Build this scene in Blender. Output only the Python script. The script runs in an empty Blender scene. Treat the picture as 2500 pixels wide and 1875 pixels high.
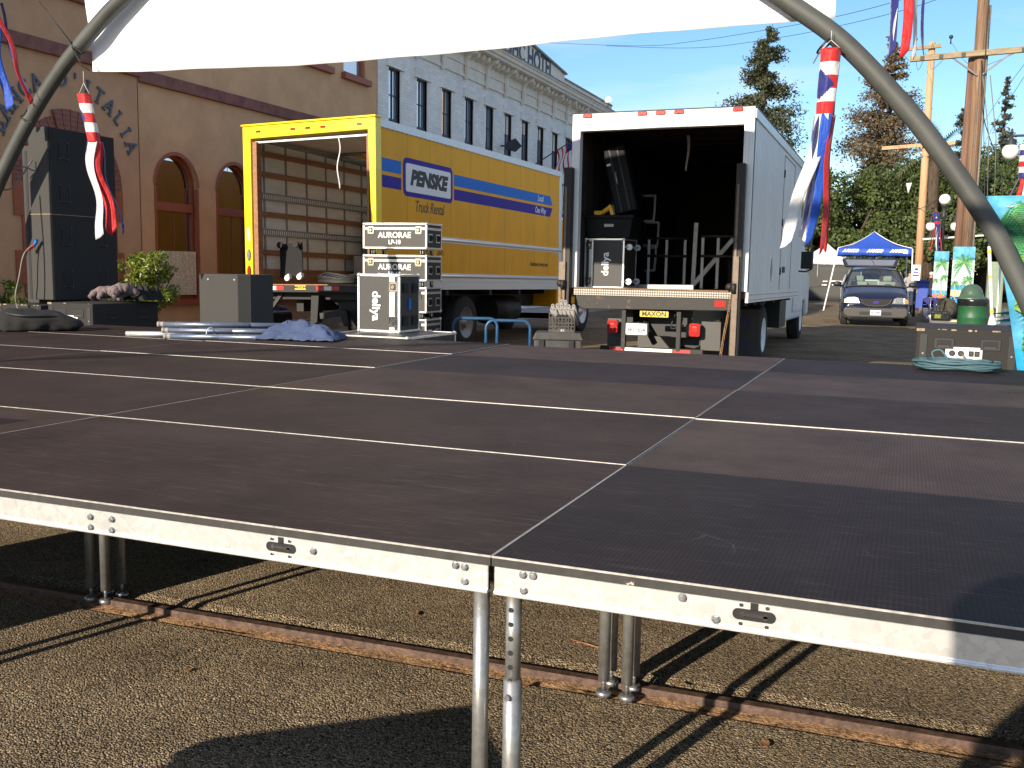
import bpy, bmesh, math, random
import numpy as np
from mathutils import Vector, Matrix, Euler
R = math.radians
PI = math.pi
S = bpy.context.scene
COL = S.collection

# ------------------------------------------------------------------ helpers
def tag(o, label=None, cat=None, group=None, kind=None):
    if label: o['label'] = label
    if cat: o['category'] = cat
    if group: o['group'] = group
    if kind: o['kind'] = kind
    return o

def thing(name, label, cat, loc=(0, 0, 0), rot=(0, 0, 0), group=None):
    o = bpy.data.objects.new(name, None)
    COL.objects.link(o)
    o.location = loc
    o.rotation_euler = rot
    o.empty_display_size = .1
    return tag(o, label, cat, group)

def kids(o):
    return [c for c in bpy.data.objects if c.parent == o]

def dup(root, loc, rot=None, label=None, group=None):
    def cp(o, parent):
        c = o.copy()
        COL.objects.link(c)
        if parent: c.parent = parent
        for ch in kids_of.get(o.name, []): cp(ch, c)
        return c
    kids_of = {}
    for q in bpy.data.objects:
        if q.parent: kids_of.setdefault(q.parent.name, []).append(q)
    r = cp(root, None)
    r.location = loc
    if rot is not None: r.rotation_euler = rot
    if label: r['label'] = label
    if group: r['group'] = group
    return r

class B:
    """collects shapes and links them as one mesh object"""
    def __init__(s): s.v = []; s.f = []; s.m = []; s.sm = []
    def add(s, verts, faces, mat=0, smooth=False, M=None):
        n = len(s.v)
        if M is not None: verts = [tuple(M @ Vector(p)) for p in verts]
        s.v += [tuple(p) for p in verts]
        s.f += [tuple(i + n for i in f) for f in faces]
        s.m += [mat] * len(faces); s.sm += [smooth] * len(faces)
        return s
    def bx(s, x0, x1, y0, y1, z0, z1, mat=0, M=None):
        v = [(x, y, z) for x in (x0, x1) for y in (y0, y1) for z in (z0, z1)]
        f = [(0, 1, 3, 2), (4, 6, 7, 5), (0, 4, 5, 1), (2, 3, 7, 6), (0, 2, 6, 4), (1, 5, 7, 3)]
        return s.add(v, f, mat, False, M)
    def bar(s, p, q, w, h, mat=0, up=(0, 0, 1)):
        p, q = Vector(p), Vector(q); d = q - p; L = d.length; d.normalize()
        u = Vector(up)
        if abs(d.dot(u)) > .98: u = Vector((0, 1, 0))
        a = d.cross(u).normalized(); b = a.cross(d)
        M = Matrix((a, d, b)).transposed().to_4x4(); M.translation = p
        return s.bx(-w / 2, w / 2, 0, L, -h / 2, h / 2, mat, M)
    def cyl(s, p, q, r, r2=None, n=12, mat=0, cap=True, smooth=True):
        p, q = Vector(p), Vector(q); r2 = r if r2 is None else r2
        d = (q - p).normalized()
        u = Vector((0, 0, 1)) if abs(d.z) < .9 else Vector((1, 0, 0))
        a = d.cross(u).normalized(); b = d.cross(a)
        v = []
        for c, rr in ((p, r), (q, r2)):
            for i in range(n):
                t = 2 * PI * i / n
                v.append(c + (a * math.cos(t) + b * math.sin(t)) * rr)
        s.add(v, [(i, (i + 1) % n, n + (i + 1) % n, n + i) for i in range(n)], mat, smooth)
        if cap: s.add(v, [tuple(range(n))[::-1], tuple(range(n, 2 * n))], mat)
        return s
    def tube(s, pts, r, n=8, mat=0, cap=True):
        P = [Vector(p) for p in pts]
        rr = r if isinstance(r, (list, tuple)) else [r] * len(P)
        v = []; a = None
        for i, p in enumerate(P):
            d = (P[min(i + 1, len(P) - 1)] - P[max(i - 1, 0)]).normalized()
            if a is None:
                u = Vector((0, 0, 1)) if abs(d.z) < .9 else Vector((1, 0, 0))
                a = d.cross(u).normalized()
            else:
                a = (a - d * a.dot(d)).normalized()
            b = d.cross(a)
            for k in range(n):
                t = 2 * PI * k / n
                v.append(p + (a * math.cos(t) + b * math.sin(t)) * rr[i])
        f = []
        for i in range(len(P) - 1):
            for k in range(n):
                f.append((i * n + k, i * n + (k + 1) % n, (i + 1) * n + (k + 1) % n, (i + 1) * n + k))
        s.add(v, f, mat, True)
        if cap: s.add(v, [tuple(range(n))[::-1], tuple(range(len(v) - n, len(v)))], mat)
        return s
    def prism(s, poly, a, b, axis='y', mat=0, M=None, smooth=False):
        """2D polygon extruded along axis from a to b; poly in the other two axes (x,z)/(y,z)/(x,y)"""
        def P(p, t):
            return {'y': (p[0], t, p[1]), 'x': (t, p[0], p[1]), 'z': (p[0], p[1], t)}[axis]
        n = len(poly)
        v = [P(p, a) for p in poly] + [P(p, b) for p in poly]
        s.add(v, [tuple(range(n)), tuple(range(n, 2 * n))[::-1]], mat, False, M)
        return s.add(v, [(i, n + i, n + (i + 1) % n, (i + 1) % n) for i in range(n)], mat, smooth, M)
    def lathe(s, prof, c=(0, 0, 0), n=16, mat=0, M=None, smooth=True):
        v = []
        for r, z in prof:
            for k in range(n):
                t = 2 * PI * k / n
                v.append((c[0] + r * math.cos(t), c[1] + r * math.sin(t), c[2] + z))
        f = []
        for i in range(len(prof) - 1):
            for k in range(n):
                f.append((i * n + k, i * n + (k + 1) % n, (i + 1) * n + (k + 1) % n, (i + 1) * n + k))
        return s.add(v, f, mat, smooth, M)
    def sph(s, c, r, n=14, mat=0, sc=(1, 1, 1)):
        pr = [(max(1e-4, math.sin(PI * i / (n // 2))) * r, -math.cos(PI * i / (n // 2)) * r) for i in range(n // 2 + 1)]
        M = Matrix.Translation(c) @ Matrix.Diagonal((*sc, 1))
        return s.lathe(pr, (0, 0, 0), n, mat, M)
    def grid(s, fn, nu, nv, mat=0, smooth=True):
        v = [fn(i / nu, j / nv) for j in range(nv + 1) for i in range(nu + 1)]
        f = [(j * (nu + 1) + i, j * (nu + 1) + i + 1, (j + 1) * (nu + 1) + i + 1, (j + 1) * (nu + 1) + i)
             for j in range(nv) for i in range(nu)]
        ms = mat if callable(mat) else None
        n = len(s.v); s.v += [tuple(p) for p in v]; s.f += [tuple(i + n for i in q) for q in f]
        for j in range(nv):
            for i in range(nu):
                s.m.append(ms((i + .5) / nu, (j + .5) / nv) if ms else mat); s.sm.append(smooth)
        return s
    def build(s, name, mats, parent=None, loc=(0, 0, 0), rot=(0, 0, 0), bevel=0, seg=2, solid=0, sub=0):
        me = bpy.data.meshes.new(name)
        me.from_pydata(s.v, [], s.f)
        for m in (mats if isinstance(mats, (list, tuple)) else [mats]): me.materials.append(m)
        me.polygons.foreach_set('material_index', s.m)
        me.polygons.foreach_set('use_smooth', s.sm)
        bm = bmesh.new(); bm.from_mesh(me)
        bmesh.ops.remove_doubles(bm, verts=bm.verts, dist=1e-5)
        bmesh.ops.recalc_face_normals(bm, faces=bm.faces)
        bm.to_mesh(me); bm.free()
        o = bpy.data.objects.new(name, me); COL.objects.link(o)
        o.location = loc; o.rotation_euler = rot
        if parent: o.parent = parent
        if sub:
            m = o.modifiers.new('s', 'SUBSURF'); m.levels = sub; m.render_levels = sub
        if solid:
            m = o.modifiers.new('t', 'SOLIDIFY'); m.thickness = solid; m.offset = 0
        if bevel:
            m = o.modifiers.new('b', 'BEVEL'); m.width = bevel; m.segments = seg; m.limit_method = 'ANGLE'; m.angle_limit = R(40)
            m.harden_normals = False
        return o

def inst(o, parent=None, loc=None, rot=None, scale=None):
    c = o.copy(); COL.objects.link(c)
    if parent: c.parent = parent
    if loc is not None: c.location = loc
    if rot is not None: c.rotation_euler = rot
    if scale is not None: c.scale = scale
    return c

def text(name, s, size, mat, parent=None, loc=(0, 0, 0), rot=(PI / 2, 0, 0), ext=.0015, shear=0, bold=0, align='CENTER', sx=1, space=1, M=None, serif=False):
    cu = bpy.data.curves.new(name, 'FONT')
    cu.body = s; cu.size = size; cu.extrude = ext; cu.shear = shear; cu.offset = bold
    cu.align_x = align; cu.align_y = 'CENTER'; cu.space_character = space; cu.resolution_u = 3
    t = bpy.data.objects.new(name, cu); COL.objects.link(t)
    dg = bpy.context.evaluated_depsgraph_get()
    me = bpy.data.meshes.new_from_object(t.evaluated_get(dg))
    bpy.data.objects.remove(t)
    me.name = name
    me.materials.clear(); me.materials.append(mat)
    o = bpy.data.objects.new(name, me); COL.objects.link(o)
    if parent: o.parent = parent
    o.location = loc; o.rotation_euler = rot; o.scale = (sx, 1, 1)
    return o
REAR = (PI / 2, 0, 0)          # text that faces -y
SIDE = (PI / 2, 0, PI / 2)     # text that faces +x

# ------------------------------------------------------------------ materials
def nt(name):
    m = bpy.data.materials.new(name); m.use_nodes = True
    t = m.node_tree; b = t.nodes['Principled BSDF']
    return m, t, b, (lambda k, **kw: _n(t, k, **kw))
def _n(t, k, **kw):
    n = t.nodes.new(k)
    for a, v in kw.items():
        if a in n.inputs: n.inputs[a].default_value = v
        else: setattr(n, a, v)
    return n
def c4(c): return (c[0], c[1], c[2], 1)

def mat(name, col, rough=.6, metal=0, nz=None, bump=None, spec=.5, col2=None, coat=0, emit=0, stretch=None, wear=None):
    """principled paint / metal / cloth with noise variation; wear = (scale, threshold, colour)"""
    m, t, b, N = nt(name)
    b.inputs['Base Color'].default_value = c4(col)
    b.inputs['Roughness'].default_value = rough
    b.inputs['Metallic'].default_value = metal
    b.inputs['Specular IOR Level'].default_value = spec
    b.inputs['Coat Weight'].default_value = coat
    tc = N('ShaderNodeTexCoord')
    vec = tc.outputs['Object']
    if stretch:
        mp = N('ShaderNodeMapping'); mp.inputs['Scale'].default_value = stretch
        t.links.new(vec, mp.inputs[0]); vec = mp.outputs[0]
    cur = None
    if nz:
        n = N('ShaderNodeTexNoise', Scale=nz[0], Detail=6.0, Roughness=.65); t.links.new(vec, n.inputs['Vector'])
        r = N('ShaderNodeValToRGB')
        a = nz[1]; lo = tuple(max(0, c * (1 - a)) for c in col); hi = tuple(min(1, c * (1 + a)) for c in (col2 or col))
        r.color_ramp.elements[0].position = .3; r.color_ramp.elements[1].position = .7
        r.color_ramp.elements[0].color = c4(lo); r.color_ramp.elements[1].color = c4(hi)
        t.links.new(n.outputs['Fac'], r.inputs[0]); cur = r.outputs[0]
        rr = N('ShaderNodeMapRange'); rr.inputs[3].default_value = max(0, rough - .12); rr.inputs[4].default_value = min(1, rough + .12)
        t.links.new(n.outputs['Fac'], rr.inputs[0]); t.links.new(rr.outputs[0], b.inputs['Roughness'])
    if wear:
        n = N('ShaderNodeTexNoise', Scale=wear[0], Detail=8.0, Roughness=.7); t.links.new(vec, n.inputs['Vector'])
        r = N('ShaderNodeValToRGB'); r.color_ramp.elements[0].position = wear[1]; r.color_ramp.elements[1].position = wear[1] + .02
        t.links.new(n.outputs['Fac'], r.inputs[0])
        mx = N('ShaderNodeMix', data_type='RGBA'); t.links.new(r.outputs[0], mx.inputs[0])
        if cur: t.links.new(cur, mx.inputs[6])
        else: mx.inputs[6].default_value = c4(col)
        mx.inputs[7].default_value = c4(wear[2]); cur = mx.outputs[2]
    if cur: t.links.new(cur, b.inputs['Base Color'])
    if bump:
        n2 = N('ShaderNodeTexNoise', Scale=bump[0], Detail=5.0); t.links.new(vec, n2.inputs['Vector'])
        bp = N('ShaderNodeBump', Strength=bump[1], Distance=.01); t.links.new(n2.outputs['Fac'], bp.inputs['Height'])
        t.links.new(bp.outputs[0], b.inputs['Normal'])
    if emit:
        b.inputs['Emission Color'].default_value = c4(col); b.inputs['Emission Strength'].default_value = emit
    return m

def m_asphalt(name, col, sc=110, dist=.012):
    m, t, b, N = nt(name)
    tc = N('ShaderNodeTexCoord')
    v = N('ShaderNodeTexVoronoi', Scale=sc); t.links.new(tc.outputs['Object'], v.inputs['Vector'])
    n = N('ShaderNodeTexNoise', Scale=1.1, Detail=8.0, Roughness=.7); t.links.new(tc.outputs['Object'], n.inputs['Vector'])
    n3 = N('ShaderNodeTexNoise', Scale=sc * .6, Detail=3.0); t.links.new(tc.outputs['Object'], n3.inputs['Vector'])
    r = N('ShaderNodeValToRGB'); e = r.color_ramp
    e.elements[0].position = 0; e.elements[0].color = c4([c * .25 for c in col])
    e.elements[1].position = 1; e.elements[1].color = c4([min(1, c * 2.6) for c in col])
    k = e.elements.new(.35); k.color = c4([c * 1.0 for c in col])
    k = e.elements.new(.9); k.color = c4([c * 1.55 for c in col])
    sp = N('ShaderNodeSeparateColor'); t.links.new(v.outputs['Color'], sp.inputs[0]); t.links.new(sp.outputs[0], r.inputs[0])
    mr = N('ShaderNodeMapRange'); mr.inputs[1].default_value = .3; mr.inputs[2].default_value = .7; mr.inputs[3].default_value = .62; mr.inputs[4].default_value = 1.3
    t.links.new(n.outputs['Fac'], mr.inputs[0])
    mx = N('ShaderNodeMix', data_type='RGBA', blend_type='MULTIPLY'); mx.inputs[0].default_value = 1
    t.links.new(r.outputs[0], mx.inputs[6]); t.links.new(mr.outputs[0], mx.inputs[7])
    # oil stains and tar patches
    n4 = N('ShaderNodeTexNoise', Scale=.45, Detail=9.0, Roughness=.75); t.links.new(tc.outputs['Object'], n4.inputs['Vector'])
    r4 = N('ShaderNodeValToRGB'); r4.color_ramp.elements[0].position = .57; r4.color_ramp.elements[1].position = .7
    r4.color_ramp.elements[0].color = (1, 1, 1, 1); r4.color_ramp.elements[1].color = (.48, .47, .48, 1)
    t.links.new(n4.outputs['Fac'], r4.inputs[0])
    m2 = N('ShaderNodeMix', data_type='RGBA', blend_type='MULTIPLY'); m2.inputs[0].default_value = 1
    t.links.new(mx.outputs[2], m2.inputs[6]); t.links.new(r4.outputs[0], m2.inputs[7])
    t.links.new(m2.outputs[2], b.inputs['Base Color'])
    b.inputs['Roughness'].default_value = .92; b.inputs['Specular IOR Level'].default_value = .08
    ad = N('ShaderNodeMath', operation='ADD'); t.links.new(v.outputs['Distance'], ad.inputs[0]); t.links.new(n3.outputs['Fac'], ad.inputs[1])
    bp = N('ShaderNodeBump', Strength=1.0, Distance=dist, invert=True); t.links.new(ad.outputs[0], bp.inputs['Height'])
    t.links.new(bp.outputs[0], b.inputs['Normal'])
    return m

def m_deck(name):
    """film-faced plywood: colour of the panel (object colour), pressed hexagon grid, scuffs and dust"""
    m, t, b, N = nt(name)
    tc = N('ShaderNodeTexCoord'); oi = N('ShaderNodeObjectInfo')
    mp = N('ShaderNodeMapping'); mp.inputs['Scale'].default_value = (1, 1, 1)
    t.links.new(tc.outputs['Object'], mp.inputs[0])
    # per panel offset so that no two panels repeat
    cm = N('ShaderNodeCombineXYZ'); ml = N('ShaderNodeMath', operation='MULTIPLY'); ml.inputs[1].default_value = 57
    t.links.new(oi.outputs['Random'], ml.inputs[0])
    for i in range(3): t.links.new(ml.outputs[0], cm.inputs[i])
    t.links.new(cm.outputs[0], mp.inputs['Location'])
    n = N('ShaderNodeTexNoise', Scale=2.2, Detail=9.0, Roughness=.68); t.links.new(mp.outputs[0], n.inputs['Vector'])
    mp2 = N('ShaderNodeMapping'); mp2.inputs['Scale'].default_value = (3, 38, 1); mp2.inputs['Rotation'].default_value = (0, 0, .5)
    t.links.new(mp.outputs[0], mp2.inputs[0])
    sc = N('ShaderNodeTexNoise', Scale=1.6, Detail=7.0, Roughness=.75); t.links.new(mp2.outputs[0], sc.inputs['Vector'])
    r = N('ShaderNodeMapRange'); r.inputs[1].default_value = .3; r.inputs[2].default_value = .72; r.inputs[3].default_value = .66; r.inputs[4].default_value = 1.5
    t.links.new(n.outputs['Fac'], r.inputs[0])
    r2 = N('ShaderNodeValToRGB'); r2.color_ramp.elements[0].position = .54; r2.color_ramp.elements[1].position = .76
    r2.color_ramp.elements[0].color = (0, 0, 0, 1); r2.color_ramp.elements[1].color = (.42, .42, .42, 1)
    t.links.new(sc.outputs['Fac'], r2.inputs[0])
    mx = N('ShaderNodeMix', data_type='RGBA', blend_type='MULTIPLY'); mx.inputs[0].default_value = 1
    t.links.new(oi.outputs['Color'], mx.inputs[6]); t.links.new(r.outputs[0], mx.inputs[7])
    m2 = N('ShaderNodeMix', data_type='RGBA'); t.links.new(r2.outputs[0], m2.inputs[0])
    t.links.new(mx.outputs[2], m2.inputs[6]); m2.inputs[7].default_value = (.13, .105, .092, 1)
    v = N('ShaderNodeTexVoronoi', Scale=85.0, Randomness=.06); t.links.new(mp.outputs[0], v.inputs['Vector'])
    rv = N('ShaderNodeMapRange'); rv.inputs[1].default_value = .2; rv.inputs[2].default_value = .6; rv.inputs[3].default_value = .72; rv.inputs[4].default_value = 1.5
    t.links.new(v.outputs['Distance'], rv.inputs[0])
    m3 = N('ShaderNodeMix', data_type='RGBA', blend_type='MULTIPLY'); m3.inputs[0].default_value = 1
    t.links.new(m2.outputs[2], m3.inputs[6]); t.links.new(rv.outputs[0], m3.inputs[7])
    # fine curved scratches and dropped specks
    ns = N('ShaderNodeTexNoise', Scale=.9, Detail=2.0); t.links.new(mp.outputs[0], ns.inputs['Vector'])
    vs = N('ShaderNodeVectorMath', operation='MULTIPLY_ADD'); vs.inputs[1].default_value = (1.4, 1.4, 1.4)
    t.links.new(ns.outputs['Color'], vs.inputs[0]); t.links.new(mp.outputs[0], vs.inputs[2])
    vc = N('ShaderNodeTexVoronoi', Scale=2.3, feature='DISTANCE_TO_EDGE'); t.links.new(vs.outputs[0], vc.inputs['Vector'])
    lt = N('ShaderNodeMath', operation='LESS_THAN'); lt.inputs[1].default_value = .0035; t.links.new(vc.outputs['Distance'], lt.inputs[0])
    nm = N('ShaderNodeTexNoise', Scale=4.0, Detail=3.0); t.links.new(mp.outputs[0], nm.inputs['Vector'])
    gt = N('ShaderNodeMapRange'); gt.inputs[1].default_value = .55; gt.inputs[2].default_value = .7; t.links.new(nm.outputs['Fac'], gt.inputs[0])
    mm = N('ShaderNodeMath', operation='MULTIPLY'); t.links.new(lt.outputs[0], mm.inputs[0]); t.links.new(gt.outputs[0], mm.inputs[1])
    sv = N('ShaderNodeTexVoronoi', Scale=9.0); t.links.new(mp.outputs[0], sv.inputs['Vector'])
    sl = N('ShaderNodeMath', operation='LESS_THAN'); sl.inputs[1].default_value = .022; t.links.new(sv.outputs['Distance'], sl.inputs[0])
    mmx = N('ShaderNodeMath', operation='MAXIMUM'); t.links.new(mm.outputs[0], mmx.inputs[0])
    s3 = N('ShaderNodeMath', operation='MULTIPLY'); s3.inputs[1].default_value = .5; t.links.new(sl.outputs[0], s3.inputs[0]); t.links.new(s3.outputs[0], mmx.inputs[1])
    s4 = N('ShaderNodeMath', operation='MULTIPLY'); s4.inputs[1].default_value = .16; t.links.new(mmx.outputs[0], s4.inputs[0])
    m4 = N('ShaderNodeMix', data_type='RGBA'); t.links.new(s4.outputs[0], m4.inputs[0])
    t.links.new(m3.outputs[2], m4.inputs[6]); m4.inputs[7].default_value = (.26, .23, .2, 1)
    t.links.new(m4.outputs[2], b.inputs['Base Color'])
    b.inputs['Roughness'].default_value = .66; b.inputs['Specular IOR Level'].default_value = .13
    bp = N('ShaderNodeBump', Strength=.35, Distance=.004); t.links.new(v.outputs['Distance'], bp.inputs['Height'])
    t.links.new(bp.outputs[0], b.inputs['Normal'])
    return m

def m_brick(name, col, mortar, sx=1.0, bump=.5, rough=.7):
    m, t, b, N = nt(name)
    tc = N('ShaderNodeTexCoord'); sp = N('ShaderNodeSeparateXYZ'); cb = N('ShaderNodeCombineXYZ')
    t.links.new(tc.outputs['Object'], sp.inputs[0])
    ad = N('ShaderNodeMath', operation='ADD'); t.links.new(sp.outputs[0], ad.inputs[0]); t.links.new(sp.outputs[1], ad.inputs[1])
    t.links.new(ad.outputs[0], cb.inputs[0]); t.links.new(sp.outputs[2], cb.inputs[1])
    br = N('ShaderNodeTexBrick', Scale=1.0); br.inputs['Brick Width'].default_value = .22 * sx; br.inputs['Row Height'].default_value = .075 * sx
    br.inputs['Mortar Size'].default_value = .007 * sx; br.inputs['Color1'].default_value = c4(col); br.inputs['Color2'].default_value = c4([c * .86 for c in col]); br.inputs['Mortar'].default_value = c4(mortar)
    t.links.new(cb.outputs[0], br.inputs['Vector'])
    n = N('ShaderNodeTexNoise', Scale=1.3, Detail=7.0); t.links.new(tc.outputs['Object'], n.inputs['Vector'])
    r = N('ShaderNodeMapRange'); r.inputs[3].default_value = .75; r.inputs[4].default_value = 1.2; t.links.new(n.outputs['Fac'], r.inputs[0])
    mx = N('ShaderNodeMix', data_type='RGBA', blend_type='MULTIPLY'); mx.inputs[0].default_value = 1
    t.links.new(br.outputs['Color'], mx.inputs[6]); t.links.new(r.outputs[0], mx.inputs[7]); t.links.new(mx.outputs[2], b.inputs['Base Color'])
    b.inputs['Roughness'].default_value = rough
    bp = N('ShaderNodeBump', Strength=bump, Distance=.012, invert=True); t.links.new(br.outputs['Fac'], bp.inputs['Height']); t.links.new(bp.outputs[0], b.inputs['Normal'])
    return m

def m_galv(name, base=(.62, .64, .66)):
    """galvanised / milled aluminium with spangle blotches"""
    m, t, b, N = nt(name)
    tc = N('ShaderNodeTexCoord')
    v = N('ShaderNodeTexVoronoi', Scale=60.0); nw = N('ShaderNodeTexNoise', Scale=30.0, Detail=3.0); t.links.new(tc.outputs['Object'], nw.inputs['Vector'])
    va = N('ShaderNodeVectorMath', operation='MULTIPLY_ADD'); va.inputs[1].default_value = (.05, .05, .05); t.links.new(nw.outputs['Color'], va.inputs[0]); t.links.new(tc.outputs['Object'], va.inputs[2]); t.links.new(va.outputs[0], v.inputs['Vector'])
    n = N('ShaderNodeTexNoise', Scale=7.0, Detail=9.0); t.links.new(tc.outputs['Object'], n.inputs['Vector'])
    sp = N('ShaderNodeSeparateColor'); t.links.new(v.outputs['Color'], sp.inputs[0])
    ad = N('ShaderNodeMath', operation='ADD'); t.links.new(sp.outputs[0], ad.inputs[0]); t.links.new(n.outputs['Fac'], ad.inputs[1])
    r = N('ShaderNodeMapRange'); r.inputs[1].default_value = .3; r.inputs[2].default_value = 1.5; r.inputs[3].default_value = .84; r.inputs[4].default_value = 1.1
    t.links.new(ad.outputs[0], r.inputs[0])
    mx = N('ShaderNodeMix', data_type='RGBA', blend_type='MULTIPLY'); mx.inputs[0].default_value = 1; mx.inputs[6].default_value = c4(base)
    t.links.new(r.outputs[0], mx.inputs[7]); t.links.new(mx.outputs[2], b.inputs['Base Color'])
    b.inputs['Metallic'].default_value = .7; b.inputs['Roughness'].default_value = .38
    return m

def m_diamond(name):
    m, t, b, N = nt(name)
    tc = N('ShaderNodeTexCoord')
    ck = N('ShaderNodeTexChecker', Scale=42.0); mp = N('ShaderNodeMapping'); mp.inputs['Rotation'].default_value = (0, R(45), 0)
    mp.inputs['Location'].default_value = (.013, .37, .021)
    t.links.new(tc.outputs['Object'], mp.inputs[0]); t.links.new(mp.outputs[0], ck.inputs['Vector'])
    ck.inputs['Color1'].default_value = (.30, .28, .25, 1); ck.inputs['Color2'].default_value = (.08, .07, .06, 1)
    t.links.new(ck.outputs[0], b.inputs['Base Color']); b.inputs['Metallic'].default_value = .7; b.inputs['Roughness'].default_value = .35
    bp = N('ShaderNodeBump', Strength=.6, Distance=.006); t.links.new(ck.outputs[1], bp.inputs['Height']); t.links.new(bp.outputs[0], b.inputs['Normal'])
    return m

def m_leaf(name, c1, c2, rough=.55, trans=.25):
    m, t, b, N = nt(name)
    g = N('ShaderNodeNewGeometry'); tc = N('ShaderNodeTexCoord')
    n = N('ShaderNodeTexNoise', Scale=.8, Detail=3.0); t.links.new(tc.outputs['Object'], n.inputs['Vector'])
    ad = N('ShaderNodeMath', operation='MULTIPLY_ADD'); ad.inputs[1].default_value = .38; t.links.new(g.outputs['Random Per Island'], ad.inputs[0]); 
    sb = N('ShaderNodeMath', operation='SUBTRACT'); sb.inputs[1].default_value = .2; t.links.new(n.outputs['Fac'], sb.inputs[0]); t.links.new(sb.outputs[0], ad.inputs[2])
    mx = N('ShaderNodeMix', data_type='RGBA'); t.links.new(ad.outputs[0], mx.inputs[0]); mx.inputs[6].default_value = c4(c1); mx.inputs[7].default_value = c4(c2)
    t.links.new(mx.outputs[2], b.inputs['Base Color']); b.inputs['Roughness'].default_value = rough
    tr = N('ShaderNodeBsdfTranslucent'); t.links.new(mx.outputs[2], tr.inputs[0])
    ms = N('ShaderNodeMixShader'); ms.inputs[0].default_value = trans
    t.links.new(b.outputs[0], ms.inputs[1]); t.links.new(tr.outputs[0], ms.inputs[2])
    t.links.new(ms.outputs[0], t.nodes['Material Output'].inputs[0])
    return m

def m_translucent(name, col, fac=.5):
    m, t, b, N = nt(name)
    b.inputs['Base Color'].default_value = c4(col); b.inputs['Roughness'].default_value = .7
    tr = N('ShaderNodeBsdfTranslucent'); tr.inputs[0].default_value = c4(col)
    ms = N('ShaderNodeMixShader'); ms.inputs[0].default_value = fac
    t.links.new(b.outputs[0], ms.inputs[1]); t.links.new(tr.outputs[0], ms.inputs[2])
    t.links.new(ms.outputs[0], t.nodes['Material Output'].inputs[0])
    return m

def m_glass(name, tint=(.02, .025, .03), refl=.35, rough=.02):
    """dark window glass: mirror-like over a dark room"""
    m, t, b, N = nt(name)
    b.inputs['Base Color'].default_value = c4(tint); b.inputs['Roughness'].default_value = .3
    g = N('ShaderNodeBsdfGlossy'); g.inputs['Roughness'].default_value = rough; g.inputs[0].default_value = (.9, .93, .95, 1)
    ms = N('ShaderNodeMixShader'); ms.inputs[0].default_value = refl
    n = N('ShaderNodeTexNoise', Scale=1.2); bp = N('ShaderNodeBump', Strength=.02, Distance=.03); t.links.new(n.outputs['Fac'], bp.inputs['Height']); t.links.new(bp.outputs[0], g.inputs['Normal'])
    t.links.new(b.outputs[0], ms.inputs[1]); t.links.new(g.outputs[0], ms.inputs[2]); t.links.new(ms.outputs[0], t.nodes['Material Output'].inputs[0])
    return m

def m_clear(name, tint=(.8, .9, .85), fac=.72):
    """thin see-through car glass"""
    m, t, b, N = nt(name)
    tr = N('ShaderNodeBsdfTransparent'); tr.inputs[0].default_value = c4(tint)
    g = N('ShaderNodeBsdfGlossy'); g.inputs['Roughness'].default_value = .03
    ms = N('ShaderNodeMixShader'); ms.inputs[0].default_value = 1 - fac
    t.links.new(tr.outputs[0], ms.inputs[1]); t.links.new(g.outputs[0], ms.inputs[2]); t.links.new(ms.outputs[0], t.nodes['Material Output'].inputs[0])
    return m

def m_wood(name, c1, c2, sc=(30, 30, 1.2), rough=.75):
    m, t, b, N = nt(name)
    tc = N('ShaderNodeTexCoord'); mp = N('ShaderNodeMapping'); mp.inputs['Scale'].default_value = sc
    t.links.new(tc.outputs['Object'], mp.inputs[0])
    n = N('ShaderNodeTexNoise', Scale=1.0, Detail=8.0, Roughness=.7, Distortion=.6); t.links.new(mp.outputs[0], n.inputs['Vector'])
    r = N('ShaderNodeValToRGB'); r.color_ramp.elements[0].position = .35; r.color_ramp.elements[1].position = .68
    r.color_ramp.elements[0].color = c4(c1); r.color_ramp.elements[1].color = c4(c2)
    t.links.new(n.outputs['Fac'], r.inputs[0]); t.links.new(r.outputs[0], b.inputs['Base Color']); b.inputs['Roughness'].default_value = rough
    bp = N('ShaderNodeBump', Strength=.5, Distance=.01); t.links.new(n.outputs['Fac'], bp.inputs['Height']); t.links.new(bp.outputs[0], b.inputs['Normal'])
    return m

K = {}
K['asphalt'] = m_asphalt('asphalt', (.225, .172, .112), 135, .013)
K['deck'] = m_deck('deck_plywood')
K['galv'] = m_galv('galvanised_aluminium', (.74, .73, .71))
K['leg'] = m_galv('leg_steel', (.36, .36, .35))
K['tubeblue'] = m_galv('blue_grey_tube', (.20, .235, .31))
K['trim'] = mat('aluminium_trim', (.50, .47, .44), .45, .6, nz=(30, .3))
K['plyedge'] = mat('plywood_edge', (.03, .028, .026), .7, nz=(25, .4), wear=(16, .66, (.42, .37, .31)))
K['bolt'] = mat('bolt_zinc', (.32, .32, .33), .4, .8, nz=(60, .2))
K['black'] = mat('black_paint', (.012, .012, .013), .55, nz=(12, .4), wear=(9, .76, (.06, .055, .05)))
K['blackrust'] = mat('worn_black_steel', (.022, .019, .017), .6, .2, nz=(6, .5), wear=(11, .62, (.10, .05, .028)))
K['rubber'] = mat('tyre_rubber', (.02, .02, .021), .85, nz=(20, .4), bump=(60, .3))
K['rail'] = mat('rail_steel', (.075, .042, .028), .55, .3, nz=(25, .5), col2=(.1, .06, .045), bump=(50, .3))
K['rust'] = mat('rust_grit', (.17, .075, .028), .95, nz=(45, .75), col2=(.34, .2, .1), bump=(90, .9))
K['yellow'] = mat('shaded_yellow_paint', (.84, .40, .010), .5, nz=(1.6, .10), spec=.2, stretch=(1, 1.2, .35), bump=(1.6, .12))  # truck yellow with the shade of the sides put into its colour
K['yellowlit'] = mat('sunlit_yellow_paint', (.92, .68, .005), .35, nz=(4, .06), coat=.3)  # same truck yellow, coloured brighter for the sunlit rear frame
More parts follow.
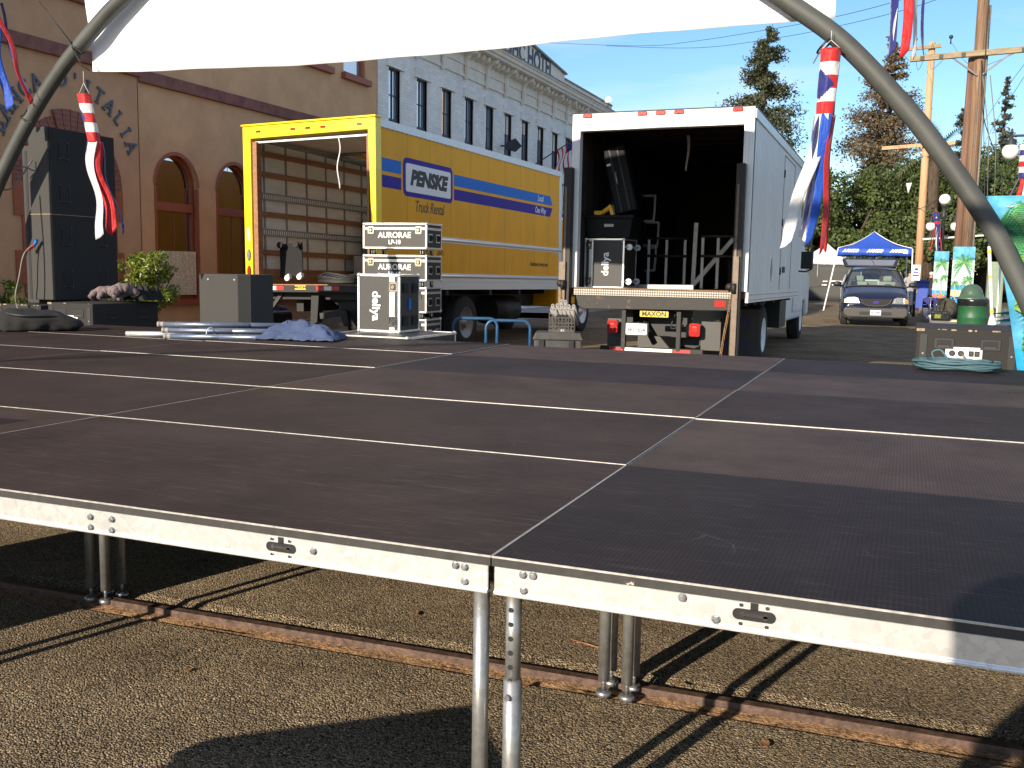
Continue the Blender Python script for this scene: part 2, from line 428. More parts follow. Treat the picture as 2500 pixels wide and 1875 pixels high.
K['white'] = mat('white_paint', (.78, .78, .76), .4, nz=(3, .05))
K['whitedirty'] = mat('white_weathered_paint', (.66, .67, .68), .4, nz=(2.2, .12), bump=(2.5, .15), stretch=(1, 1, .3), wear=(7, .74, (.38, .34, .3)))
K['alu'] = mat('aluminium_sheet', (.55, .56, .57), .38, .6, nz=(8, .12))
K['rivet'] = mat('rivet_rail', (.7, .7, .7), .4, .3, nz=(40, .15))
K['lblue'] = mat('light_blue_vinyl', (.025, .17, .60), .5, nz=(30, .1), spec=.15)
K['dblue'] = mat('dark_blue_vinyl', (.04, .022, .30), .5, nz=(20, .08), spec=.15)
K['signwhite'] = mat('sign_white', (.8, .8, .8), .4, nz=(4, .03))
K['blacktext'] = mat('black_lettering', (.015, .012, .015), .5, nz=(30, .2))
K['browntext'] = mat('brown_lettering', (.10, .06, .03), .5, nz=(30, .2))
K['whitetext'] = mat('white_lettering', (.82, .82, .80), .5, nz=(50, .06))
K['redlamp'] = mat('red_lens', (.38, .02, .015), .15, coat=.8, nz=(90, .25))
K['redtape'] = mat('red_reflective', (.5, .03, .03), .35, nz=(40, .2))
K['whitetape'] = mat('white_reflective', (.75, .74, .7), .35, nz=(40, .1))
K['amber'] = mat('amber_lens', (.7, .22, .02), .15, coat=.8, nz=(70, .2))
K['lens'] = mat('clear_lens', (.20, .205, .20), .3, nz=(60, .25), coat=.3)
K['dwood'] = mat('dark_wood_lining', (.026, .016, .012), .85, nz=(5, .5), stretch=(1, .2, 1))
K['lwood'] = m_wood('lining_plywood', (.60, .57, .50), (.74, .71, .64), (6, 1.4, 6), .7)
K['slat'] = m_wood('wood_slat', (.22, .095, .045), (.36, .17, .08), (20, 2, 20), .6)
K['etrack'] = mat('steel_track', (.30, .30, .29), .5, .6, nz=(14, .2))
K['roofskin'] = m_translucent('translucent_roof', (.78, .77, .73), .5)
K['maxon'] = mat('yellow_sign', (.75, .55, .03), .45, nz=(9, .12))
K['laminate'] = mat('case_laminate', (.032, .03, .028), .55, nz=(40, .3), bump=(160, .15))
K['caseedge'] = mat('case_extrusion', (.78, .77, .75), .32, .65, nz=(12, .15))
K['stucco'] = mat('tan_stucco', (.60, .37, .205), .95, nz=(1.6, .14), bump=(70, .6))
K['stuccob'] = mat('brown_stucco', (.52, .31, .18), .95, nz=(1.6, .12), bump=(70, .6))
K['band'] = mat('red_sandstone_band', (.20, .085, .07), .85, nz=(5, .35), bump=(30, .3))
K['terra'] = mat('terracotta_paint', (.30, .085, .045), .55, nz=(6, .15))
K['brickred'] = m_brick('red_brick', (.25, .075, .055), (.22, .15, .11))
K['brickwhite'] = m_brick('white_painted_brick', (.88, .87, .85), (.70, .69, .68), 1.0, .45)
K['hotelstone'] = mat('cream_cornice', (.78, .73, .65), .75, nz=(3, .1), wear=(6, .72, (.42, .36, .3)))
K['hoteldark'] = mat('grey_cornice_cap', (.30, .27, .25), .8, nz=(3, .25))
K['bluletter'] = mat('blue_letter', (.095, .115, .15), .7, nz=(12, .15))
K['hotelsign'] = mat('faded_blue_sign_paint', (.055, .085, .12), .7, nz=(6, .3), wear=(7, .63, (.38, .35, .31)))
K['glass'] = m_glass('window_glass', (.012, .014, .015), .55, 0)
K['glassb'] = m_glass('pale_window_glass', (.26, .31, .37), .45)
K['sash'] = mat('dark_sash', (.03, .035, .05), .5, nz=(9, .2))
K['concrete'] = mat('concrete', (.36, .32, .27), .9, nz=(2.5, .2), bump=(40, .4))
K['kerb'] = mat('kerb_concrete', (.30, .27, .24), .9, nz=(3, .25), bump=(30, .4))
K['banner'] = mat('white_vinyl_banner', (.86, .86, .87), .5, nz=(1.2, .03), bump=(1.4, .25))
K['pipe'] = mat('grey_arch_paint', (.058, .060, .054), .6, nz=(2.2, .25), wear=(4.2, .655, (.36, .085, .035)), bump=(12, .1))
K['zip'] = mat('black_cable_tie', (.01, .01, .011), .5, nz=(30, .2))
def satin(n, c):
    m = m_translucent(n, c, .35); b = m.node_tree.nodes['Principled BSDF']
    b.inputs['Roughness'].default_value = .5; b.inputs['Sheen Weight'].default_value = .4; b.inputs['Specular IOR Level'].default_value = .3
    t = m.node_tree; tc = t.nodes.new('ShaderNodeTexCoord'); mp = t.nodes.new('ShaderNodeMapping'); mp.inputs['Scale'].default_value = (1, 1, .45); t.links.new(tc.outputs['Object'], mp.inputs[0])
    n_ = t.nodes.new('ShaderNodeTexNoise'); n_.inputs['Scale'].default_value = 26; n_.inputs['Detail'].default_value = 4; t.links.new(mp.outputs[0], n_.inputs['Vector'])
    bp = t.nodes.new('ShaderNodeBump'); bp.inputs['Strength'].default_value = .7; bp.inputs['Distance'].default_value = .02; t.links.new(n_.outputs['Fac'], bp.inputs['Height']); t.links.new(bp.outputs[0], b.inputs['Normal'])
    return m
K['sred'] = satin('red_satin', (.62, .022, .026))
K['swhite'] = satin('white_satin', (.8, .8, .8))
K['snavy'] = satin('navy_satin', (.03, .035, .22))
K['sblue'] = satin('blue_satin', (.02, .10, .55))
K['carpet'] = mat('speaker_carpet', (.050, .048, .044), .95, nz=(160, .45), bump=(200, .5))
K['carpetdark'] = mat('speaker_carpet_dark', (.025, .024, .023), .95, nz=(160, .4), bump=(200, .5), wear=(5, .78, (.1, .09, .075)))
K['subpaint'] = mat('worn_speaker_paint', (.021, .019, .017), .85, nz=(120, .4), bump=(180, .4), wear=(10, .74, (.30, .22, .14)))
K['subedge'] = mat('worn_wood_edge', (.30, .22, .13), .85, nz=(30, .5))
K['recess'] = mat('deep_recess', (.008, .008, .009), .7, nz=(10, .3))
K['recessgrey'] = mat('recess_dust', (.06, .05, .045), .8, nz=(14, .4))
K['cloth_navy'] = mat('blue_canvas', (.05, .072, .145), .9, nz=(6, .25), bump=(90, .3))
K['cloth_black'] = mat('black_cloth', (.011, .010, .010), .9, nz=(8, .4), bump=(40, .3))
K['cloth_brown'] = mat('taupe_fleece', (.16, .12, .115), .95, nz=(9, .3), bump=(60, .4))
K['potred'] = mat('terracotta_pot', (.26, .09, .05), .85, nz=(8, .3))
K['bark'] = m_wood('bark', (.035, .024, .016), (.10, .07, .045), (8, 8, 1.5), .95)
K['pole'] = m_wood('weathered_pole_wood', (.085, .045, .025), (.30, .19, .11), (16, 16, .5), .85)
K['pole2'] = m_wood('pale_pole_wood', (.42, .23, .12), (.62, .38, .21), (18, 18, 1), .85)
K['poledark'] = m_wood('dark_pole_wood', (.10, .05, .03), (.22, .12, .08), (22, 22, .7), .85)
K['oldarm'] = m_wood('crossarm_wood', (.2, .15, .09), (.36, .29, .18), (3, 20, 20), .85)
K['olive'] = mat('olive_cloth', (.05, .045, .028), .9, nz=(9, .4), bump=(20, .6))
K['wire'] = mat('cable_black', (.015, .015, .016), .6, nz=(8, .3))
K['wiregrey'] = mat('cable_grey', (.16, .15, .14), .6, nz=(8, .3))
K['coil'] = mat('teal_cable', (.055, .115, .135), .65, nz=(12, .2))
K['lampiron'] = mat('dark_cast_iron', (.03, .032, .033), .55, .2, nz=(8, .3))
K['globe'] = mat('white_globe', (.82, .81, .76), .25, nz=(2, .02))
K['canopy'] = mat('blue_canopy', (.02, .075, .42), .6, nz=(5, .15), bump=(5, .4))
K['navy'] = mat('van_navy_paint', (.007, .011, .038), .25, .3, nz=(80, .1), coat=.7)
K['cladding'] = mat('grey_cladding', (.055, .051, .046), .55, nz=(6, .12))
K['vanblack'] = mat('black_plastic', (.012, .012, .012), .5, nz=(9, .2))
K['vanint'] = mat('pale_interior', (.42, .45, .38), .8, nz=(5, .1))
K['chrome'] = mat('chrome', (.7, .7, .7), .12, 1, nz=(5, .05))
K['vanglass'] = m_clear('windscreen_glass')
K['plate'] = mat('plate_white', (.74, .74, .72), .4, nz=(20, .05))
K['platetext'] = mat('plate_navy', (.03, .035, .12), .5, nz=(20, .1))
K['bin'] = mat('blue_bin_plastic', (.02, .055, .33), .5, nz=(5, .12))
K['cangreen'] = mat('green_can_steel', (.012, .085, .03), .5, nz=(6, .2))
K['candome'] = mat('green_can_dome', (.055, .10, .065), .35, nz=(5, .12), coat=.3)
K['bag'] = mat('bin_liner', (.012, .012, .013), .2, nz=(9, .2), bump=(14, .9))
K['cab'] = mat('sage_cabinet', (.19, .25, .17), .5, nz=(4, .12), wear=(7, .76, (.12, .14, .1)))
K['redveh'] = mat('red_vehicle_paint', (.42, .012, .012), .3, nz=(3, .1), coat=.6)
K['skyp'] = mat('painted_sky', (.012, .20, .42), .6, nz=(3, .35), col2=(.10, .38, .55))
K['skypale'] = mat('painted_cloud', (.50, .62, .62), .6, nz=(4, .15))
K['palmgreen'] = mat('painted_green', (.006, .13, .035), .55, nz=(14, .6), col2=(.02, .27, .05))
K['palmlight'] = mat('painted_lime', (.14, .30, .035), .55, nz=(14, .5))
K['palmdeep'] = mat('painted_deep_green', (.004, .10, .04), .55, nz=(10, .4))
K['palmtrunk'] = mat('painted_trunk', (.45, .28, .12), .6, nz=(12, .3))
K['sand'] = mat('painted_sand', (.72, .55, .28), .6, nz=(8, .15))
K['pink'] = mat('painted_pink', (.72, .10, .22), .6, nz=(14, .4))
K['orange'] = mat('painted_orange', (.75, .18, .05), .6, nz=(14, .4))
K['sea'] = mat('painted_sea', (.01, .28, .6), .6, nz=(5, .2))
K['grass'] = mat('lawn', (.13, .17, .035), .95, nz=(12, .4), bump=(60, .8))
K['skin'] = mat('skin', (.42, .24, .16), .6, nz=(20, .08))
K['denim'] = mat('dark_denim', (.03, .04, .08), .9, nz=(20, .2))
K['greyshirt'] = mat('grey_shirt', (.3, .3, .31), .9, nz=(10, .12))
K['hair'] = mat('dark_hair', (.02, .014, .01), .6, nz=(40, .4))
K['tote'] = mat('dark_tote_plastic', (.004, .0045, .005), .65, nz=(6, .3), spec=.25)
K['crate'] = mat('dusty_crate_plastic', (.06, .055, .048), .6, nz=(14, .4))
K['jobbox'] = mat('worn_job_box', (.05, .048, .045), .6, nz=(8, .4))
K['peg'] = mat('grey_tube_end', (.24, .225, .21), .6, nz=(20, .2))
K['hoop'] = mat('blue_hoop_paint', (.018, .075, .17), .4, nz=(12, .25), wear=(12, .75, (.1, .08, .07)))
K['paper'] = mat('white_paper', (.8, .8, .78), .7, nz=(5, .03))
K['drill'] = mat('yellow_tool', (.75, .38, .015), .4, nz=(8, .15))
K['mesh'] = m_translucent('grey_scrim', (.075, .075, .07), .25)
K['white_tent'] = m_translucent('white_tent', (.82, .82, .8), .35)
K['stripe1'] = mat('teal_stripe', (.01, .18, .25), .8, nz=(20, .1))
K['fringe'] = mat('cream_fringe', (.62, .55, .42), .9, nz=(30, .4), bump=(60, .6))
K['fleece'] = K['cloth_brown']
K['leaf_oak'] = m_leaf('oak_leaf', (.022, .042, .011), (.12, .155, .034))
K['leaf_con'] = m_leaf('conifer_leaf', (.03, .045, .024), (.12, .12, .06))
K['leaf_brown'] = m_leaf('brown_needle', (.11, .078, .045), (.22, .165, .095))
K['leaf_far'] = m_leaf('far_needle', (.05, .06, .04), (.1, .1, .07))
K['leaf_palm'] = m_leaf('palm_frond', (.05, .075, .025), (.16, .17, .06))
K['leaf_shrub'] = m_leaf('shrub_leaf', (.06, .10, .012), (.26, .30, .04), .35)
# ------------------------------------------------------------------ setting: ground, rail, pavements
def gy(x): return 1.275 + .036 * x
XA, XB = -400, 400
b = B()
b.add([(XA, -300, 0), (XB, -300, 0), (XB, gy(XB) - .125, 0), (XA, gy(XA) - .125, 0)], [(0, 1, 2, 3)])
b.add([(XA, gy(XA) + .155, 0), (XB, gy(XB) + .155, 0), (XB, 900, 0), (XA, 900, 0)], [(0, 1, 2, 3)])
tag(b.build('ground', K['asphalt']), 'coarse brown asphalt street running under the stage', 'ground', kind='structure')
b = B()
prof = [(-.125, 0), (-.118, -.016), (-.06, -.012), (-.022, -.010), (-.02, .016), (.014, .018), (.016, -.026), (.085, -.024), (.155, 0)]
mm = [1, 1, 1, 0, 0, 0, 0, 2]
for i in range(8):
    (d0, z0), (d1, z1) = prof[i], prof[i + 1]
    n = 160 if i in (1, 2) else 1
    rnd = random.Random(i)
    xs = [-14 + 22 * k / n for k in range(n + 1)]
    v = []
    for x in xs:
        j = rnd.uniform(-.012, .012) if n > 1 else 0
        v.append((x, gy(x) + d0 + (j if i == 1 else 0), z0)); v.append((x, gy(x) + d1, z1 + (rnd.uniform(-.006, .006) if n > 1 and i == 1 else 0)))
    b.add(v, [(2 * k, 2 * k + 1, 2 * k + 3, 2 * k + 2) for k in range(n)], mm[i])
for xa, xb in ((XA, -14), (8, XB)):
    b.add([(xa, gy(xa) - .125, 0), (xb, gy(xb) - .125, 0), (xb, gy(xb) + .155, 0), (xa, gy(xa) + .155, 0)], [(0, 1, 2, 3)], 2)
b.add([(-14, gy(-14) - .2, -.07), (8, gy(8) - .2, -.07), (8, gy(8) + .2, -.07), (-14, gy(-14) + .2, -.07)], [(0, 1, 2, 3)], 1)
tag(b.build('railway_track', [K['rail'], K['rust'], K['asphalt']]), 'rusty steel rail set in the street below the stage', 'rail', kind='structure')
b = B()
b.bx(-11.5, -9.75, -20, 45, -.05, .15); 
for y in range(-8, 30, 2): b.bx(-11.5, -9.9, y, y + .012, .149, .1515, 1)
tag(b.build('pavement', [K['concrete'], K['recessgrey']], bevel=.02), 'concrete pavement in front of the bank', 'pavement', kind='structure')
b = B()
b.prism([(1.95, 22), (2.5, 19.5), (40, 19.5), (40, 44.5), (1.45, 44.5), (1.5, 35)], -.05, .15, 'z')
tag(b.build('sidewalk', [K['kerb']], bevel=.02), 'grey concrete sidewalk with a kerb at the right of the street', 'pavement', kind='structure')
b = B()
b.prism([(3.9, 36.5), (12, 36.5), (14, 44.2), (4.0, 44.2)], .1, .165, 'z')
b2 = b.build('lawn', K['grass'])
tag(b2, 'strip of dry lawn beyond the green cabinet', 'lawn', kind='structure')
b = B()
b.add([(-400, 52, .004), (400, 52, .004), (400, 600, .004), (-400, 600, .004)], [(0, 1, 2, 3)])
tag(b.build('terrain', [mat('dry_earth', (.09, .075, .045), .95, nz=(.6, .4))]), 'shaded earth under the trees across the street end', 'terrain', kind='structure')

# ------------------------------------------------------------------ stage deck panels
Wd, Dd, Hd = 2.44, 1.22, .85
def leg_mesh(tele=False):
    b = B()
    if tele:
        b.cyl((0, 0, .5), (0, 0, .765), .0195, n=20)
        b.cyl((0, 0, .03), (0, 0, .525), .0235, n=20)
        b.cyl((0, 0, .525), (0, 0, .531), .0235, .020, n=20)
        for z in (.711, .675, .638, .602, .565, .529):
            b.cyl((0, -.0192, z), (0, -.0199, z), .0068, n=12, mat=1)
        b.cyl((-.002, -.0235, .49), (-.002, -.034, .49), .0075, n=12, mat=2)
    else:
        b.cyl((0, 0, .06), (0, 0, .765), .0205, n=20)
    return b
def foot_mesh():
    return B().cyl((0, 0, .02), (0, 0, .075), .0075, n=10).lathe([(.001, 0), (.026, 0), (.0285, .004), (.0285, .014), (.024, .021), (.012, .022), (.001, .022)], n=18)
LEGM = leg_mesh().build('leg', [K['leg']]); TELM = leg_mesh(True).build('leg', [K['leg'], K['recess'], K['bolt']])
FOOTM = foot_mesh().build('foot', [K['bolt']])
protos = [LEGM, TELM, FOOTM]

def deck_parts(root, tele_first, front=False):
    t = B().bx(.004, Wd - .004, .004, Dd - .004, -.020, 0, 0)
    top = t.build('deck_top', [K['deck']], root)
    e = B()                                            # thin aluminium edging, a hair proud of the plywood, over the black ply edge
    w = .005
    e.bx(.001, Wd - .001, .0, .0028, -.0035, .0012); e.bx(.001, Wd - .001, Dd - .0035, Dd, -.0065, -.0035)
    e.bx(.0009, .0032, .0036, Dd - .0036, -.0035, .0004); e.bx(Wd - .0032, Wd - .0009, .0036, Dd - .0036, -.0035, .0004)
    e.build('edge_trim', [K['trim']], root)
    p = B().bx(.002, Wd - .002, .0005, .004, -.024, -.0036).bx(.002, Wd - .002, Dd - .004, Dd - .0005, -.024, -.0036)
    p.bx(.0008, .004, .004, Dd - .004, -.024, -.0036).bx(Wd - .004, Wd - .0008, .004, Dd - .004, -.024, -.0036)
    p.build('plywood_edge', [K['plyedge']], root)
    f = B()
    prof = [(0, -.0245), (.012, -.0245), (.012, -.084), (.0, -.0855), (-.004, -.0885), (-.004, -.0945), (.03, -.0945), (.03, -.091), (.016, -.089), (.016, -.0295), (.03, -.0245), (.03, -.024)]
    prof = [(0.002, -.0245), (.002, -.083), (-.003, -.0865), (-.003, -.094), (.035, -.094), (.035, -.09), (.008, -.088), (.008, -.029), (.035, -.029), (.035, -.0245)]
    f.prism(prof, .008, Wd - .008, 'x')
    f.prism([(Dd - a, z) for a, z in prof], .008, Wd - .008, 'x')
    f.bx(.004, .010, .04, Dd - .04, -.092, -.0245); f.bx(Wd - .010, Wd - .004, .04, Dd - .04, -.092, -.0245)
    for xx in (Wd * .33, Wd * .66): f.bx(xx - .02, xx + .02, .036, Dd - .036, -.09, -.025)
    f.build('frame', [K['galv']], root, bevel=.0015, seg=1)
    for i, (lx, ly) in enumerate(((.042, .05), (Wd - .045, .05), (.042, Dd - .05), (Wd - .045, Dd - .05))):
        l = inst(TELM if (tele_first and i == 0) else LEGM, root, (lx, ly, -Hd), (0, 0, 0))
        inst(FOOTM, l, (0, 0, 0))
    return top
def bolt(root, x, z, r=.0085, hexa=True):
    n = 6 if hexa else 14
    b = B().cyl((x, .0018, z), (x, -.0055, z), r, n=n, smooth=not hexa)
    b.cyl((x, -.0055, z), (x, -.0065, z), r * .8, r * .6, n=n, smooth=False)
    b.cyl((x, .0018, z), (x, .0003, z), r * 1.25, n=14)
    return b.build('bolt', [K['bolt']], root)
def latch(root, x, z):
    b = B()
    pts = [(x + .045 * (1 if abs(t) < PI / 2 else -1) * .75 + .0125 * math.cos(t), z + .0125 * math.sin(t)) for t in [PI * k / 8 - PI / 2 for k in range(9)]]
    L = [(x + .034 + .0125 * math.cos(t), z + .0125 * math.sin(t)) for t in [PI * k / 8 - PI / 2 for k in range(9)]] + [(x - .034 + .0125 * math.cos(t), z + .0125 * math.sin(t)) for t in [PI * k / 8 + PI / 2 for k in range(9)]]
    b.prism(L, .0016, -.0006, 'y', 0)
    b.bx(x - .008, x + .008, -.0006, .0014, z + .0118, z + .028, 0)
    b.bx(x - .022, x + .03, -.003, .001, z - .002, z + .003, 1)
    b.cyl((x - .024, .001, z + .001), (x - .024, -.0045, z + .001), .0055, n=12, mat=1)
    b.cyl((x + .026, .001, z - .001), (x + .026, -.003, z - .001), .006, n=12, mat=1)
    for sx in (-.028, .028):
        for sz in (.021, -.021): b.cyl((x + sx, .0015, z + sz), (x + sx, -.002, z + sz), .0042, n=10, mat=1)
    return b.build('latch', [K['recess'], K['chrome']], root)

BR, DK, LT, MD = (0.0294, 0.0192, 0.0163), (0.0166, 0.0125, 0.0135), (0.0503, 0.0351, 0.0302), (0.0227, 0.0154, 0.0139)
tone = {(3, 0): DK, (2, 0): (0.0257, 0.0169, 0.0148), (1, 0): (0.0343, 0.0221, 0.0180),
        (3, 1): LT, (2, 1): (0.0282, 0.0183, 0.0157), (1, 1): (0.0294, 0.0192, 0.0167),
        (3, 2): MD, (2, 2): (0.0380, 0.0255, 0.0220), (1, 2): (0.0282, 0.0188, 0.0163), (0, 2): BR,
        (3, 3): (0.0441, 0.0312, 0.0279), (2, 3): (0.0184, 0.0139, 0.0153), (1, 3): (0.0331, 0.0221, 0.0189), (0, 3): BR,
        (3, 4): (0.0209, 0.0154, 0.0153), (2, 4): (0.0503, 0.0361, 0.0320), (1, 4): (0.0355, 0.0245, 0.0212), (0, 4): BR}
rown = ['front row', 'second row', 'middle row', 'fourth row', 'back row']
coln = ['at the far left', 'second left of the long seam', 'just left of the long seam', 'right of the long seam']
adj = {DK: 'near black', LT: 'worn pale grey', tone[(2, 4)]: 'worn pale grey', tone[(3, 3)]: 'scuffed grey', tone[(2, 3)]: 'near black'}
lift = {(3, 0): 0, (2, 0): 0, (1, 0): .0, (3, 1): -.0045, (2, 1): .001, (1, 1): .001, (3, 2): 0, (2, 2): .003, (1, 2): .002,
        (3, 3): -.004, (2, 3): -.001, (1, 3): .004, (3, 4): -.008, (2, 4): -.004, (1, 4): .005, (0, 3): .001, (0, 4): .001, (0, 2): .001}
droot = None
for (c, r), tc in tone.items():
    lab = f"{adj.get(tc, 'dark brown')} stage deck, {rown[r]}, {coln[c]}"
    loc = (-7.32 + Wd * c, Dd * r, Hd + lift.get((c, r), 0))
    if (c, r) in ((3, 0), (2, 0)):
        d = thing('stage_deck', lab, 'stage deck', loc, group='stage decks of the platform')
        top = deck_parts(d, (c, r) == (3, 0))
        if c == 3:
            for x, z, h in ((.0835, -.035, 1), (.109, -.034, 0), (.086, -.074, 1), (.467, -.035, 0), (.5434, -.074, 1), (1.6, -.035, 1), (2.3, -.035, 1)): bolt(d, x, z, .0085, h)
            latch(d, .625, -.053)
        else:
            for x, z in ((Wd - .0947, -.035), (Wd - .0697, -.036), (Wd - .069, -.073), (Wd - 1.266, -.046), (Wd - 1.1855, -.044), (Wd - 1.266, -.078), (Wd - 1.187, -.077), (Wd - .505, -.052)): bolt(d, x, z)
            latch(d, Wd - .607, -.055)
    elif droot is None:
        d = droot = thing('stage_deck', lab, 'stage deck', loc, group='stage decks of the platform')
        deck_parts(d, False)
    else:
        d = dup(droot, loc, label=lab)
    for k in kids(d):
        if k.name.startswith('deck_top'): k.color = (*tc, 1)
for p in protos: bpy.data.objects.remove(p)

# ------------------------------------------------------------------ arch, banner, windsocks
arch_pts = [(-9.45, .9), (-9.2, 1.7), (-8.89, 2.31), (-8.37, 3.02), (-7.85, 3.58), (-7.37, 3.97), (-6.96, 4.26), (-6.2, 4.68), (-5.2, 5.05), (-3.9, 5.2), (-2.5, 5.07), (-1.4, 4.63), (-.75, 4.14), (-.13, 3.69), (.23, 3.42), (.48, 3.18), (.74, 2.89), (.95, 2.64), (1.25, 2.23), (1.5, 1.85), (1.63, 1.6), (1.77, 1.32), (1.97, .9), (2.3, .3), (2.38, .0)]
def smooth_poly(P, n=4):
    out = []
    for i in range(len(P) - 1):
        p0, p1, p2, p3 = P[max(i - 1, 0)], P[i], P[i + 1], P[min(i + 2, len(P) - 1)]
        for k in range(n):
            t = k / n
            out.append(tuple(.5 * (2 * b_ + (c_ - a_) * t + (2 * a_ - 5 * b_ + 4 * c_ - d_) * t * t + (3 * b_ - a_ - 3 * c_ + d_) * t ** 3) for a_, b_, c_, d_ in zip(p0, p1, p2, p3)))
    return out + [P[-1]]
arch = thing('pipe_arch', 'grey painted steel pipe arch with orange rust spots spanning the stage back', 'arch', (-3.6, 6.16, 0))
AP = [(-9.62, 0)] + arch_pts
B().tube([(x + 3.6, 0, z) for x, z in smooth_poly(AP, 5)], .076, 20).build('pipe', [K['pipe']], arch)
for x, z, ang in ((.18, 3.33, -45), (-7.55, 3.83, 40), (-8.32, 3.1, 55)):
    b = B(); M = Matrix.Translation((x + 3.6, 0, z)) @ Matrix.Rotation(R(-ang), 4, 'Y')
    b.lathe([(.078, -.006), (.082, -.006), (.082, .006), (.078, .006)], n=20, M=M @ Matrix.Rotation(R(90), 4, 'Y'))
    b.add([tuple(M @ Vector(p)) for p in ((0, -.08, .0), (.01, -.083, .0), (.06, -.10, -.16), (.052, -.10, -.16))], [(0, 1, 2, 3)])
    b.build('cable_tie', [K['zip']], arch, solid=.004)
B().tube([(-7.56 + 3.6, -.08, 3.86), (-7.85 + 3.6, -.12, 4.2), (-7.98 + 3.6, -.1, 4.32)], .006, 6).build('wire_end', [K['wire']], arch)
B().tube([(-7.56 + 3.6, -.08, 3.82), (-7.42 + 3.6, -.09, 3.62), (-7.4 + 3.6, 0, 3.58)], .006, 6).build('wire_end', [K['wire']], arch)

dup(arch, (-1.7, -3.0, 0), label='grey pipe arch over the front of the stage behind the photographer')
b = B()
def bf(u, v):
    x = -7.64 + .17 * (1 - v) + u * (7.86 - .15 * (1 - v)) * 1.0
    z = 3.53 + .035 * math.cos(u * 7) * (1 - v) + 1.52 * v - .02 * math.sin(PI * u) * 0
    if u < .08: z += (1 - v) * .03 * (1 - u / .08)
    y = .018 * math.sin(u * 23 + v) * (1 - v) + .02 * math.sin(u * 9 + v * 3) + .010 * math.sin(u * 61 + 9 * v) * (1 - v) ** 3 + .03 * math.exp(-((u - .03) / .03) ** 2) * math.sin(v * 9)
    return (x + 3.7, y, z)
b.grid(bf, 120, 24)
ban = b.build('banner', [K['banner']], None, (-3.7, 6.27, 0), solid=.004)
tag(ban, 'wide blank white vinyl banner tied across the top of the pipe arch', 'banner')

def windsock(name, label, top, rad, bands, lean, streams, tri=None, star=False, group='flag windsocks hung around the stage', hang=.14, bandh=.1):
    """top: ring centre; lean: offset of the body's lower end; streams: (angle, length, colour key, end offset x, y, width)"""
    t = thing(name, label, 'windsock', top, group=group)
    nb = len(bands); H = bandh * nb
    mats = ['sred', 'swhite', 'snavy']
    def fn(u, v):
        a = 2 * PI * u - PI / 2; k = v
        rr = rad * (1 - .1 * k) * (1 + .05 * math.sin(5 * a + 6 * k))
        return (lean[0] * k + rr * math.cos(a), lean[1] * k + rr * math.sin(a) * .8, -H * k)
    def mi(u, v):
        if tri:
            d = min(abs(u - tri[0]), 1 - abs(u - tri[0])); z = abs(v - tri[1])
            if z < tri[2] and d < tri[3] * (1 - z / tri[2]): return 2
        return bands[min(nb - 1, int(v * nb))]
    B().grid(fn, 40, nb * 8, mi).build('sleeve', [K[m] for m in mats], t, solid=.002)
    B().tube([(rad * math.cos(q), rad * math.sin(q) * .8, 0) for q in [2 * PI * i / 20 for i in range(21)]], .004, 6, cap=False).build('hoop', [K['sred']], t)
    s = B()
    for q in (0, PI): s.tube([(rad * math.cos(q), 0, 0), (0, 0, hang * .5)], .0025, 5)
    s.tube([(0, 0, hang * .5), (0, 0, hang)], .0025, 5).build('string', [K['swhite']], t)
    if star:
        sv = [(.036 * (1 if i % 2 == 0 else .42) * math.sin(PI * i / 5), .036 * (1 if i % 2 == 0 else .42) * math.cos(PI * i / 5)) for i in range(10)]
        B().prism(sv, -.003, .003, 'y', 0).build('star', [K['swhite']], t, loc=(lean[0] * .3, -rad * .8 - .008, -H * .35))
    for i, (a, L, ck, ex, ey, w) in enumerate(streams):
        a = R(a); bx0 = lean[0] + rad * .85 * math.cos(a); by0 = lean[1] + rad * .7 * math.sin(a)
        tx, ty = -math.sin(a), math.cos(a) * .8
        rnd = random.Random(i * 7 + int(abs(top[0]) * 100)); ph = rnd.uniform(0, 6); fr = rnd.uniform(5, 8)
        def sf(u, v, bx0=bx0, by0=by0, tx=tx, ty=ty, L=L, ex=ex, ey=ey, w=w, ph=ph, fr=fr):
            k = v; sw = w * (1 - .15 * k)
            cx = bx0 + ex * k ** 1.15 + .012 * math.sin(fr * k + ph); cy = by0 + ey * k + .03 * math.sin(fr * k * 1.3 + ph)
            tw = .22 * math.sin(fr * .6 * k + ph)
            ux, uy = tx * math.cos(tw) - ty * math.sin(tw), tx * math.sin(tw) + ty * math.cos(tw)
            zz = -H + .004 - L * k * (1 - .03 * abs(ex)) - (.06 * (1 - abs(2 * u - 1) * .2 - u) if k > .93 else 0)
            return (cx + (u - .5) * sw * ux, cy + (u - .5) * sw * uy, zz)
        B().grid(sf, 4, 30).build('streamer', [K[ck]], t, solid=.0015)
    return t
windsock('windsock', 'red white and blue windsock hanging from the arch beside the white truck', (.235, 6.03, 3.27), .075, [0, 1, 0, 1, 0], (-.015, 0), 
    [(262, 1.0, 'swhite', -.24, -.05, .11), (205, .85, 'snavy', -.06, .0, .11), (298, .98, 'sblue', -.10, -.01, .085), (335, 1.04, 'sred', -.03, -.02, .08), (100, .95, 'swhite', -.12, .03, .10), (40, 1.02, 'sred', -.01, .02, .07)], tri=(.86, .54, .24, .28))
windsock('windsock', 'flag windsock hanging from the lower left corner of the white banner', (-7.33, 6.0, 3.3), .075, [0, 1, 0, 1, 0], (.12, 0),
    [(270, .99, 'swhite', .15, -.04, .125), (205, .97, 'snavy', .15, .0, .07), (325, .92, 'sred', .26, -.02, .06), (20, .94, 'snavy', .26, .02, .05), (120, .95, 'sred', .15, .03, .10)], tri=(.84, .5, .22, .2), hang=.24)
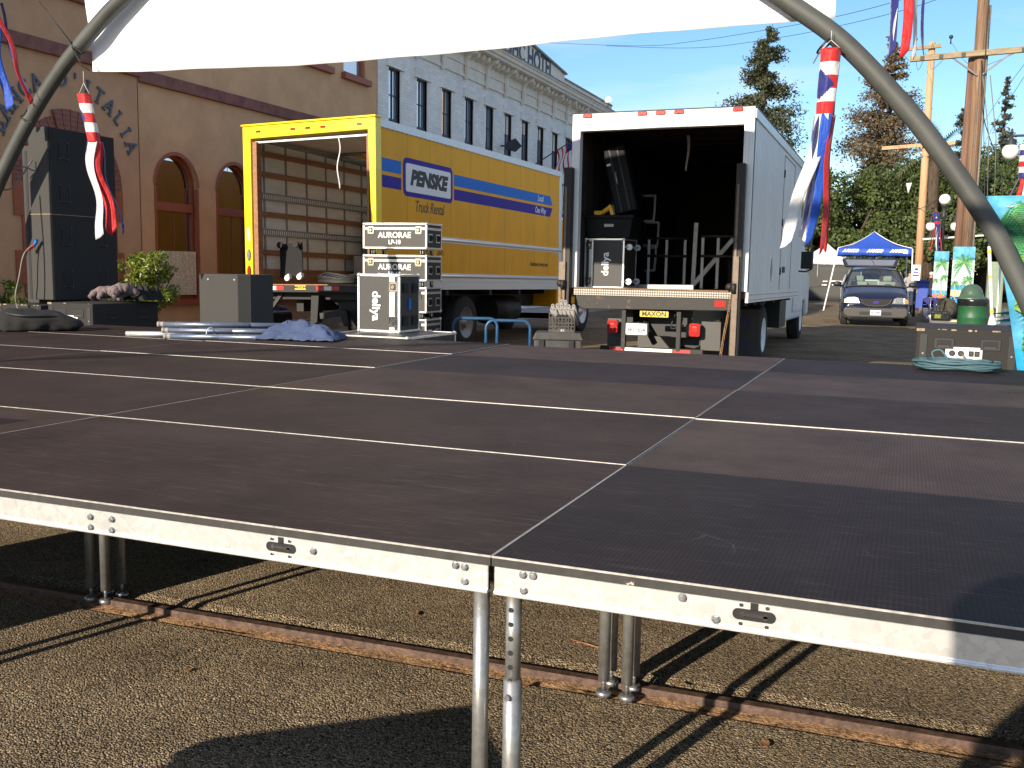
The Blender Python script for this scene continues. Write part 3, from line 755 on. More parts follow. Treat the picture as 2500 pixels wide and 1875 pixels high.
windsock('windsock', 'windsock at the top left edge of the view with long wind blown streamers', (-8.62, 5.98, 4.85), .10, [0, 1, 0, 1, 0], (.02, 0),
    [(200, 1.12, 'sred', -.02, 0, .12), (225, 1.2, 'snavy', .06, 0, .11), (265, 1.16, 'swhite', .14, -.05, .12), (300, 1.14, 'sblue', .22, .0, .12), (350, 1.1, 'sred', .46, .0, .07), (60, 1.1, 'snavy', .40, .02, .06)], hang=.2)
windsock('windsock', 'windsock at the top edge above the pale utility pole with blue red and white streamers', (.78, 5.98, 4.7), .085, [0, 1, 0, 1, 0], (-.02, 0),
    [(190, .95, 'swhite', .0, 0, .06), (235, 1.0, 'snavy', -.05, 0, .085), (285, 1.02, 'sred', -.01, -.02, .08), (340, 1.03, 'swhite', .0, .0, .06), (20, .98, 'snavy', .08, .02, .05)], hang=.3)

# ------------------------------------------------------------------ big palm painting hung from the arch leg at the right
def frond(b, c, ang, L, w, mat, y, droop=.5, seg=9, leaf=True):
    """one painted frond in the x-z plane at depth y"""
    pts = []
    for i in range(seg + 1):
        k = i / seg
        a = ang - droop * k * (1 if math.cos(ang) > 0 else -1)
        pts.append((c[0] + L * k * math.cos(ang) * (1 - .1 * k), c[1] + L * k * math.sin(ang) - droop * L * k * k * .6))
    for i in range(seg):
        (x0, z0), (x1, z1) = pts[i], pts[i + 1]
        dx, dz = x1 - x0, z1 - z0; l = math.hypot(dx, dz) + 1e-6; nx, nz = -dz / l, dx / l
        k = i / seg; ww = w * (math.sin(PI * min(1, .15 + k * .85)) + .12)
        for s in (1, -1):
            tip = (x1 + dx * 1.1 + nx * ww * s, z1 + dz * 1.1 + nz * ww * s - .15 * ww)
            b.add([(x0, y, z0), (x1, y, z1), (tip[0], y, tip[1])], [(0, 1, 2)], mat)
    return b
PM = ['skyp', 'skypale', 'palmgreen', 'palmlight', 'palmdeep', 'palmtrunk', 'sand', 'sea', 'pink', 'orange']
pl = thing('palm_banner', 'large cloth painting of a palm tree hung beside the arch leg', 'banner', (1.95, 6.36, 0))
b = B()
def pf_(u, v):      # cloth narrows towards the bottom left
    z = .2 + 1.96 * v
    xl = -.53 + (.42 * (1 - v) ** .8)
    return (xl + (1.0 - xl) * u, .02 * math.sin(8 * u + 3 * v), z)
b.grid(pf_, 12, 20, lambda u, v: 0 if v > .42 else (7 if v > .3 else (6 if v > .1 else 2)))
b.build('canvas', [K[m] for m in PM], pl, solid=.004)
b = B(); rnd = random.Random(5)
for i in range(7):
    x = rnd.uniform(-.5, .7); z = rnd.uniform(1.6, 2.1); b.prism([(x + .10 * math.cos(t) * rnd.uniform(.5, 1.4), z + .018 * math.sin(t) * rnd.uniform(.3, 1.5)) for t in [2 * PI * k / 16 for k in range(16)]], -.031 - .0003 * i, -.029, 'y', 1)
for i, (a, L, m) in enumerate([(165, .55, 2), (150, .6, 4), (135, .65, 2), (120, .62, 3), (105, .55, 2), (90, .55, 4), (70, .5, 2), (50, .55, 3), (30, .6, 2), (180, .5, 4), (195, .5, 2), (215, .55, 4), (235, .6, 2), (250, .55, 3), (265, .6, 2), (285, .6, 4), (310, .6, 2), (335, .6, 4), (0, .6, 2)]):
    frond(b, (-.16, 1.74), R(a), L * 1.0, .20, m, -.032 - .0012 * i, .45, 24)
for i in range(5):
    x = -.26 + .07 * i; b.prism([(x + .085 * math.cos(t), 1.55 + .17 * math.sin(t) - .1 * abs(i - 2) * .4) for t in [2 * PI * k / 12 for k in range(12)]], -.0585 - .001 * i, -.057, 'y', 2 if i % 2 else 3)
[frond(b, (-.2 + .06 * k, 1.55 - .07 * (k % 3)), R(272 + 4 * k), .85, .11, [2, 4, 3][k % 3], -.066 - .0007 * k, .08, 20) for k in range(6)]
for i in range(16):
    x = rnd.uniform(-.2, .2); z = rnd.uniform(.62, .86); s = rnd.uniform(.025, .05)
    b.prism([(x + s * math.cos(t) * (1 if k % 2 else .55), z + s * math.sin(t) * (1 if k % 2 else .55)) for k, t in enumerate([2 * PI * k / 10 for k in range(10)])], -.0705 - .0006 * i, -.07, 'y', [8, 9, 1, 2][i % 4])
b2 = B()
for fc, mi_ in zip(b.f, b.m):
    P_ = [b.v[i] for i in fc]
    if all(.24 < p[2] < 2.14 and p[0] > -.53 + .42 * (1 - (p[2] - .2) / 1.96) ** .8 + .02 and p[0] < .98 for p in P_): b2.add(P_, [tuple(range(len(P_)))], mi_)
b2.build('painted_palm', [K[m] for m in PM], pl, loc=(0, 0, 0))
for x in (-.52, -.47): B().tube([(x, 0, 2.14), (x - .02, .0, 2.6), (x - .1, -.12, 3.05)], .004, 5).build('rope', [K['wiregrey']], pl)
# ------------------------------------------------------------------ speakers, cases and clutter round the stage
def handle_cup(parent, x, z, y=0, w=.15, h=.09, axis='y', name='handle_recess', mats=None):
    b = B()
    b.bx(-w / 2, w / 2, -.006, .004, -h / 2, h / 2, 0)
    b.bx(-w / 2 + .02, w / 2 - .02, -.0075, .003, -h / 2 + .016, h / 2 - .016, 1)
    b.bx(-w / 2 + .03, w / 2 - .03, -.0088, .002, -h / 2 + .016, -h / 2 + .03, 2)
    return b.build(name, mats or [K['black'], K['recess'], K['recessgrey']], parent, (x, y, z) if axis == 'y' else (y, x, z), (0, 0, 0) if axis == 'y' else (0, 0, PI / 2), bevel=.003, seg=1)
def conn_plate(parent, x, z, y, w=.27, h=.1):
    b = B().bx(-w / 2, w / 2, -.004, .003, -h / 2, h / 2, 0)
    for dx in (-.32, -.08): b.cyl((dx * w, -.003, 0), (dx * w, -.012, 0), .024, n=16, mat=1).cyl((dx * w, -.012, 0), (dx * w, -.014, 0), .014, n=12, mat=3)
    for dx in (.2, .36): b.bx(dx * w - .019, dx * w + .019, -.010, -.003, -.022, .022, 1).bx(dx * w - .009, dx * w + .009, -.0115, -.0095, -.01, .01, 3)
    for dx in (-.47, -.16, .16, .47):
        for dz in (-.42, .42): b.cyl((dx * w, -.003, dz * h), (dx * w, -.006, dz * h), .004, n=8, mat=1)
    o = b.build('connector_plate', [K['signwhite'], K['black'], K['bolt'], K['recessgrey']], parent, (x, y, z), bevel=.002, seg=1)
    text('maker_mark', 'EAW', .016, K['blacktext'], o, (.02 * w, -.0065, .34 * h), REAR)
    return o
def subwoofer(label, loc, w=.78, d=1.05, h=1.1, dark=False):
    t = thing('subwoofer', label, 'subwoofer', loc, group='subwoofers on the ground behind the stage')
    B().bx(-w / 2, w / 2, 0, d, 0, h).build('cabinet', [K['carpetdark' if dark else 'subpaint']], t, bevel=.012, seg=3)
    e = B(); rnd = random.Random(int(loc[0] * 31)); x = -w / 2 + .01
    while x < w / 2 - .04:
        l = rnd.uniform(.01, .06)
        if rnd.random() < .55: e.bx(x, min(w / 2 - .01, x + l), -.0015, .012, h - rnd.uniform(.004, .014), h + .0012)
        x += l + rnd.uniform(.005, .05)
    for z in [rnd.uniform(.2, h - .05) for _ in range(9)]: e.bx(-w / 2 - .001, -w / 2 + .008, -.0015, .006, z, z + rnd.uniform(.006, .04))
    e.bx(-w / 2 - .0015, -w / 2 + .06, -.0016, .014, h - .02, h + .0015)
    e.build('worn_edge', [K['subedge']], t)
    for sx in (-1, 1):
        B().bx(-.028, .028, -.006, .004, .05, h - .04).cyl((0, -.006, .3), (0, -.008, .3), .008, mat=1).cyl((0, -.006, h - .2), (0, -.008, h - .2), .008, mat=1).build('corner_rail', [K['black'], K['bolt']], t, (sx * (w / 2 - .055), 0, 0), bevel=.003, seg=1)
        handle_cup(t, sx * (w / 2 - .21), h - .115)
    handle_cup(t, d * .3, h - .15, w / 2 - .0, axis='x'); handle_cup(t, d * .75, h - .15, w / 2 - .0, axis='x')
    conn_plate(t, -.02, h - .19 + .0, -.001)
    return t
sr = subwoofer('scuffed black subwoofer behind the right end of the stage with a teal cable before it', (1.37, 6.5, 0), .76, 1.08, 1.11)
B().tube([(0, -.015, .92), (.02, -.06, .9), (.05, -.08, .82), (.06, -.07, .7)], .008, 8).build('plug_lead', [K['wiregrey']], sr, (-.04, 0, 0))
B().bx(-.3, .32, .2, .9, 1.1, 1.108).build('rubber_mat', [K['recess']], sr, bevel=.003)
subwoofer('grey dusty subwoofer below the speaker tower with white connector plate', (-8.02, 6.36, 0), .68, 1.05, 1.06, False)
subwoofer('subwoofer at the far left edge behind the black bag', (-8.82, 6.36, 0), .7, 1.0, 1.02, True)

def tower(label, loc, rz, w, d, h, rows):
    t = thing('speaker_tower', label, 'speaker', loc, (0, 0, rz))
    z0 = 0
    B().bx(0, w, 0, d, 0, h).build('cabinet', [K['carpet']], t, bevel=.01)
    B().bx(w - .001, w + .006, .02, d - .0, .0, h - .005).build('side_panel', [K['carpetdark']], t)  # darker carpet paints in the shade on this side of the cabinet
    for r in range(rows):
        zz = h * (r + .5) / rows
        for k in (.22, .76):
            b = B().bx(-.002, .005, -.075, .075, -.105, .105, 1).bx(.004, .0065, -.062, .062, -.09, .09, 0)
            b.bx(.004, .013, .062, .07, -.09, .09, 2).bx(.004, .013, -.07, .062, -.098, -.09, 2)
            for a in (-.07, .07):
                for c in (-.1, .1): b.cyl((.005, a, c), (.009, a, c), .004, n=8, mat=3)
            b.build('handle_recess', [K['recess'], K['carpetdark'], K['recessgrey'], K['bolt']], t, (w + .006, d * k, zz))
    for z in (h * .5,): B().bx(-.004, w + .012, -.004, d, z - .004, z + .004).build('cabinet_joint', [K['subedge']], t)
    return t
tw = tower('tall speaker tower with eight square handle recesses on its shade-darkened side', (-8.72, 6.5, 1.08), 0, .30, 1.02, 2.0, 4)
tw2 = thing('speaker_column', 'narrow grey speaker column standing left of the tall speaker tower', 'speaker', (-9.02, 6.62, 1.03))
B().bx(.06, .24, 0, .8, 0, 1.86).build('cabinet', [K['carpet']], tw2, bevel=.01)
B().bx(.10, .14, -.004, .0, .05, 1.8).build('seam_strip', [K['recess']], tw2)
# cables on the tower
for nm, lab, pts, r in (('speaker_cable', 'looped blue tipped cable plugged high on the speaker tower', [(-8.58, 6.47, 2.57), (-8.7, 6.3, 2.62), (-8.86, 6.25, 2.5), (-8.84, 6.25, 2.35), (-8.7, 6.28, 2.4), (-8.62, 6.46, 2.7)], .008),
        ('speaker_cable', 'grey cable dropping from the mid plug of the speaker tower to the deck', [(-8.60, 6.47, 1.75), (-8.68, 6.35, 1.62), (-8.72, 6.3, 1.35), (-8.74, 6.25, 1.1), (-8.5, 6.1, .92)], .009),
        ('speaker_cable', 'long black cable hanging at the far left past the shrub', [(-8.75, 5.9, 2.5), (-8.72, 5.9, 1.8), (-8.76, 5.85, 1.3), (-8.9, 5.7, .95), (-8.3, 5.2, .862)], .010)):
    tag(B().tube(smooth_poly(pts, 5), r, 8).build(nm, [K['wire'] if 'black' in lab else K['wiregrey']]), lab, 'cable')
pk = thing('power_plug', 'red and blue power plugs joined on the speaker tower front', 'plug', (-8.62, 6.44, 1.72))
B().cyl((0, 0, 0), (-.07, -.03, -.06), .02, n=12).build('red_plug', [K['redtape']], pk)
B().cyl((.05, .0, .06), (0, 0, .0), .018, n=12).build('blue_plug', [K['lblue']], pk)
wd = thing('wedge_cabinet', 'grey carpeted speaker with an angled front corner beside the yellow truck', 'speaker', (-6.47, 7.0, 0))
B().prism([(-.33, .12), (-.12, 0), (.31, .0), (.40, .12), (.40, .55), (-.33, .55)], 0, 1.42, 'z').build('cabinet', [K['carpet']], wd, bevel=.008)
for x in (-.1, .27): B().cyl((x, -.002, 1.36), (x, -.006, 1.36), .012, n=12).build('bolt', [K['bolt']], wd)

def roadcase(name, label, loc, rz, w, d, h, txt=None, lid=None, group=None, cups_x=(), cups_y=(), latch_pts=(), cast=True, tsize=.09, vert=False, wallc=False):
    """flight case: origin at the front left bottom corner; w along x, d along y"""
    t = thing(name, label, 'flight case', loc, (0, 0, rz), group)
    z0 = .1 if cast else 0
    B().bx(.006, w - .006, .006, d - .006, z0 + .006, z0 + h - .006).build('body', [K['laminate']], t)
    e = B(); k = .022; q = .003
    for x in (0, w - k):
        for y in (0, d - k): e.bx(x, x + k, y, y + k, z0 + k, z0 + h - k)
    for z in (z0, z0 + h - k):
        for y in (0, d - k): e.bx(k, w - k, y, y + k, z, z + k)
        for x in (0, w - k): e.bx(x, x + k, k, d - k, z, z + k)
    e.build('edging', [K['caseedge']], t)
    if lid:
        e = B()
        if lid[0] == 'z':
            z = z0 + lid[1]
            e.bx(k, w - k, -.002, .008, z - .016, z - .002).bx(k, w - k, -.003, .008, z + .002, z + .016)
            e.bx(w - .008, w + .002, k, d - k, z - .016, z - .002).bx(w - .008, w + .003, k, d - k, z + .002, z + .016)
        else:
            x = lid[1]
            e.bx(x - .03, x - .003, -.003, .008, z0 + k, z0 + h - k).bx(x + .003, x + .03, -.002, .008, z0 + k, z0 + h - k)
        e.build('lid_seam', [K['caseedge']], t)
    for x in (.012, w - .012):
        for y in (.012, d - .012):
            for z in (z0 + .012, z0 + h - .012):
                B().sph((x, y, z), .024, 10).build('corner', [K['caseedge']], t)
    for (x, y, z, face) in latch_pts:
        b = B().bx(-.05, .05, -.007, .002, -.055, .055, 0).bx(-.03, .03, -.011, -.006, -.03, .03, 1).cyl((0, -.01, 0), (0, -.018, 0), .02, n=12, mat=0).bx(-.006, .006, -.022, -.01, -.024, .024, 0)
        for a in (-.04, .04):
            for c in (-.045, .045): b.cyl((a, -.007, c), (a, -.010, c), .006, n=8, mat=1)
        b.build('latch', [K['chrome'], K['recessgrey']], t, (x, y, z0 + z), (0, 0, 0) if face == 'y' else (0, 0, PI / 2), bevel=.002, seg=1)
    for (y, z) in cups_x:
        b = B().bx(-.06, .06, -.005, .003, -.06, .06, 0).bx(-.046, .046, -.007, .002, -.046, .046, 1)
        b.tube([(-.035, -.009, -.03), (-.035, -.012, .03), (.035, -.012, .03), (.035, -.009, -.03)], .007, 8, 2)
        b.build('handle', [K['caseedge'], K['recess'], K['black']], t, (w - .004, y, z0 + z), (0, 0, PI / 2))
    if cast:
        for x in (.12, w - .12):
            for y in (.1, d - .1):
                c = B().bx(x - .03, x + .03, y - .03, y + .03, z0 - .012, z0, 1).bx(x - .02, x - .014, y - .02, y + .03, .03, z0 - .01, 1).bx(x + .014, x + .02, y - .02, y + .03, .03, z0 - .01, 1)
                c.cyl((x - .012, y + .01, .043), (x + .012, y + .01, .043), .04, n=18, mat=0)
                c.build('caster', [K['rubber'], K['bolt']], t)
    if txt:
        for s_, x, z, sz in txt:
            text('stencil', s_, sz, K['whitetext'], t, (x, -.0, z0 + z), (PI / 2, -PI / 2 if vert == 'up' else (PI / 2 if vert else 0), 0), bold=.003)
    return t
# stack of four light cases, the top two with their names in view
AW, AD, AH = 1.02, .52, .365
rzA = R(2)
labs = ['second lowest flight case of the stack behind the upright case', 'third flight case down, under the two lettered cases', 'middle lettered flight case of the stack, partly hidden by the upright case', 'topmost lettered flight case of the stack beside the yellow truck']
for i in range(5):
    if i == 0:
        lab = 'lowest flight case of the tall stack, behind the blue hoops'
    else: lab = labs[i - 1]
    tx = [('AURORAE', AW * .5, AH * .52, .115), ('LP-10', AW * .5, AH * .25, .085)] if i > 2 else None
    roadcase('flight_case', lab, (-6.47, 10.28, -.155 + .455 * i + .03), rzA, AW, AD, AH, tx, ('z', AH * .78), 'flight cases in the tall stack',
             cups_x=((AD * .25, AH * .42), (AD * .75, AH * .42)), latch_pts=((.13, 0, AH * .72, 'y'), (AW - .13, 0, AH * .72, 'y')), cast=True)
roadcase('flight_case', 'upright flight case lettered deliya in front of the tall case stack', (-4.43, 6.74, .86), 0, .50, .44, .60, [('deliya', .22, .27, .135)], ('x', .41), None,
         latch_pts=((.425, 0, .47, 'y'), (.425, 0, .11, 'y')), cast=False, vert=True)
uc = bpy.data.objects['flight_case.005']
for y in (.12, .33):
    for z in (.12, .46): B().bx(0, .006, -.055, .055, -.05, .05).build('castor_cup', [K['recess']], uc, (.502, y, z), bevel=.004)
B().bx(0, .004, -.025, .025, -.06, .06).build('tape_label', [K['lblue']], uc, (.4975, .22, .29))
for z in (.05, .5):
    B().cyl((-.055, .22, z), (-.055, .25, z), .04, n=18).bx(-.04, 0, .21, .26, z - .012, z + .012).build('caster', [K['whitedirty']], uc)
lc = roadcase('flight_case', 'low flight case whose lid edge shows just above the back of the stage', (-4.52, 6.2, 0), R(-1), .98, 1.05, .76, None, None, None, cast=True)

# ------------------------------------------------------------------ loose things on the deck
rnd = random.Random(3)
n = 0
place = ['front left end of the bundle', 'second along the front of the bundle', 'third along the front of the bundle', 'fourth along the front of the bundle', 'front right of the bundle by the blue canvas', 'upper left of the bundle', 'upper second of the bundle', 'upper third of the bundle', 'top right of the bundle', 'back of the bundle', 'topmost layer, nearest', 'topmost layer, second', 'topmost layer, third', 'topmost layer, farthest']
for i in range(14):
    layer = 0 if i < 5 else (1 if i < 10 else 2); k = i - 5 * layer
    ax, ay = -5.33 + .15 * k + (.03 if layer else 0) - .14 * layer, 4.88 + .075 * k + .10 * layer
    z = .876 + layer * .046
    L = rnd.uniform(.85, 1.0) if not layer else rnd.uniform(.75, .9)
    an = R(25 + rnd.uniform(-3, 3))
    t = thing('steel_tube', f'blue grey steel tube on the stage, {place[i]}', 'tube', (ax, ay, z), (0, 0, an), 'steel tubes in a loose bundle')
    b = B(); pr = [(.016, 0), (.024, 0), (.024, L), (.016, L), (.016, 0)]
    b.lathe(pr, n=16, M=Matrix.Rotation(R(90), 4, 'Y'))
    b.build('shaft', [K['tubeblue']], t)
    B().lathe([(.006, -.008), (.0255, -.008), (.0255, .012), (.0242, .013), (.0242, .05), (.0245, .05)], n=16, M=Matrix.Rotation(R(90), 4, 'Y')).build('end_ring', [K['peg']], t)
t = thing('steel_tube', 'single bright steel tube lying left of the tube bundle', 'tube', (-5.83, 4.93, .876), (0, 0, R(28)))
B().lathe([(.016, 0), (.025, 0), (.025, .62), (.016, .62), (.016, 0)], n=16, M=Matrix.Rotation(R(90), 4, 'Y')).build('shaft', [K['galv']], t)
tag(B().tube([(-5.02 + .01 * math.cos(q) * 0 + .0, 5.13 + .06 * math.cos(q), .9 + .055 * math.sin(q)) for q in [2 * PI * k / 14 for k in range(15)]], .005, 6).build('cable_tie', [K['swhite']]), 'white cable tie looped round the steel tubes', 'cable tie')

def crumple(name, label, cat, cx, cy, z, w, d, h, key, seed, rot=0):
    from mathutils import noise
    off = Vector((seed * 3.1, seed * 1.7, 0))
    def fn(u, v):
        x, y = (u - .5), (v - .5)
        e = max(abs(x), abs(y)) * 2
        rim = max(0, 1 - e ** 3)
        p = Vector((x * 3.2, y * 3.2, 0)) + off
        p = p * (1.5 if h < .26 else 1)
        q = Vector((p.x + .9 * noise.noise(p * .7), p.y + .9 * noise.noise(p * .7 + off), 0))
        f1 = math.sin(4.2 * (q.x * math.cos(seed) + q.y * math.sin(seed))); f2 = math.sin(6.1 * (q.x * math.sin(seed * 1.7) - q.y * math.cos(seed * 1.7)) + 1)
        f = .50 + .18 * f1 + .15 * f2 * (1 + f1) * .6 + .45 * noise.noise(p * .8) + .10 * (1 - abs(noise.noise(p * 2.6))) + .05 * noise.noise(p * 6)
        hh = h * rim * (.15 + f) + .004 + .018 * (1 - rim) * (noise.noise(p * 3) + .7)
        wob = 1 + .25 * noise.noise(Vector((math.atan2(y, x) * 1.3, seed, 0)))
        return (x * w * wob + .06 * w * noise.noise(p * 1.7 + off), y * d * wob, hh)
    o = B().grid(fn, 70, 50).build(name, [K[key]], None, (cx, cy, z), (0, 0, rot), solid=.004)
    return tag(o, label, cat)
crumple('canvas_cloth', 'crumpled navy blue canvas cloth lying on the stage next to the steel tubes', 'cloth', -4.25, 5.45, .853, .74, .42, .16, 'cloth_navy', 2, R(14))
fl_ = thing('fleece', 'taupe fleece bundled on top of the left subwoofer', 'clothing', (-7.86, 6.92, 1.06), (0, 0, R(55)))
b = B(); rnd = random.Random(6)
for k in range(11):
    x, y = rnd.uniform(-.24, .2), rnd.uniform(-.12, .12); z = .05 + .12 * max(0, 1 - abs(x) * 3.5) * rnd.uniform(.5, 1); a = rnd.uniform(-.9, .9); l = rnd.uniform(.12, .22)
    P = smooth_poly([(x - l * math.cos(a), y - l * math.sin(a), max(.03, z - .06)), (x - l * .4 * math.cos(a), y - l * .4 * math.sin(a) + .03, z + .02), (x + l * .4 * math.cos(a), y + l * .4 * math.sin(a) - .02, z + .03), (x + l * math.cos(a), y + l * math.sin(a), max(.03, z - .05))], 6)
    b.tube(P, [.048 * (.55 + .5 * math.sin(PI * (i + .6) / (len(P) + .2))) * (1 + .18 * math.sin(i * 1.7 + k)) for i in range(len(P))], 10)
o = b.build('folds', [K['cloth_brown']], fl_, sub=1)
crumple('black_jacket', 'black jacket spread beside the taupe fleece on the subwoofer', 'clothing', -7.85, 7.28, 1.065, .5, .4, .2, 'cloth_black', 9)
bg = thing('duffel_bag', 'black soft duffel bag lying on the stage in front of the left subwoofer', 'bag', (-7.05, 5.02, .86), (0, 0, R(38)))
from mathutils import noise as _nz
def bagf(u, v):
    a = 2 * PI * u; x = (v - .5) * .84 + .02 * math.sin(5 * u); r = .5 * (1 - abs(2 * v - 1) ** 3) ** .6 * (1 - .25 * v) + .02
    y = .2 * r * 2 * math.cos(a); z = .15 * r * 2 * math.sin(a)
    z = max(z, -.07); nn = .05 * _nz.noise(Vector((x * 4, y * 7, z * 5))) + .02 * _nz.noise(Vector((x * 11, y * 14, z * 9)))
    return (x, y + nn, z + .07 + (nn if z > -.06 else 0))
B().grid(bagf, 40, 30).build('bag_body', [K['cloth_black']], bg)
B().tube(smooth_poly([(-.25, -.1, .17), (-.1, -.19, .15), (.1, -.18, .15), (.25, -.1, .13)], 6), .012, 8).build('strap', [K['black']], bg)
# cable coil
b = B(); rnd = random.Random(11); pts = []
for i in range(15 * 28):
    a = 2 * PI * i / 28; lay = i / 28
    rr = 1 + .12 * math.sin(a * .37 + lay * 1.3) + .1 * math.sin(lay * 2.1)
    pts.append((.25 * rr * math.cos(a) + .015 * math.sin(lay * 3), .15 * rr * math.sin(a), .010 + .0035 * lay + .012 * math.sin(a * 2.2 + lay) ** 2))
b.tube(pts, .0085, 8)
b.tube(smooth_poly([(-.14, .12, .04), (-.17, .13, .11), (-.11, .12, .13), (-.05, .08, .05)], 5), .008, 8)
tag(b.build('cable_coil', [K['coil']], None, (1.27, 5.74, .853)), 'coil of teal cable on the stage in front of the right subwoofer', 'cable')

# blue hoops, milk crate and job box beside the trucks
for i, (x, y, lab) in enumerate(((-5.36, 11.02, 'blue steel hoop beside the flight case stack, the left one'), (-4.9, 11.2, 'blue steel hoop nearer the milk crate, the right one'))):
    r = .12; w = .66; H = .79 if i == 0 else .765
    P = [(0, 0, 0), (0, 0, H - r)] + [(r - r * math.cos(t), 0, H - r + r * math.sin(t)) for t in [PI / 2 * k / 6 for k in range(1, 7)]] + [(w - r + r * math.sin(t), 0, H - r + r * math.cos(t)) for t in [PI / 2 * k / 6 for k in range(7)]] + [(w, 0, 0)]
    o = thing('bike_hoop', lab, 'bike rack', (x, y, 0), (0, 0, R(21)), 'blue bike hoops')
    B().tube(P, .024, 12).build('hoop_pipe', [K['hoop']], o)
    for xx in (0, w): B().lathe([(.02, 0), (.07, 0), (.07, .012), (.026, .014)], (xx, 0, 0), 14).build('base_flange', [K['hoop']], o)
jb = thing('job_box', 'worn dark job box on the ground left of the white truck', 'box', (-3.68, 10.0, 0), (0, 0, R(18)))
B().bx(0, .64, 0, .42, 0, .6).build('box_body', [K['jobbox']], jb, bevel=.02)
B().prism([(-.02, .6), (.66, .6), (.62, .70), (.02, .70)], -.02, .44, 'y').build('lid', [K['jobbox']], jb, bevel=.012)
for x in (.1, .5): B().bx(x - .04, x + .04, -.03, 0, .48, .6).build('clasp', [K['black']], jb, bevel=.006)
cr = thing('milk_crate', 'dusty milk crate full of tube ends on the job box', 'crate', (-3.49, 10.06, .702), (0, 0, R(18)))
b = B(); w, d, h = .34, .34, .27
for z0, z1 in ((0, .045), (.075, .09), (.12, .135), (.19, .205), (h - .03, h)):
    b.bx(0, w, 0, .012, z0, z1).bx(0, w, d - .012, d, z0, z1).bx(0, .012, .012, d - .012, z0, z1).bx(w - .012, w, .012, d - .012, z0, z1)
for k in range(9):
    x = w * k / 8; b.bx(x - .006, x + .006, .002, .010, 0, h - .001).bx(w - .010, w - .002, x - .006, x + .006, .0, h - .001)
for k in range(-3, 6):
    x0 = w * k / 6; 
    for s in (1, -1):
        p0, p1 = (max(0, min(w, x0)), .05), (max(0, min(w, x0 + .2 * s)), .20)
        b.bar((p0[0], .004, p0[1]), (p1[0], .004, p1[1]), .006, .006)
b.bx(.01, w - .01, .01, d - .01, 0, .01)
b.build('crate_shell', [K['crate']], cr)
B().bx(.1, .24, -.003, .011, .205, .24).build('hand_hole', [K['recess']], cr)
text('crate_mark', '8/2', .04, K['whitetext'], cr, (.18, -.003, .03), REAR)
rnd = random.Random(2); k = 0
for row, cnt in ((0, 6), (1, 6), (2, 2)):
    for i in range(cnt):
        x = .03 + .055 * i + rnd.uniform(-.008, .008) + (.02 if row == 1 else 0) + (.13 if row == 2 else 0); z = .305 + .053 * row + rnd.uniform(-.006, .006)
        b = B().cyl((0, 0, 0), (.02, .16, -.2), .026, n=14).lathe([(.001, 0), (.008, 0), (.010, .003), (.024, .003), (.026, -.004)], n=14, M=Matrix.Rotation(R(90), 4, 'X'), mat=0)
        b.cyl((0, -.0035, 0), (0, -.006, 0), .008, n=10, mat=1)
        nm = ['lower', 'upper', 'topmost'][row]; od = ['first', 'second', 'third', 'fourth', 'fifth', 'sixth'][i]
        tag(b.build('tube_end', [K['peg'], K['recess']], None, (-3.49 + x * math.cos(R(18)) - .03 * math.sin(R(18)) + .01, 10.06 + x * math.sin(R(18)) - .02, .702 + z)), f'grey tube end standing in the milk crate, {od} from left in the {nm} row', 'tube', 'grey tube ends in the milk crate')
tag(B().bx(-.17, .17, -.22, .22, 0, .006).build('paper_sheet', [K['paper']], None, (-10.35, 23.95, .52), (R(22), R(6), .3)), 'white sheet of paper on the floor seen under the yellow truck', 'paper')
tag(B().bx(-.25, .25, -.3, .3, 0, .3).bx(-.27, .27, -.32, .32, .3, .32).build('cardboard_box', [K['concrete']], None, (-10.4, 24.0, .15), (0, 0, .3), bevel=.01), 'low pale box on the pavement carrying the white paper', 'box')
# unseen tall case, added at the left to cast shade under the stage
roadcase('flight_case', 'unseen tall flight case added at the left to shade under the stage', (-4.2, -.95, 0), 0, 1.15, .5, 1.25, None, ('z', .9), None)

tt = thing('storage_tote', 'unseen tote box added in front of the stage to cast its shadow', 'tote', (-1.15, -1.5, 0), (0, 0, R(40)))  # unseen box, added only for the shadow it throws under the deck
B().prism([(-.36, 0), (.36, 0), (.42, .60), (-.42, .60)], -.3, .3, 'y').build('tub', [K['tote']], tt, bevel=.02); B().bx(-.45, .45, -.33, .33, .60, .66).build('lid', [K['tote']], tt, bevel=.02)

rnd = random.Random(21)
lf = mat('dry_leaf', (.24, .12, .045), .85, nz=(30, .4))
for i, (x, y, lab) in enumerate(((.19, 1.33, 'curled orange leaf on the rail right of the middle stage legs'), (-.33, 1.12, 'pale flat leaf beside the rail left of the middle legs'), (-.55, .78, 'small brown leaf on the asphalt between the rail and the front legs'), (.55, 1.02, 'thin pale scrap by the rail under the right deck'), (.42, .62, 'small dry leaf on the asphalt right of the front legs'), (-1.55, .72, 'dry leaf on the asphalt left of the front legs'), (-1.05, 1.62, 'dry leaf on the asphalt beyond the rail'), (.12, 16.2, 'brown leaf lying on the shaded street before the minivan'))):
    s_ = rnd.uniform(.010, .019) * (2.2 if y > 5 else 1)
    o = B().grid(lambda u, v: ((u - .5) * 2 * s_ * math.sin(PI * (.08 + .84 * v)), (v - .5) * 3.2 * s_, .003 + s_ * (.35 * (u - .5) ** 2 * 2 + .25 * (v - .5) ** 2 * 2)), 6, 8).build('dry_leaf', [lf], None, (x, y, .005 if i else .02), (0, 0, rnd.uniform(0, 6)), solid=.001)
    tag(o, lab, 'leaf', 'dry leaves on the street')
tag(B().cyl((0, 0, 0), (.17, .05, .004), .003, n=6).build('twig', [K['slat']], None, (-.32, 1.62, .006), (0, 0, -.6)), 'thin pale twig on the asphalt beyond the rail', 'twig')
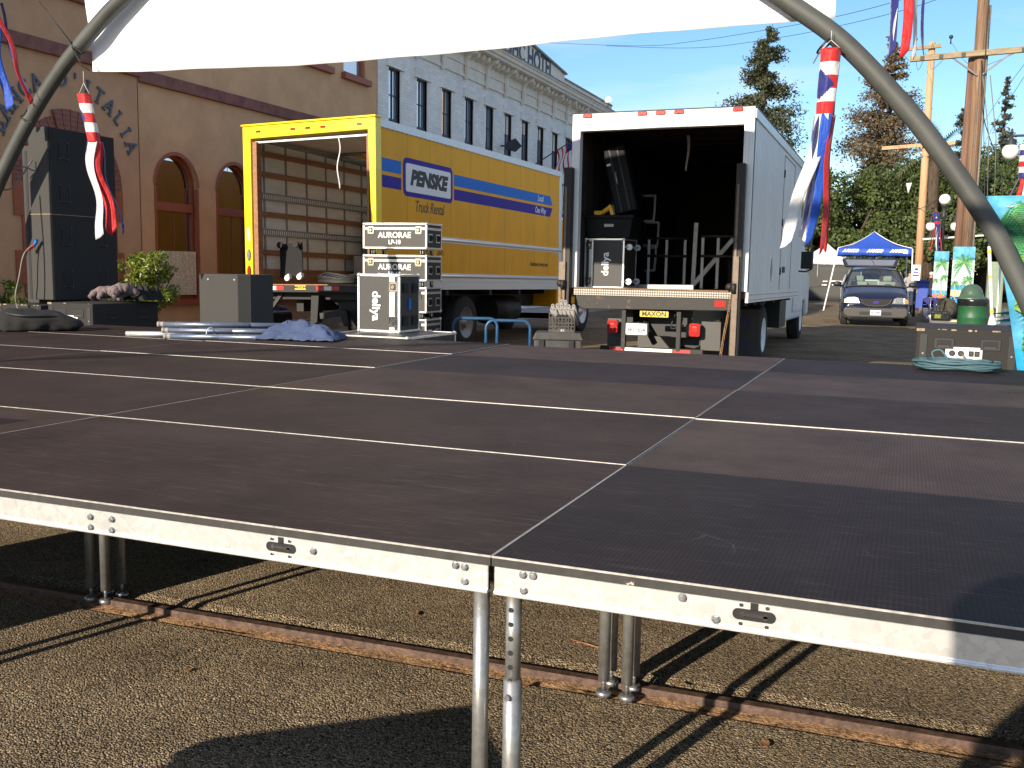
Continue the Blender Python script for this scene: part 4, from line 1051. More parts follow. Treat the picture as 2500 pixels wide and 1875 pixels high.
# ------------------------------------------------------------------ trucks
def rrect(x0, x1, z0, z1, r, n=5):
    P = []
    for cx, cz, a0 in ((x1 - r, z1 - r, 0), (x0 + r, z1 - r, 90), (x0 + r, z0 + r, 180), (x1 - r, z0 + r, 270)):
        for k in range(n + 1):
            a = R(a0 + 90 * k / n); P.append((cx + r * math.cos(a), cz + r * math.sin(a)))
    return P
def oval(cx, cz, a, c, n=20): return [(cx + a * math.cos(2 * PI * k / n), cz + c * math.sin(2 * PI * k / n)) for k in range(n)]
def wheel(parent, loc, r=.5, w=.28, out=1, rimkey='whitedirty', name='wheel', rimr=.56):
    """axis along x; out = +1 rim faces +x"""
    t = B(); P = [(r * .58, -w / 2), (r * .86, -w / 2), (r * .97, -w * .42), (r, -w * .3), (r, w * .3), (r * .97, w * .42), (r * .86, w / 2), (r * .58, w / 2)]
    M = Matrix.Rotation(R(90), 4, 'Y')
    t.lathe(P, n=36, M=M)
    for k in range(36):
        a = 2 * PI * k / 36
        t.bar((-w * .3, r * math.cos(a), r * math.sin(a)), (w * .3, r * math.cos(a + .05), r * math.sin(a + .05)), .02, .012)
    tyre = t.build(name, [K['rubber']], parent, loc)
    b = B(); o = out
    b.lathe([(r * .60, o * w * .48), (r * .56, o * w * .50), (r * .52, o * w * .40), (r * .30, o * w * .18), (r * .16, o * w * .22), (r * .15, o * w * .4), (.001, o * w * .42)], n=28, M=M)
    for k in range(8):
        a = 2 * PI * k / 8; b.cyl((o * w * .2, r * .25 * math.cos(a), r * .25 * math.sin(a)), (o * w * .27, r * .25 * math.cos(a), r * .25 * math.sin(a)), .018, n=6)
    b.build('rim', [K[rimkey]], tyre)
    return tyre
def marker(parent, x, z, y, w=.1, h=.035, key='redlamp', name='marker_light', base='chrome'):
    b = B().prism(rrect(-w / 2, w / 2, -h / 2, h / 2, h * .45, 4), -.018, .0, 'y', 0).prism(rrect(-w / 2 - .008, w / 2 + .008, -h / 2 - .008, h / 2 + .008, h * .5, 4), -.006, .002, 'y', 1)
    return b.build(name, [K[key], K[base]], parent, (x, y, z), bevel=.004)

# ---- yellow rental truck -------------------------------------------------
pt = thing('box_truck', 'yellow rental box truck with blue stripes and its empty cargo box open at the back', 'truck', (-8.05, 11.3, 0), (R(-.65), R(-1.0), R(-2.4)))
HW, L, ZF, ZT = 1.265, 7.8, 1.22, 3.79
b = B().bx(HW - .03, HW, .13, L, 1.36, 3.70)
side = b.build('side_panel', [K['yellow']], pt)
B().bx(HW - .045, HW - .032, .13, L, 1.24, 3.70).build('inner_lining', [K['lwood']], pt)
b = B()
for k in range(9): b.bx(HW - .0005, HW + .0012, .95 + .76 * k, .955 + .76 * k, 1.4, 3.66)
b.build('panel_joint', [mat('yellow_joint', (.30, .16, .01), .6, nz=(9, .2))], pt)
b = B().bx(HW - .02, HW + .018, .12, L, 3.68, 3.80)
for k in range(52): b.bx(HW + .016, HW + .022, .2 + .146 * k, .23 + .146 * k, 3.664, 3.682, 1)
b.build('top_rail', [K['rivet'], K['bolt']], pt)
for z in (2.025, 1.39):
    B().tube([(HW + .012, .15, z), (HW + .012, L - .02, z)], .028, 10).bx(HW - .005, HW + .006, .15, L - .02, z - .05, z + .05).build('rub_rail', [K['rivet']], pt)
b = B().bx(HW - .03, HW + .010, .12, L, 1.15, 1.35)
for k in range(76): b.cyl((HW + .009, .18 + .1 * k, 1.29), (HW + .014, .18 + .1 * k, 1.29), .009, n=6, mat=1)
b.build('skirt', [K['rivet'], K['bolt']], pt)
B().bx(HW - .03, HW + .016, L - .14, L + .02, 1.15, 3.70).build('corner_post', [K['rivet']], pt, bevel=.01)
B().bx(-HW, HW, L, L + .03, 1.2, 3.79).build('front_wall', [K['lwood']], pt)
lw = B().bx(-HW, -HW + .03, .1, L, 1.2, 3.70).build('left_wall', [K['lwood']], pt)
B().bx(-HW - .012, -HW - .001, .14, L, 1.2, 3.79).build('side_panel', [K['yellow']], pt)
b = B()
for k in range(13): b.bx(-HW + .029, -HW + .045, .43 + .595 * k - .02, .43 + .595 * k + .02, 1.24, 3.66)
b.build('wall_post', [K['etrack']], pt)
for z in (3.415, 3.075, 2.41, 1.765): B().bx(-HW + .046, -HW + .07, .13, L - .02, z - .045, z + .045).build('wood_slat', [K['slat']], pt)
for z in (2.71, 2.11):
    b = B().bx(-HW + .046, -HW + .062, .13, L - .02, z - .06, z + .06, 0)
    for k in range(120): b.bx(-HW + .061, -HW + .0635, .2 + .055 * k, .217 + .055 * k, z - .035, z + .035, 1)
    b.build('lashing_track', [K['etrack'], K['signwhite']], pt)
B().bx(-HW + .029, -HW + .055, .12, L - .02, 1.235, 1.49).build('kick_board', [K['slat']], pt)
B().bx(-HW, HW - .001, .05, L, 1.18, 1.232).build('cargo_floor', [K['slat']], pt)
B().bx(-HW, HW, .1, L, 3.77, 3.785).build('roof', [K['roofskin']], pt)
b = B()
for k in range(12): b.bx(-HW + .03, HW - .03, .6 + .6 * k, .64 + .6 * k, 3.735, 3.769)
b.build('roof_bow', [K['etrack']], pt)
B().tube([(-HW + .1, .3, 3.62), (-HW + .12, 4.2, 3.55)], .03, 8).tube([(-HW + .35, 2.2, 3.6), (-.2, 2.2, 3.6)], .03, 8).build('door_track', [K['etrack']], pt)
for sx in (-1, 1): B().bx(sx * .95 - .03, sx * .95 + .03, .2, 3.2, 3.56, 3.6).build('door_track', [K['etrack']], pt)
B().bx(-1.1, 1.1, .25, 2.6, 3.63, 3.66).build('roll_door', [K['lwood']], pt)
fr = B()
fr.prism([(-1.275, 1.2), (-1.12, 1.2), (-1.12, 3.60), (1.15, 3.62), (1.2, 2.2), (1.2, 1.2), (1.29, 1.2), (1.29, 3.80), (-1.275, 3.80)], -.04, .13, 'y')
fr.bx(-1.29, 1.31, -.07, .12, 3.80, 3.83); 
frame_ = fr.build('rear_frame', [K['yellowlit']], pt, bevel=.008)
B().bx(-1.1, 1.13, .05, .09, 3.535, 3.565).build('door_bottom_bar', [K['alu']], pt)
B().bx(-1.118, -1.03, .0, .12, 1.235, 3.55).build('door_guide', [K['slat']], pt)
B().bx(1.1, 1.14, .0, .12, 1.235, 3.55).build('door_guide', [K['slat']], pt)
stp = [(.58, .03, 3.54), (.57, .0, 3.3), (.585, .02, 3.0), (.57, -.02, 2.78)]
B().grid(lambda u, v: (.565 + (u - .5) * .022 + .012 * math.sin(9 * v), .02 + .03 * math.sin(7 * v), 3.54 - .8 * v), 2, 16).build('pull_strap', [K['swhite']], pt, solid=.002)
for x in (-.95, -.26, .03, .32, 1.0): marker(pt, x, 3.706, -.04, .085, .022)
text('fleet_number', '629123', .075, mat('faded_number', (.5, .34, .02), .5, nz=(20, .3)), pt, (.03, -.0415, 3.648), REAR, sx=.9)
def taillamp(x, z, key):
    b = B().prism(oval(0, 0, .034, .085), -.02, 0, 'y', 0).prism(oval(0, 0, .042, .098), -.008, .002, 'y', 1)
    b.build('tail_light', [K[key], K['vanblack']], pt, (x, -.04, z), bevel=.004)
for x in (-1.195, 1.245): taillamp(x, 1.71, 'lens'); taillamp(x, 1.44, 'redlamp')
for x in (-1.195, 1.245): B().bx(-.03, .03, -.002, 0, -.1, .1).build('reflector_tape', [K['whitetape']], pt, (x, -.0405, 2.05)); B().bx(-.04, .04, -.002, 0, -.012, .012).build('reflector_tape', [K['redtape']], pt, (x, -.0405, 1.255))
# livery
def stripe(y0, y1, z0, z1, key, arrow=0):
    P = [(y0, z0), (y1, z0), (y1, z1), (y0, z1)]
    if arrow == 1: P = [(y0, z0), (y1 + .11, z0), (y1 - .05, z1), (y0, z1)]
    if arrow == 2: P = [(y0, z0), (y1 - .15, z0), (y1, z1), (y0, z1)]
    B().prism(P, HW - .001, HW + .002, 'x').build('stripe', [K[key]], pt)
stripe(.18, .76, 3.01, 3.215, 'lblue'); stripe(.18, .76, 2.76, 2.95, 'dblue')
stripe(2.59, 7.18, 3.0, 3.2, 'lblue', 1); stripe(2.59, 7.28, 2.75, 2.945, 'dblue', 2)
B().prism(rrect(.82, 2.53, 2.68, 3.30, .11), HW - .001, HW + .004, 'x').build('sign_border', [K['dblue']], pt)
B().prism(rrect(.90, 2.455, 2.755, 3.215, .045), HW + .001, HW + .006, 'x').build('sign_field', [K['signwhite']], pt)
text('lettering', 'PENSKE', .325, K['blacktext'], pt, (HW + .0075, 1.665, 2.985), SIDE, shear=.25, bold=.021, sx=1.12, space=1.0)
text('lettering', 'Truck Rental', .26, K['browntext'], pt, (HW + .002, 1.70, 2.53), SIDE, shear=.25, bold=.003, sx=.74)
text('lettering', 'Local', .19, K['signwhite'], pt, (HW + .004, 6.58, 3.10), SIDE, shear=.2, bold=.002, sx=.78)
text('lettering', 'One Way', .19, K['signwhite'], pt, (HW + .004, 6.58, 2.845), SIDE, shear=.2, bold=.002, sx=.78)
text('lettering', 'Dedication at every turn.', .125, K['blacktext'], pt, (HW + .002, 6.53, 1.69), SIDE, shear=.3, bold=.002, sx=.78)
text('lettering', 'OUR       AND', .15, K['browntext'], pt, (HW + .002, 1.84, 1.775), SIDE, shear=.2, bold=.002, sx=.72)
# lift gate, chassis
B().bx(-1.26, 1.3, -.14, .02, 1.10, 1.215).build('lift_gate', [K['black']], pt, bevel=.006)
def tape(x0, x1, key, z0=1.135, z1=1.2): B().bx(x0, x1, -.143, -.139, z0, z1).build('reflector_tape', [K[key]], pt)
for x0 in (-.86, .22):
    tape(x0, x0 + .15, 'redtape'); tape(x0 + .15, x0 + .29, 'whitetape'); tape(x0 + .29, x0 + .44, 'redtape')
gs = B().bx(-.2, .02, -.146, -.14, 1.145, 1.215).build('gate_sign', [K['maxon']], pt)
text('lettering', 'MAXON', .06, K['blacktext'], gs, (-.09, -.1475, 1.18), REAR, bold=.002)
b = B()
b.bx(-1.22, 1.25, .1, .3, .98, 1.16); b.bx(-1.12, -.98, -.05, .05, .45, 1.1); b.bx(-1.2, -.93, -.04, .06, .62, .8)
b.bx(1.0, 1.15, -.05, .05, .45, 1.1)
b.bar((-.98, 0, .6), (-.62, .1, 1.1), .06, .06); b.bar((-1.2, 0, .95), (-1.05, .05, .55), .05, .05)
b.prism([(.0, 1.1), (1.25, 1.1), (1.25, .42), (.75, .5), (.5, .8), (.22, .98)], .25, .5, 'y')
b.prism([(.05, 1.05), (.2, 1.05), (.16, .62), (.02, .55)], -.05, .1, 'y')
b.bar((.2, .0, .72), (.62, .1, .78), .1, .1); b.prism([(.52, .85), (.7, .82), (.74, .62), (.66, .56)], -.02, .06, 'y')
b.build('gate_linkage', [K['black']], pt, bevel=.006)
b = B().bx(-.5, -.36, .3, 9.8, .78, 1.08).bx(.36, .5, .3, 9.8, .78, 1.08)
for y in (1, 2.4, 4.2, 5.6, 7): b.bx(-1.2, 1.2, y, y + .1, 1.05, 1.15)
b.cyl((-1.0, 3.2, .52), (1.0, 3.2, .52), .11).cyl((-.9, 9.6, .48), (.9, 9.6, .48), .07).cyl((.62, 5.2, .72), (.62, 6.4, .72), .3).bx(-1.1, -.6, 4.8, 6.2, .5, 1.0)
b.build('chassis', [K['black']], pt)
b = B().prism(rrect(-.14, .14, -.075, .075, .02), -.004, .004, 'y', 0)
lp = b.build('licence_plate', [K['plate']], pt, (-.98, 1.2, .50))
text('lettering', 'California', .05, K['redtape'], lp, (0, -.005, .045), REAR); text('lettering', '8X0714', .085, K['platetext'], lp, (0, -.005, -.02), REAR, sx=.9)
wheel(pt, (1.05, 3.25, .53), .5, .26, 1, 'etrack'); wheel(pt, (.76, 3.25, .53), .5, .26, 1, 'etrack'); wheel(pt, (-1.05, 3.25, .5), .5, .26, -1, 'etrack'); wheel(pt, (-.76, 3.25, .5), .5, .26, -1, 'etrack')
wheel(pt, (1.0, 9.6, .6), .5, .3, 1, 'alu'); wheel(pt, (-1.0, 9.6, .57), .5, .3, -1, 'alu')
# cab
b = B().prism([(8.0, .75), (9.0, .75), (9.05, 1.1), (10.15, 1.1), (10.25, .7), (10.9, .75), (10.95, 1.5), (10.6, 1.75), (9.5, 1.9), (8.9, 2.72), (8.05, 2.78)], -1.1, 1.1, 'x')
cab = b.build('cab', [K['yellow']], pt, bevel=.04, seg=3)
B().prism([(8.35, 1.75), (9.35, 1.8), (8.85, 2.55), (8.4, 2.6)], 1.102, 1.108, 'x').build('side_window', [K['glass']], pt)
B().bx(1.1, 1.13, 8.2, 9.1, .8, 2.65).build('cab_door', [K['yellow']], pt, bevel=.01)
B().bx(1.2, 1.42, 9.35, 9.42, 1.7, 2.15).bar((1.1, 9.4, 1.8), (1.3, 9.4, 1.85), .03, .03).build('door_mirror', [K['chrome']], pt, bevel=.02)

# things inside the yellow truck
for i, (x, lab) in enumerate(((-.98, 'black wheeled dolly board leaning on the inner wall of the yellow truck'),)):
    dl = thing('dolly', lab, 'dolly', (-8.99, 11.86, 1.236), (R(-7), R(-6), R(-2.4)))
    B().bx(-.05, .42, 0, .03, .08, .66).build('board', [K['cloth_black']], dl, bevel=.01)
    for xx, zz in ((0.05, .62), (.38, .6)): B().cyl((xx, -.10, zz), (xx, -.135, zz), .055, n=16).bx(xx - .02, xx + .02, -.1, .0, zz - .02, zz + .02).build('caster', [K['rubber']], dl)
    for xx, zz in ((.08, .09), (.33, .09)): B().cyl((xx + .1, -.08, .05), (xx + .1, -.115, .05), .05, n=16).cyl((xx + .1, -.114, .05), (xx + .1, -.118, .05), .03, n=14, mat=1).bx(xx + .08, xx + .12, -.08, 0, .05, .12).build('caster', [K['whitedirty'], K['etrack']], dl)
b = B(); rnd = random.Random(8)
for k in range(14):
    pts = [( .36 * math.cos(2 * PI * i / 24) * (1 + .1 * math.sin(k)), .2 * math.sin(2 * PI * i / 24), .02 + .012 * k * (.8 + .2 * math.sin(i * .8 + k))) for i in range(25)]
    b.tube(pts, .014, 6)
tag(b.build('cable_heap', [K['wire']], None, (-7.95, 12.0, 1.24)), 'heap of black cable on the floor of the yellow truck', 'cable')
bx_ = thing('cargo_cover', 'black covered cargo standing deep inside the yellow truck', 'cargo', (-8.2, 14.4, 1.23))
B().bx(-.55, .85, 0, 1.2, 0, 1.2).build('cover', [K['cloth_black']], bx_, bevel=.06)
B().bx(-.75, -.50, -.3, .3, .0, .5).build('front_box', [K['concrete']], bx_, bevel=.01)

# ---- white box truck -----------------------------------------------------
wt = thing('box_truck', 'white box truck with a dark open cargo box and a rusty lift gate', 'truck', (-2.36, 11.25, 0), (R(-.5), 0, 0))
WL = 6.5
side = B().bx(1.235, 1.265, .02, WL, 1.26, 3.58)
for k in range(48): side.bx(1.262, 1.268, .12 + .134 * k, .155 + .134 * k, 1.28, 3.56)
side.build('side_panel', [K['whitedirty']], wt, bevel=.002, seg=1)
B().bx(-1.27, -1.24, .02, WL, 1.15, 3.7).build('side_panel', [K['whitedirty']], wt)
B().bx(1.24, 1.285, .0, WL, 3.57, 3.70).build('top_rail', [K['alu']], wt, bevel=.006)
b = B().bx(1.24, 1.28, .0, WL, 1.13, 1.27, 0)
for k in range(60):
    for z in (1.165, 1.235): b.cyl((1.279, .1 + .107 * k, z), (1.284, .1 + .107 * k, z), .009, n=6, mat=1)
b.build('lower_rail', [K['whitedirty'], K['rust']], wt)
b = B()
for y0, y1 in ((3.45, 5.0),):
    for y in (y0, y1): b.bx(1.267, 1.272, y - .006, y + .006, 1.3, 3.5)
    b.bx(1.267, 1.272, y0, y1, 3.49, 3.502)
    for z in (1.6, 2.4, 3.2): b.cyl((1.275, y0, z - .06), (1.275, y0, z + .06), .014, n=8)
    b.bx(1.267, 1.285, y0 + .35, y0 + .62, 1.58, 1.68)
b.build('side_door', [K['black']], wt)
B().prism([(2.25, 1.61), (2.36, 1.80), (2.47, 1.61), (2.36, 1.42)], 1.27, 1.274, 'x').build('placard_holder', [K['etrack']], wt)
B().bx(-1.28, 1.28, -.02, WL, 3.70, 3.735).build('roof', [K['roofdark'] if 'roofdark' in K else K['black']], wt, bevel=.008)
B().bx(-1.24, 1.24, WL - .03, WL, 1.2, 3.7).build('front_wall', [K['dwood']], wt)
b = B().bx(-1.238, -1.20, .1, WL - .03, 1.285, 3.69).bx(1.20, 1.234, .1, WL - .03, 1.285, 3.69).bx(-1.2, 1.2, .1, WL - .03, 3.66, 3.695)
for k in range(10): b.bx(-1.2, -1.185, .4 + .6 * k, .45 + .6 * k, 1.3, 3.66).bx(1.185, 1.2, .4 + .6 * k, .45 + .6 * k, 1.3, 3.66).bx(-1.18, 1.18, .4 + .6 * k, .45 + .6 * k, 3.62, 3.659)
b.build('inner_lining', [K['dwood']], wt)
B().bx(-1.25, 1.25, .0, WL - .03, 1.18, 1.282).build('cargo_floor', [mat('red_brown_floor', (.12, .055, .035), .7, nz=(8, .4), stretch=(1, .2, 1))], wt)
B().prism([(-1.27, 1.28), (-1.15, 1.28), (-1.15, 3.48), (1.145, 3.49), (1.165, 1.28), (1.265, 1.28), (1.265, 3.715), (-1.27, 3.715)], -.03, .1, 'y').build('rear_frame', [K['white']], wt, bevel=.006)
b = B().bx(1.135, 1.16, -.034, -.0295, 1.3, 3.49).bx(1.2, 1.206, -.034, -.0295, 1.3, 3.5).build('door_seal', [K['alu']], wt)
for x in (-1.05, -.26, -.005, .25, 1.04): marker(wt, x, 3.685, -.03, .13, .045, base='redlamp')
B().grid(lambda u, v: (-.03 + (u - .5) * .05 * (1 - .4 * v) + .01 * math.sin(5 * v), 1.9 + .03 * math.sin(4 * v), 3.66 - .55 * v), 2, 12).build('pull_strap', [K['swhite']], wt, solid=.002)
# lift gate
for sx, x0, x1 in ((-1, -1.335, -1.215), (1, 1.075, 1.19)):
    b = B().bx(x0, x1, -.16, -.04, .42 if sx > 0 else .9, 2.97, 0).bx(x0 + .02, x1 - .06, -.175, -.161, 1.6, 2.7, 1)
    if sx > 0: b.bx(x0 + .015, x1 - .02, -.2, -.161, .42, 1.75, 1)
    else: b.bx(x0 - .03, x1 - .05, -.2, -.161, 1.0, 1.65, 1)
    b.build('lift_post', [K['blackrust'], mat('bare_steel_strip', (.15, .115, .085), .55, .3, nz=(10, .3), wear=(9, .6, (.10, .05, .025)))], wt, bevel=.006)
    for z in (1.34,):
        B().sph((x0 - .0 if sx < 0 else x0 - .02, -.2, z), .055, 10).cyl((x0 + .04, -.22, z - .08), (x0 + .04, -.22, z + .05), .03).build('chain_hook', [K['blackrust']], wt)
    # chain
    b = B(); pts = [Vector((x0 + .02, -.2, 1.3)), Vector((x0 - .02 * sx, -.215, .95)), Vector((x0 - .06, -.19, .72)), Vector((x0 - .1, -.18, .42))]
    tot = 46
    for k in range(tot):
        t = k / tot * 3; i = min(2, int(t)); p = pts[i].lerp(pts[i + 1], t - i)
        b.tube([(p.x + .014 * math.cos(q) * (1 if k % 2 else .25), p.y + .014 * math.cos(q) * (.25 if k % 2 else 1), p.z + .02 * math.sin(q)) for q in [2 * PI * j / 8 for j in range(9)]], .004, 5, cap=False)
    b.build('chain', [K['rust']], wt)
B().bx(-1.14, 1.1, -.16, -.03, 1.27, 1.292).build('gate_lip', [mat('rusty_lip', (.2, .11, .06), .7, .3, nz=(9, .5))], wt, bevel=.004)
B().bx(-1.14, 1.09, -.168, -.03, 1.185, 1.268).build('tread_plate', [m_diamond('diamond_plate')], wt)
B().prism([(-1.0, .985), (1.06, 1.02), (1.14, 1.06), (1.14, 1.183), (-1.12, 1.183), (-1.08, 1.03)], -.15, -.03, 'y').build('gate_beam', [K['blackrust']], wt, bevel=.008)
B().bx(.94, 1.09, -.156, -.15, 1.07, 1.155).build('reflector', [K['redlamp']], wt, (-.08, 0, 0))
ms = B().prism(rrect(-.16, .24, .905, .985, .012), -.18, -.172, 'y').build('gate_sign', [K['maxon']], wt)
text('lettering', 'MAXON', .092, K['blacktext'], ms, (.04, -.1815, .944), REAR, bold=.003)
for x in (-.405, .375): B().bx(x - .03, x + .03, -.13, -.06, .44, .985).build('gate_strut', [K['blackrust']], wt, bevel=.004)
def taill(x, z):
    t = B().prism(rrect(x - .075, x + .075, z - .09, z + .09, .03), -.14, -.05, 'y', 0).prism(rrect(x - .03, x + .03, z + .02, z + .05, .01), -.143, -.139, 'y', 1)
    o = t.build('tail_light', [K['redlamp'], K['redtape']], wt, bevel=.02, seg=3)
    text('lettering', 'STOP', .035, K['redtape'], o, (x, -.1415, z - .01), REAR)
taill(-.565, .75); taill(.60, .745)
for x0, x1 in ((-.68, -.42), (.66, .93)): B().bx(x0, x1, .02, .03, .46, .86).build('lamp_bracket', [K['cladding']], wt, bevel=.01)
lp = B().prism(rrect(-.15, .15, -.078, .078, .015), -.004, .004, 'y').build('licence_plate', [K['plate']], wt, (-.22, -.12, .725))
text('lettering', '6P11654', .085, K['platetext'], lp, (0, -.0055, -.012), REAR, sx=.85, bold=.0015); text('lettering', 'California', .03, K['redtape'], lp, (0, -.0055, .052), REAR)
b = B(); 
for k in range(14): b.bx(-.16 + .023 * k, -.15 + .023 * k, -.002, .003, -.09, -.078).bx(-.16 + .023 * k, -.15 + .023 * k, -.002, .003, .078, .09)
b.bx(-.17, .17, .0, .006, -.092, .092); b.build('plate_frame', [K['black']], lp)
b = B().bx(-.74, .72, -.12, -.06, .405, .475, 0).build('bumper_bar', [K['blackrust']], wt, bevel=.004)
for x0, x1, key in ((-.6, -.4, 'redtape'), (-.38, -.2, 'whitetape'), (-.08, .08, 'alu'), (.08, .3, 'whitetape'), (.32, .55, 'redtape'), (-.2, -.08, 'alu')): B().bx(x0, x1, -.124, -.119, .418, .462).build('reflector_tape', [K[key]], wt)
b = B().bx(-.5, -.36, .2, 10.5, .8, 1.12).bx(.36, .5, .2, 10.5, .8, 1.12)
for y in (.3, 1.2, 2.2, 3.4, 4.6, 5.8): b.bx(-1.2, 1.2, y, y + .1, 1.08, 1.18)
b.cyl((-.9, 3.9, .5), (.9, 3.9, .5), .13).sph((0, 3.9, .5), .24).cyl((.1, 1.5, .65), (.1, 2.7, .65), .16).bx(-.35, .35, .5, .9, .6, 1.0)
b.bar((-.3, .4, .9), (-.05, .3, .5), .06, .06).tube(smooth_poly([(.3, .0, .95), (.25, -.02, .75), (.42, .0, .8)], 4), .012, 6)
b.bx(.75, 1.05, 5.6, 6.6, .55, 1.1)
b.build('chassis', [K['black']], wt)
b = B().prism([(.25, .62), (.45, .66), (.55, .5), (.4, .42), (.2, .45)], .9, 1.3, 'y').build('spare_carrier', [K['black']], wt)
for sx in (1, -1):
    mf = B().bx(-.33, .33, -.006, .006, 0, .83).build('mud_flap', [K['cladding']], wt, (sx * .70, 3.1, .13))
    if sx > 0:
        text('lettering', 'WESTERN', .095, K['platetext'], mf, (-.02, -.008, .27), REAR, bold=.002); text('lettering', 'TRUCK EXCHANGE', .09, K['platetext'], mf, (.02, -.008, .175), REAR, bold=.002, sx=.72)
        text('lettering', 'LOS ANGELES CALIF.', .06, K['platetext'], mf, (.02, -.008, .10), REAR, sx=.75)
        B().prism([(-.02, .62), (.04, .69), (.14, .68), (.19, .6), (.17, .5), (.13, .53), (.11, .61), (.03, .62), (.0, .52)], -.0085, -.0065, 'y').tube([(.13, -.008, .5), (.12, -.008, .44), (.05, -.008, .36), (-.02, -.008, .41), (-.02, -.008, .52)], .004, 5).build('emblem', [K['platetext']], mf)
for x, o in ((.86, 1), (.56, 1), (-.86, -1), (-.56, -1)): wheel(wt, (x, 3.9, .5), .52, .27, o, 'white')
for x, o in ((.82, 1), (-.82, -1)): wheel(wt, (x, 10.6, .56), .5, .28, o, 'white')
b = B().prism([(6.9, .62), (9.9, .62), (10.1, .98), (11.1, .98), (11.2, .6), (11.7, .65), (11.75, 1.6), (10.2, 1.8), (9.8, 2.7), (9.6, 2.85), (6.95, 2.85)], -1.0, 1.02, 'x').build('cab', [K['whitedirty']], wt, bevel=.06, seg=3)
B().prism([(8.2, 1.75), (9.95, 1.8), (9.65, 2.6), (8.25, 2.65)], 1.023, 1.03, 'x').build('side_window', [K['glass']], wt)
B().bx(1.02, 1.05, 8.0, 9.9, .8, 2.75).build('cab_door', [K['whitedirty']], wt, bevel=.01)
b = B().bx(1.22, 1.42, 7.5, 7.55, 1.72, 2.02).bx(1.20, 1.44, 7.55, 7.6, 1.70, 2.05).tube([(1.0, 7.6, 1.66), (1.3, 7.6, 1.64), (1.42, 7.6, 1.7)], .018, 6).tube([(1.0, 7.6, 2.4), (1.3, 7.6, 2.4), (1.33, 7.6, 2.05)], .018, 6)
b.build('door_mirror', [K['black']], wt, bevel=.01)
B().bx(1.25, 1.40, 7.52, 7.58, 2.15, 2.45).build('door_mirror', [mat('brown_mirror', (.16, .12, .05), .4, nz=(9, .2))], wt, bevel=.01)

# cargo of the white truck (world coordinates)
W0 = (-2.36, 11.25)
cz = 1.277
roadcase('flight_case', 'flight case lettered deliya standing on end inside the white truck', (W0[0] - 1.17, W0[1] + .4, cz), 0, .6, .7, .72, [('deliya', .32, .35, .15)], ('x', .1), None,
         latch_pts=((.07, 0, .62, 'y'), (.07, 0, .1, 'y')), cast=False, vert='up')
dc = bpy.data.objects['flight_case.%03d' % max(int(o.name.split('.')[1]) for o in bpy.data.objects if o.name.startswith('flight_case.'))]
for z in (.1, .6):
    B().cyl((.66, .05, z), (.66, .09, z), .045, n=16).cyl((.66, .045, z), (.66, .05, z), .022, n=12).bx(.6, .68, .05, .1, z - .012, z + .012).build('caster', [K['whitedirty']], dc)
    B().cyl((.66, .5, z), (.66, .54, z), .045, n=16).bx(.6, .68, .5, .55, z - .012, z + .012).build('caster', [K['whitedirty']], dc)
to = thing('storage_tote', 'dark plastic storage tote on top of the case inside the white truck', 'tote', (W0[0] - 1.18, W0[1] + .4, 2.005))
B().prism([(.04, 0), (.68, 0), (.72, .30), (0, .30)], 0, .6, 'y').build('tub', [K['tote']], to, bevel=.015)
B().bx(-.02, .74, -.03, .63, .28, .33).build('rim', [K['tote']], to, bevel=.012)
B().bx(.30, .44, -.012, -.002, .16, .2).build('label_tag', [K['etrack']], to)
tc_ = thing('tool_case', 'black hard case leaning upright on the tote in the white truck', 'case', (W0[0] - .78, W0[1] + .6, 2.34), (0, R(-14), 0))
B().bx(0, .34, 0, .2, 0, .98).build('shell', [K['tote']], tc_, bevel=.03, seg=3)
B().bx(.10, .12, -.006, .0, .02, .96).bx(.22, .24, -.006, .0, .02, .96).build('rib', [K['black']], tc_)
B().tube([(.14, -.01, .42), (.14, -.04, .45), (.14, -.04, .58), (.14, -.01, .61)], .012, 8).build('handle', [K['etrack']], tc_)
B().bx(.03, .09, -.005, .002, .72, .75).build('label_tag', [K['signwhite']], tc_)
dr = thing('cordless_drill', 'yellow cordless drill lying on the tote inside the white truck', 'drill', (W0[0] - .93, W0[1] + .5, 2.34))
B().cyl((-.02, 0, .03), (.12, 0, .13), .035, n=12).bar((.1, 0, .12), (.14, 0, .0), .04, .05).build('drill_body', [K['drill']], dr, bevel=.006)
B().bx(-.14, -.02, -.03, .04, 0, .06).build('battery_case', [K['drill']], dr, bevel=.01)
al = mat('dull_aluminium', (.42, .40, .37), .5, .4, nz=(12, .2))
def ladderish(label, x, y, w, h, posts, rails, rz=0, d=.045):
    t = thing('frame_rack', label, 'frame', (W0[0] + x, W0[1] + y, cz), (0, 0, rz))
    for px in posts: B().bx(px - d / 2, px + d / 2, 0, .03, 0, h).build('post', [al], t, bevel=.004)
    for rz_ in rails: B().cyl((0, -.01, rz_), (w, -.01, rz_), .022, n=10).build('crossbar', [K['blackrust']], t)
    return t
ladderish('metal frame with three upright bars at the centre of the white truck', -.66, 2.0, .66, .80, (.05, .33, .62), (.78, .5), R(12))
ladderish('metal frame with two upright bars at the right inside the white truck', .30, 1.6, .75, .82, (.03, .26, .60), (.80, .5), R(10))
for lab, p, q in (('tall tapering aluminium bar standing in the white truck', (.10, 2.1, 0), (.12, 2.1, 1.03)), ('diagonal aluminium brace leaning at the right in the white truck', (.12, 1.9, .02), (.78, 1.9, .82)),
               ('silver bar lying across the floor of the white truck', (-.62, 1.1, .02), (.34, 1.0, .03))):
    b = B().bar((W0[0] + p[0], W0[1] + p[1], cz + p[2]), (W0[0] + q[0], W0[1] + q[1], cz + q[2]), .07, .05, up=(0, 1, 0))
    tag(b.build('aluminium_bar', [al], bevel=.006), lab, 'bar')
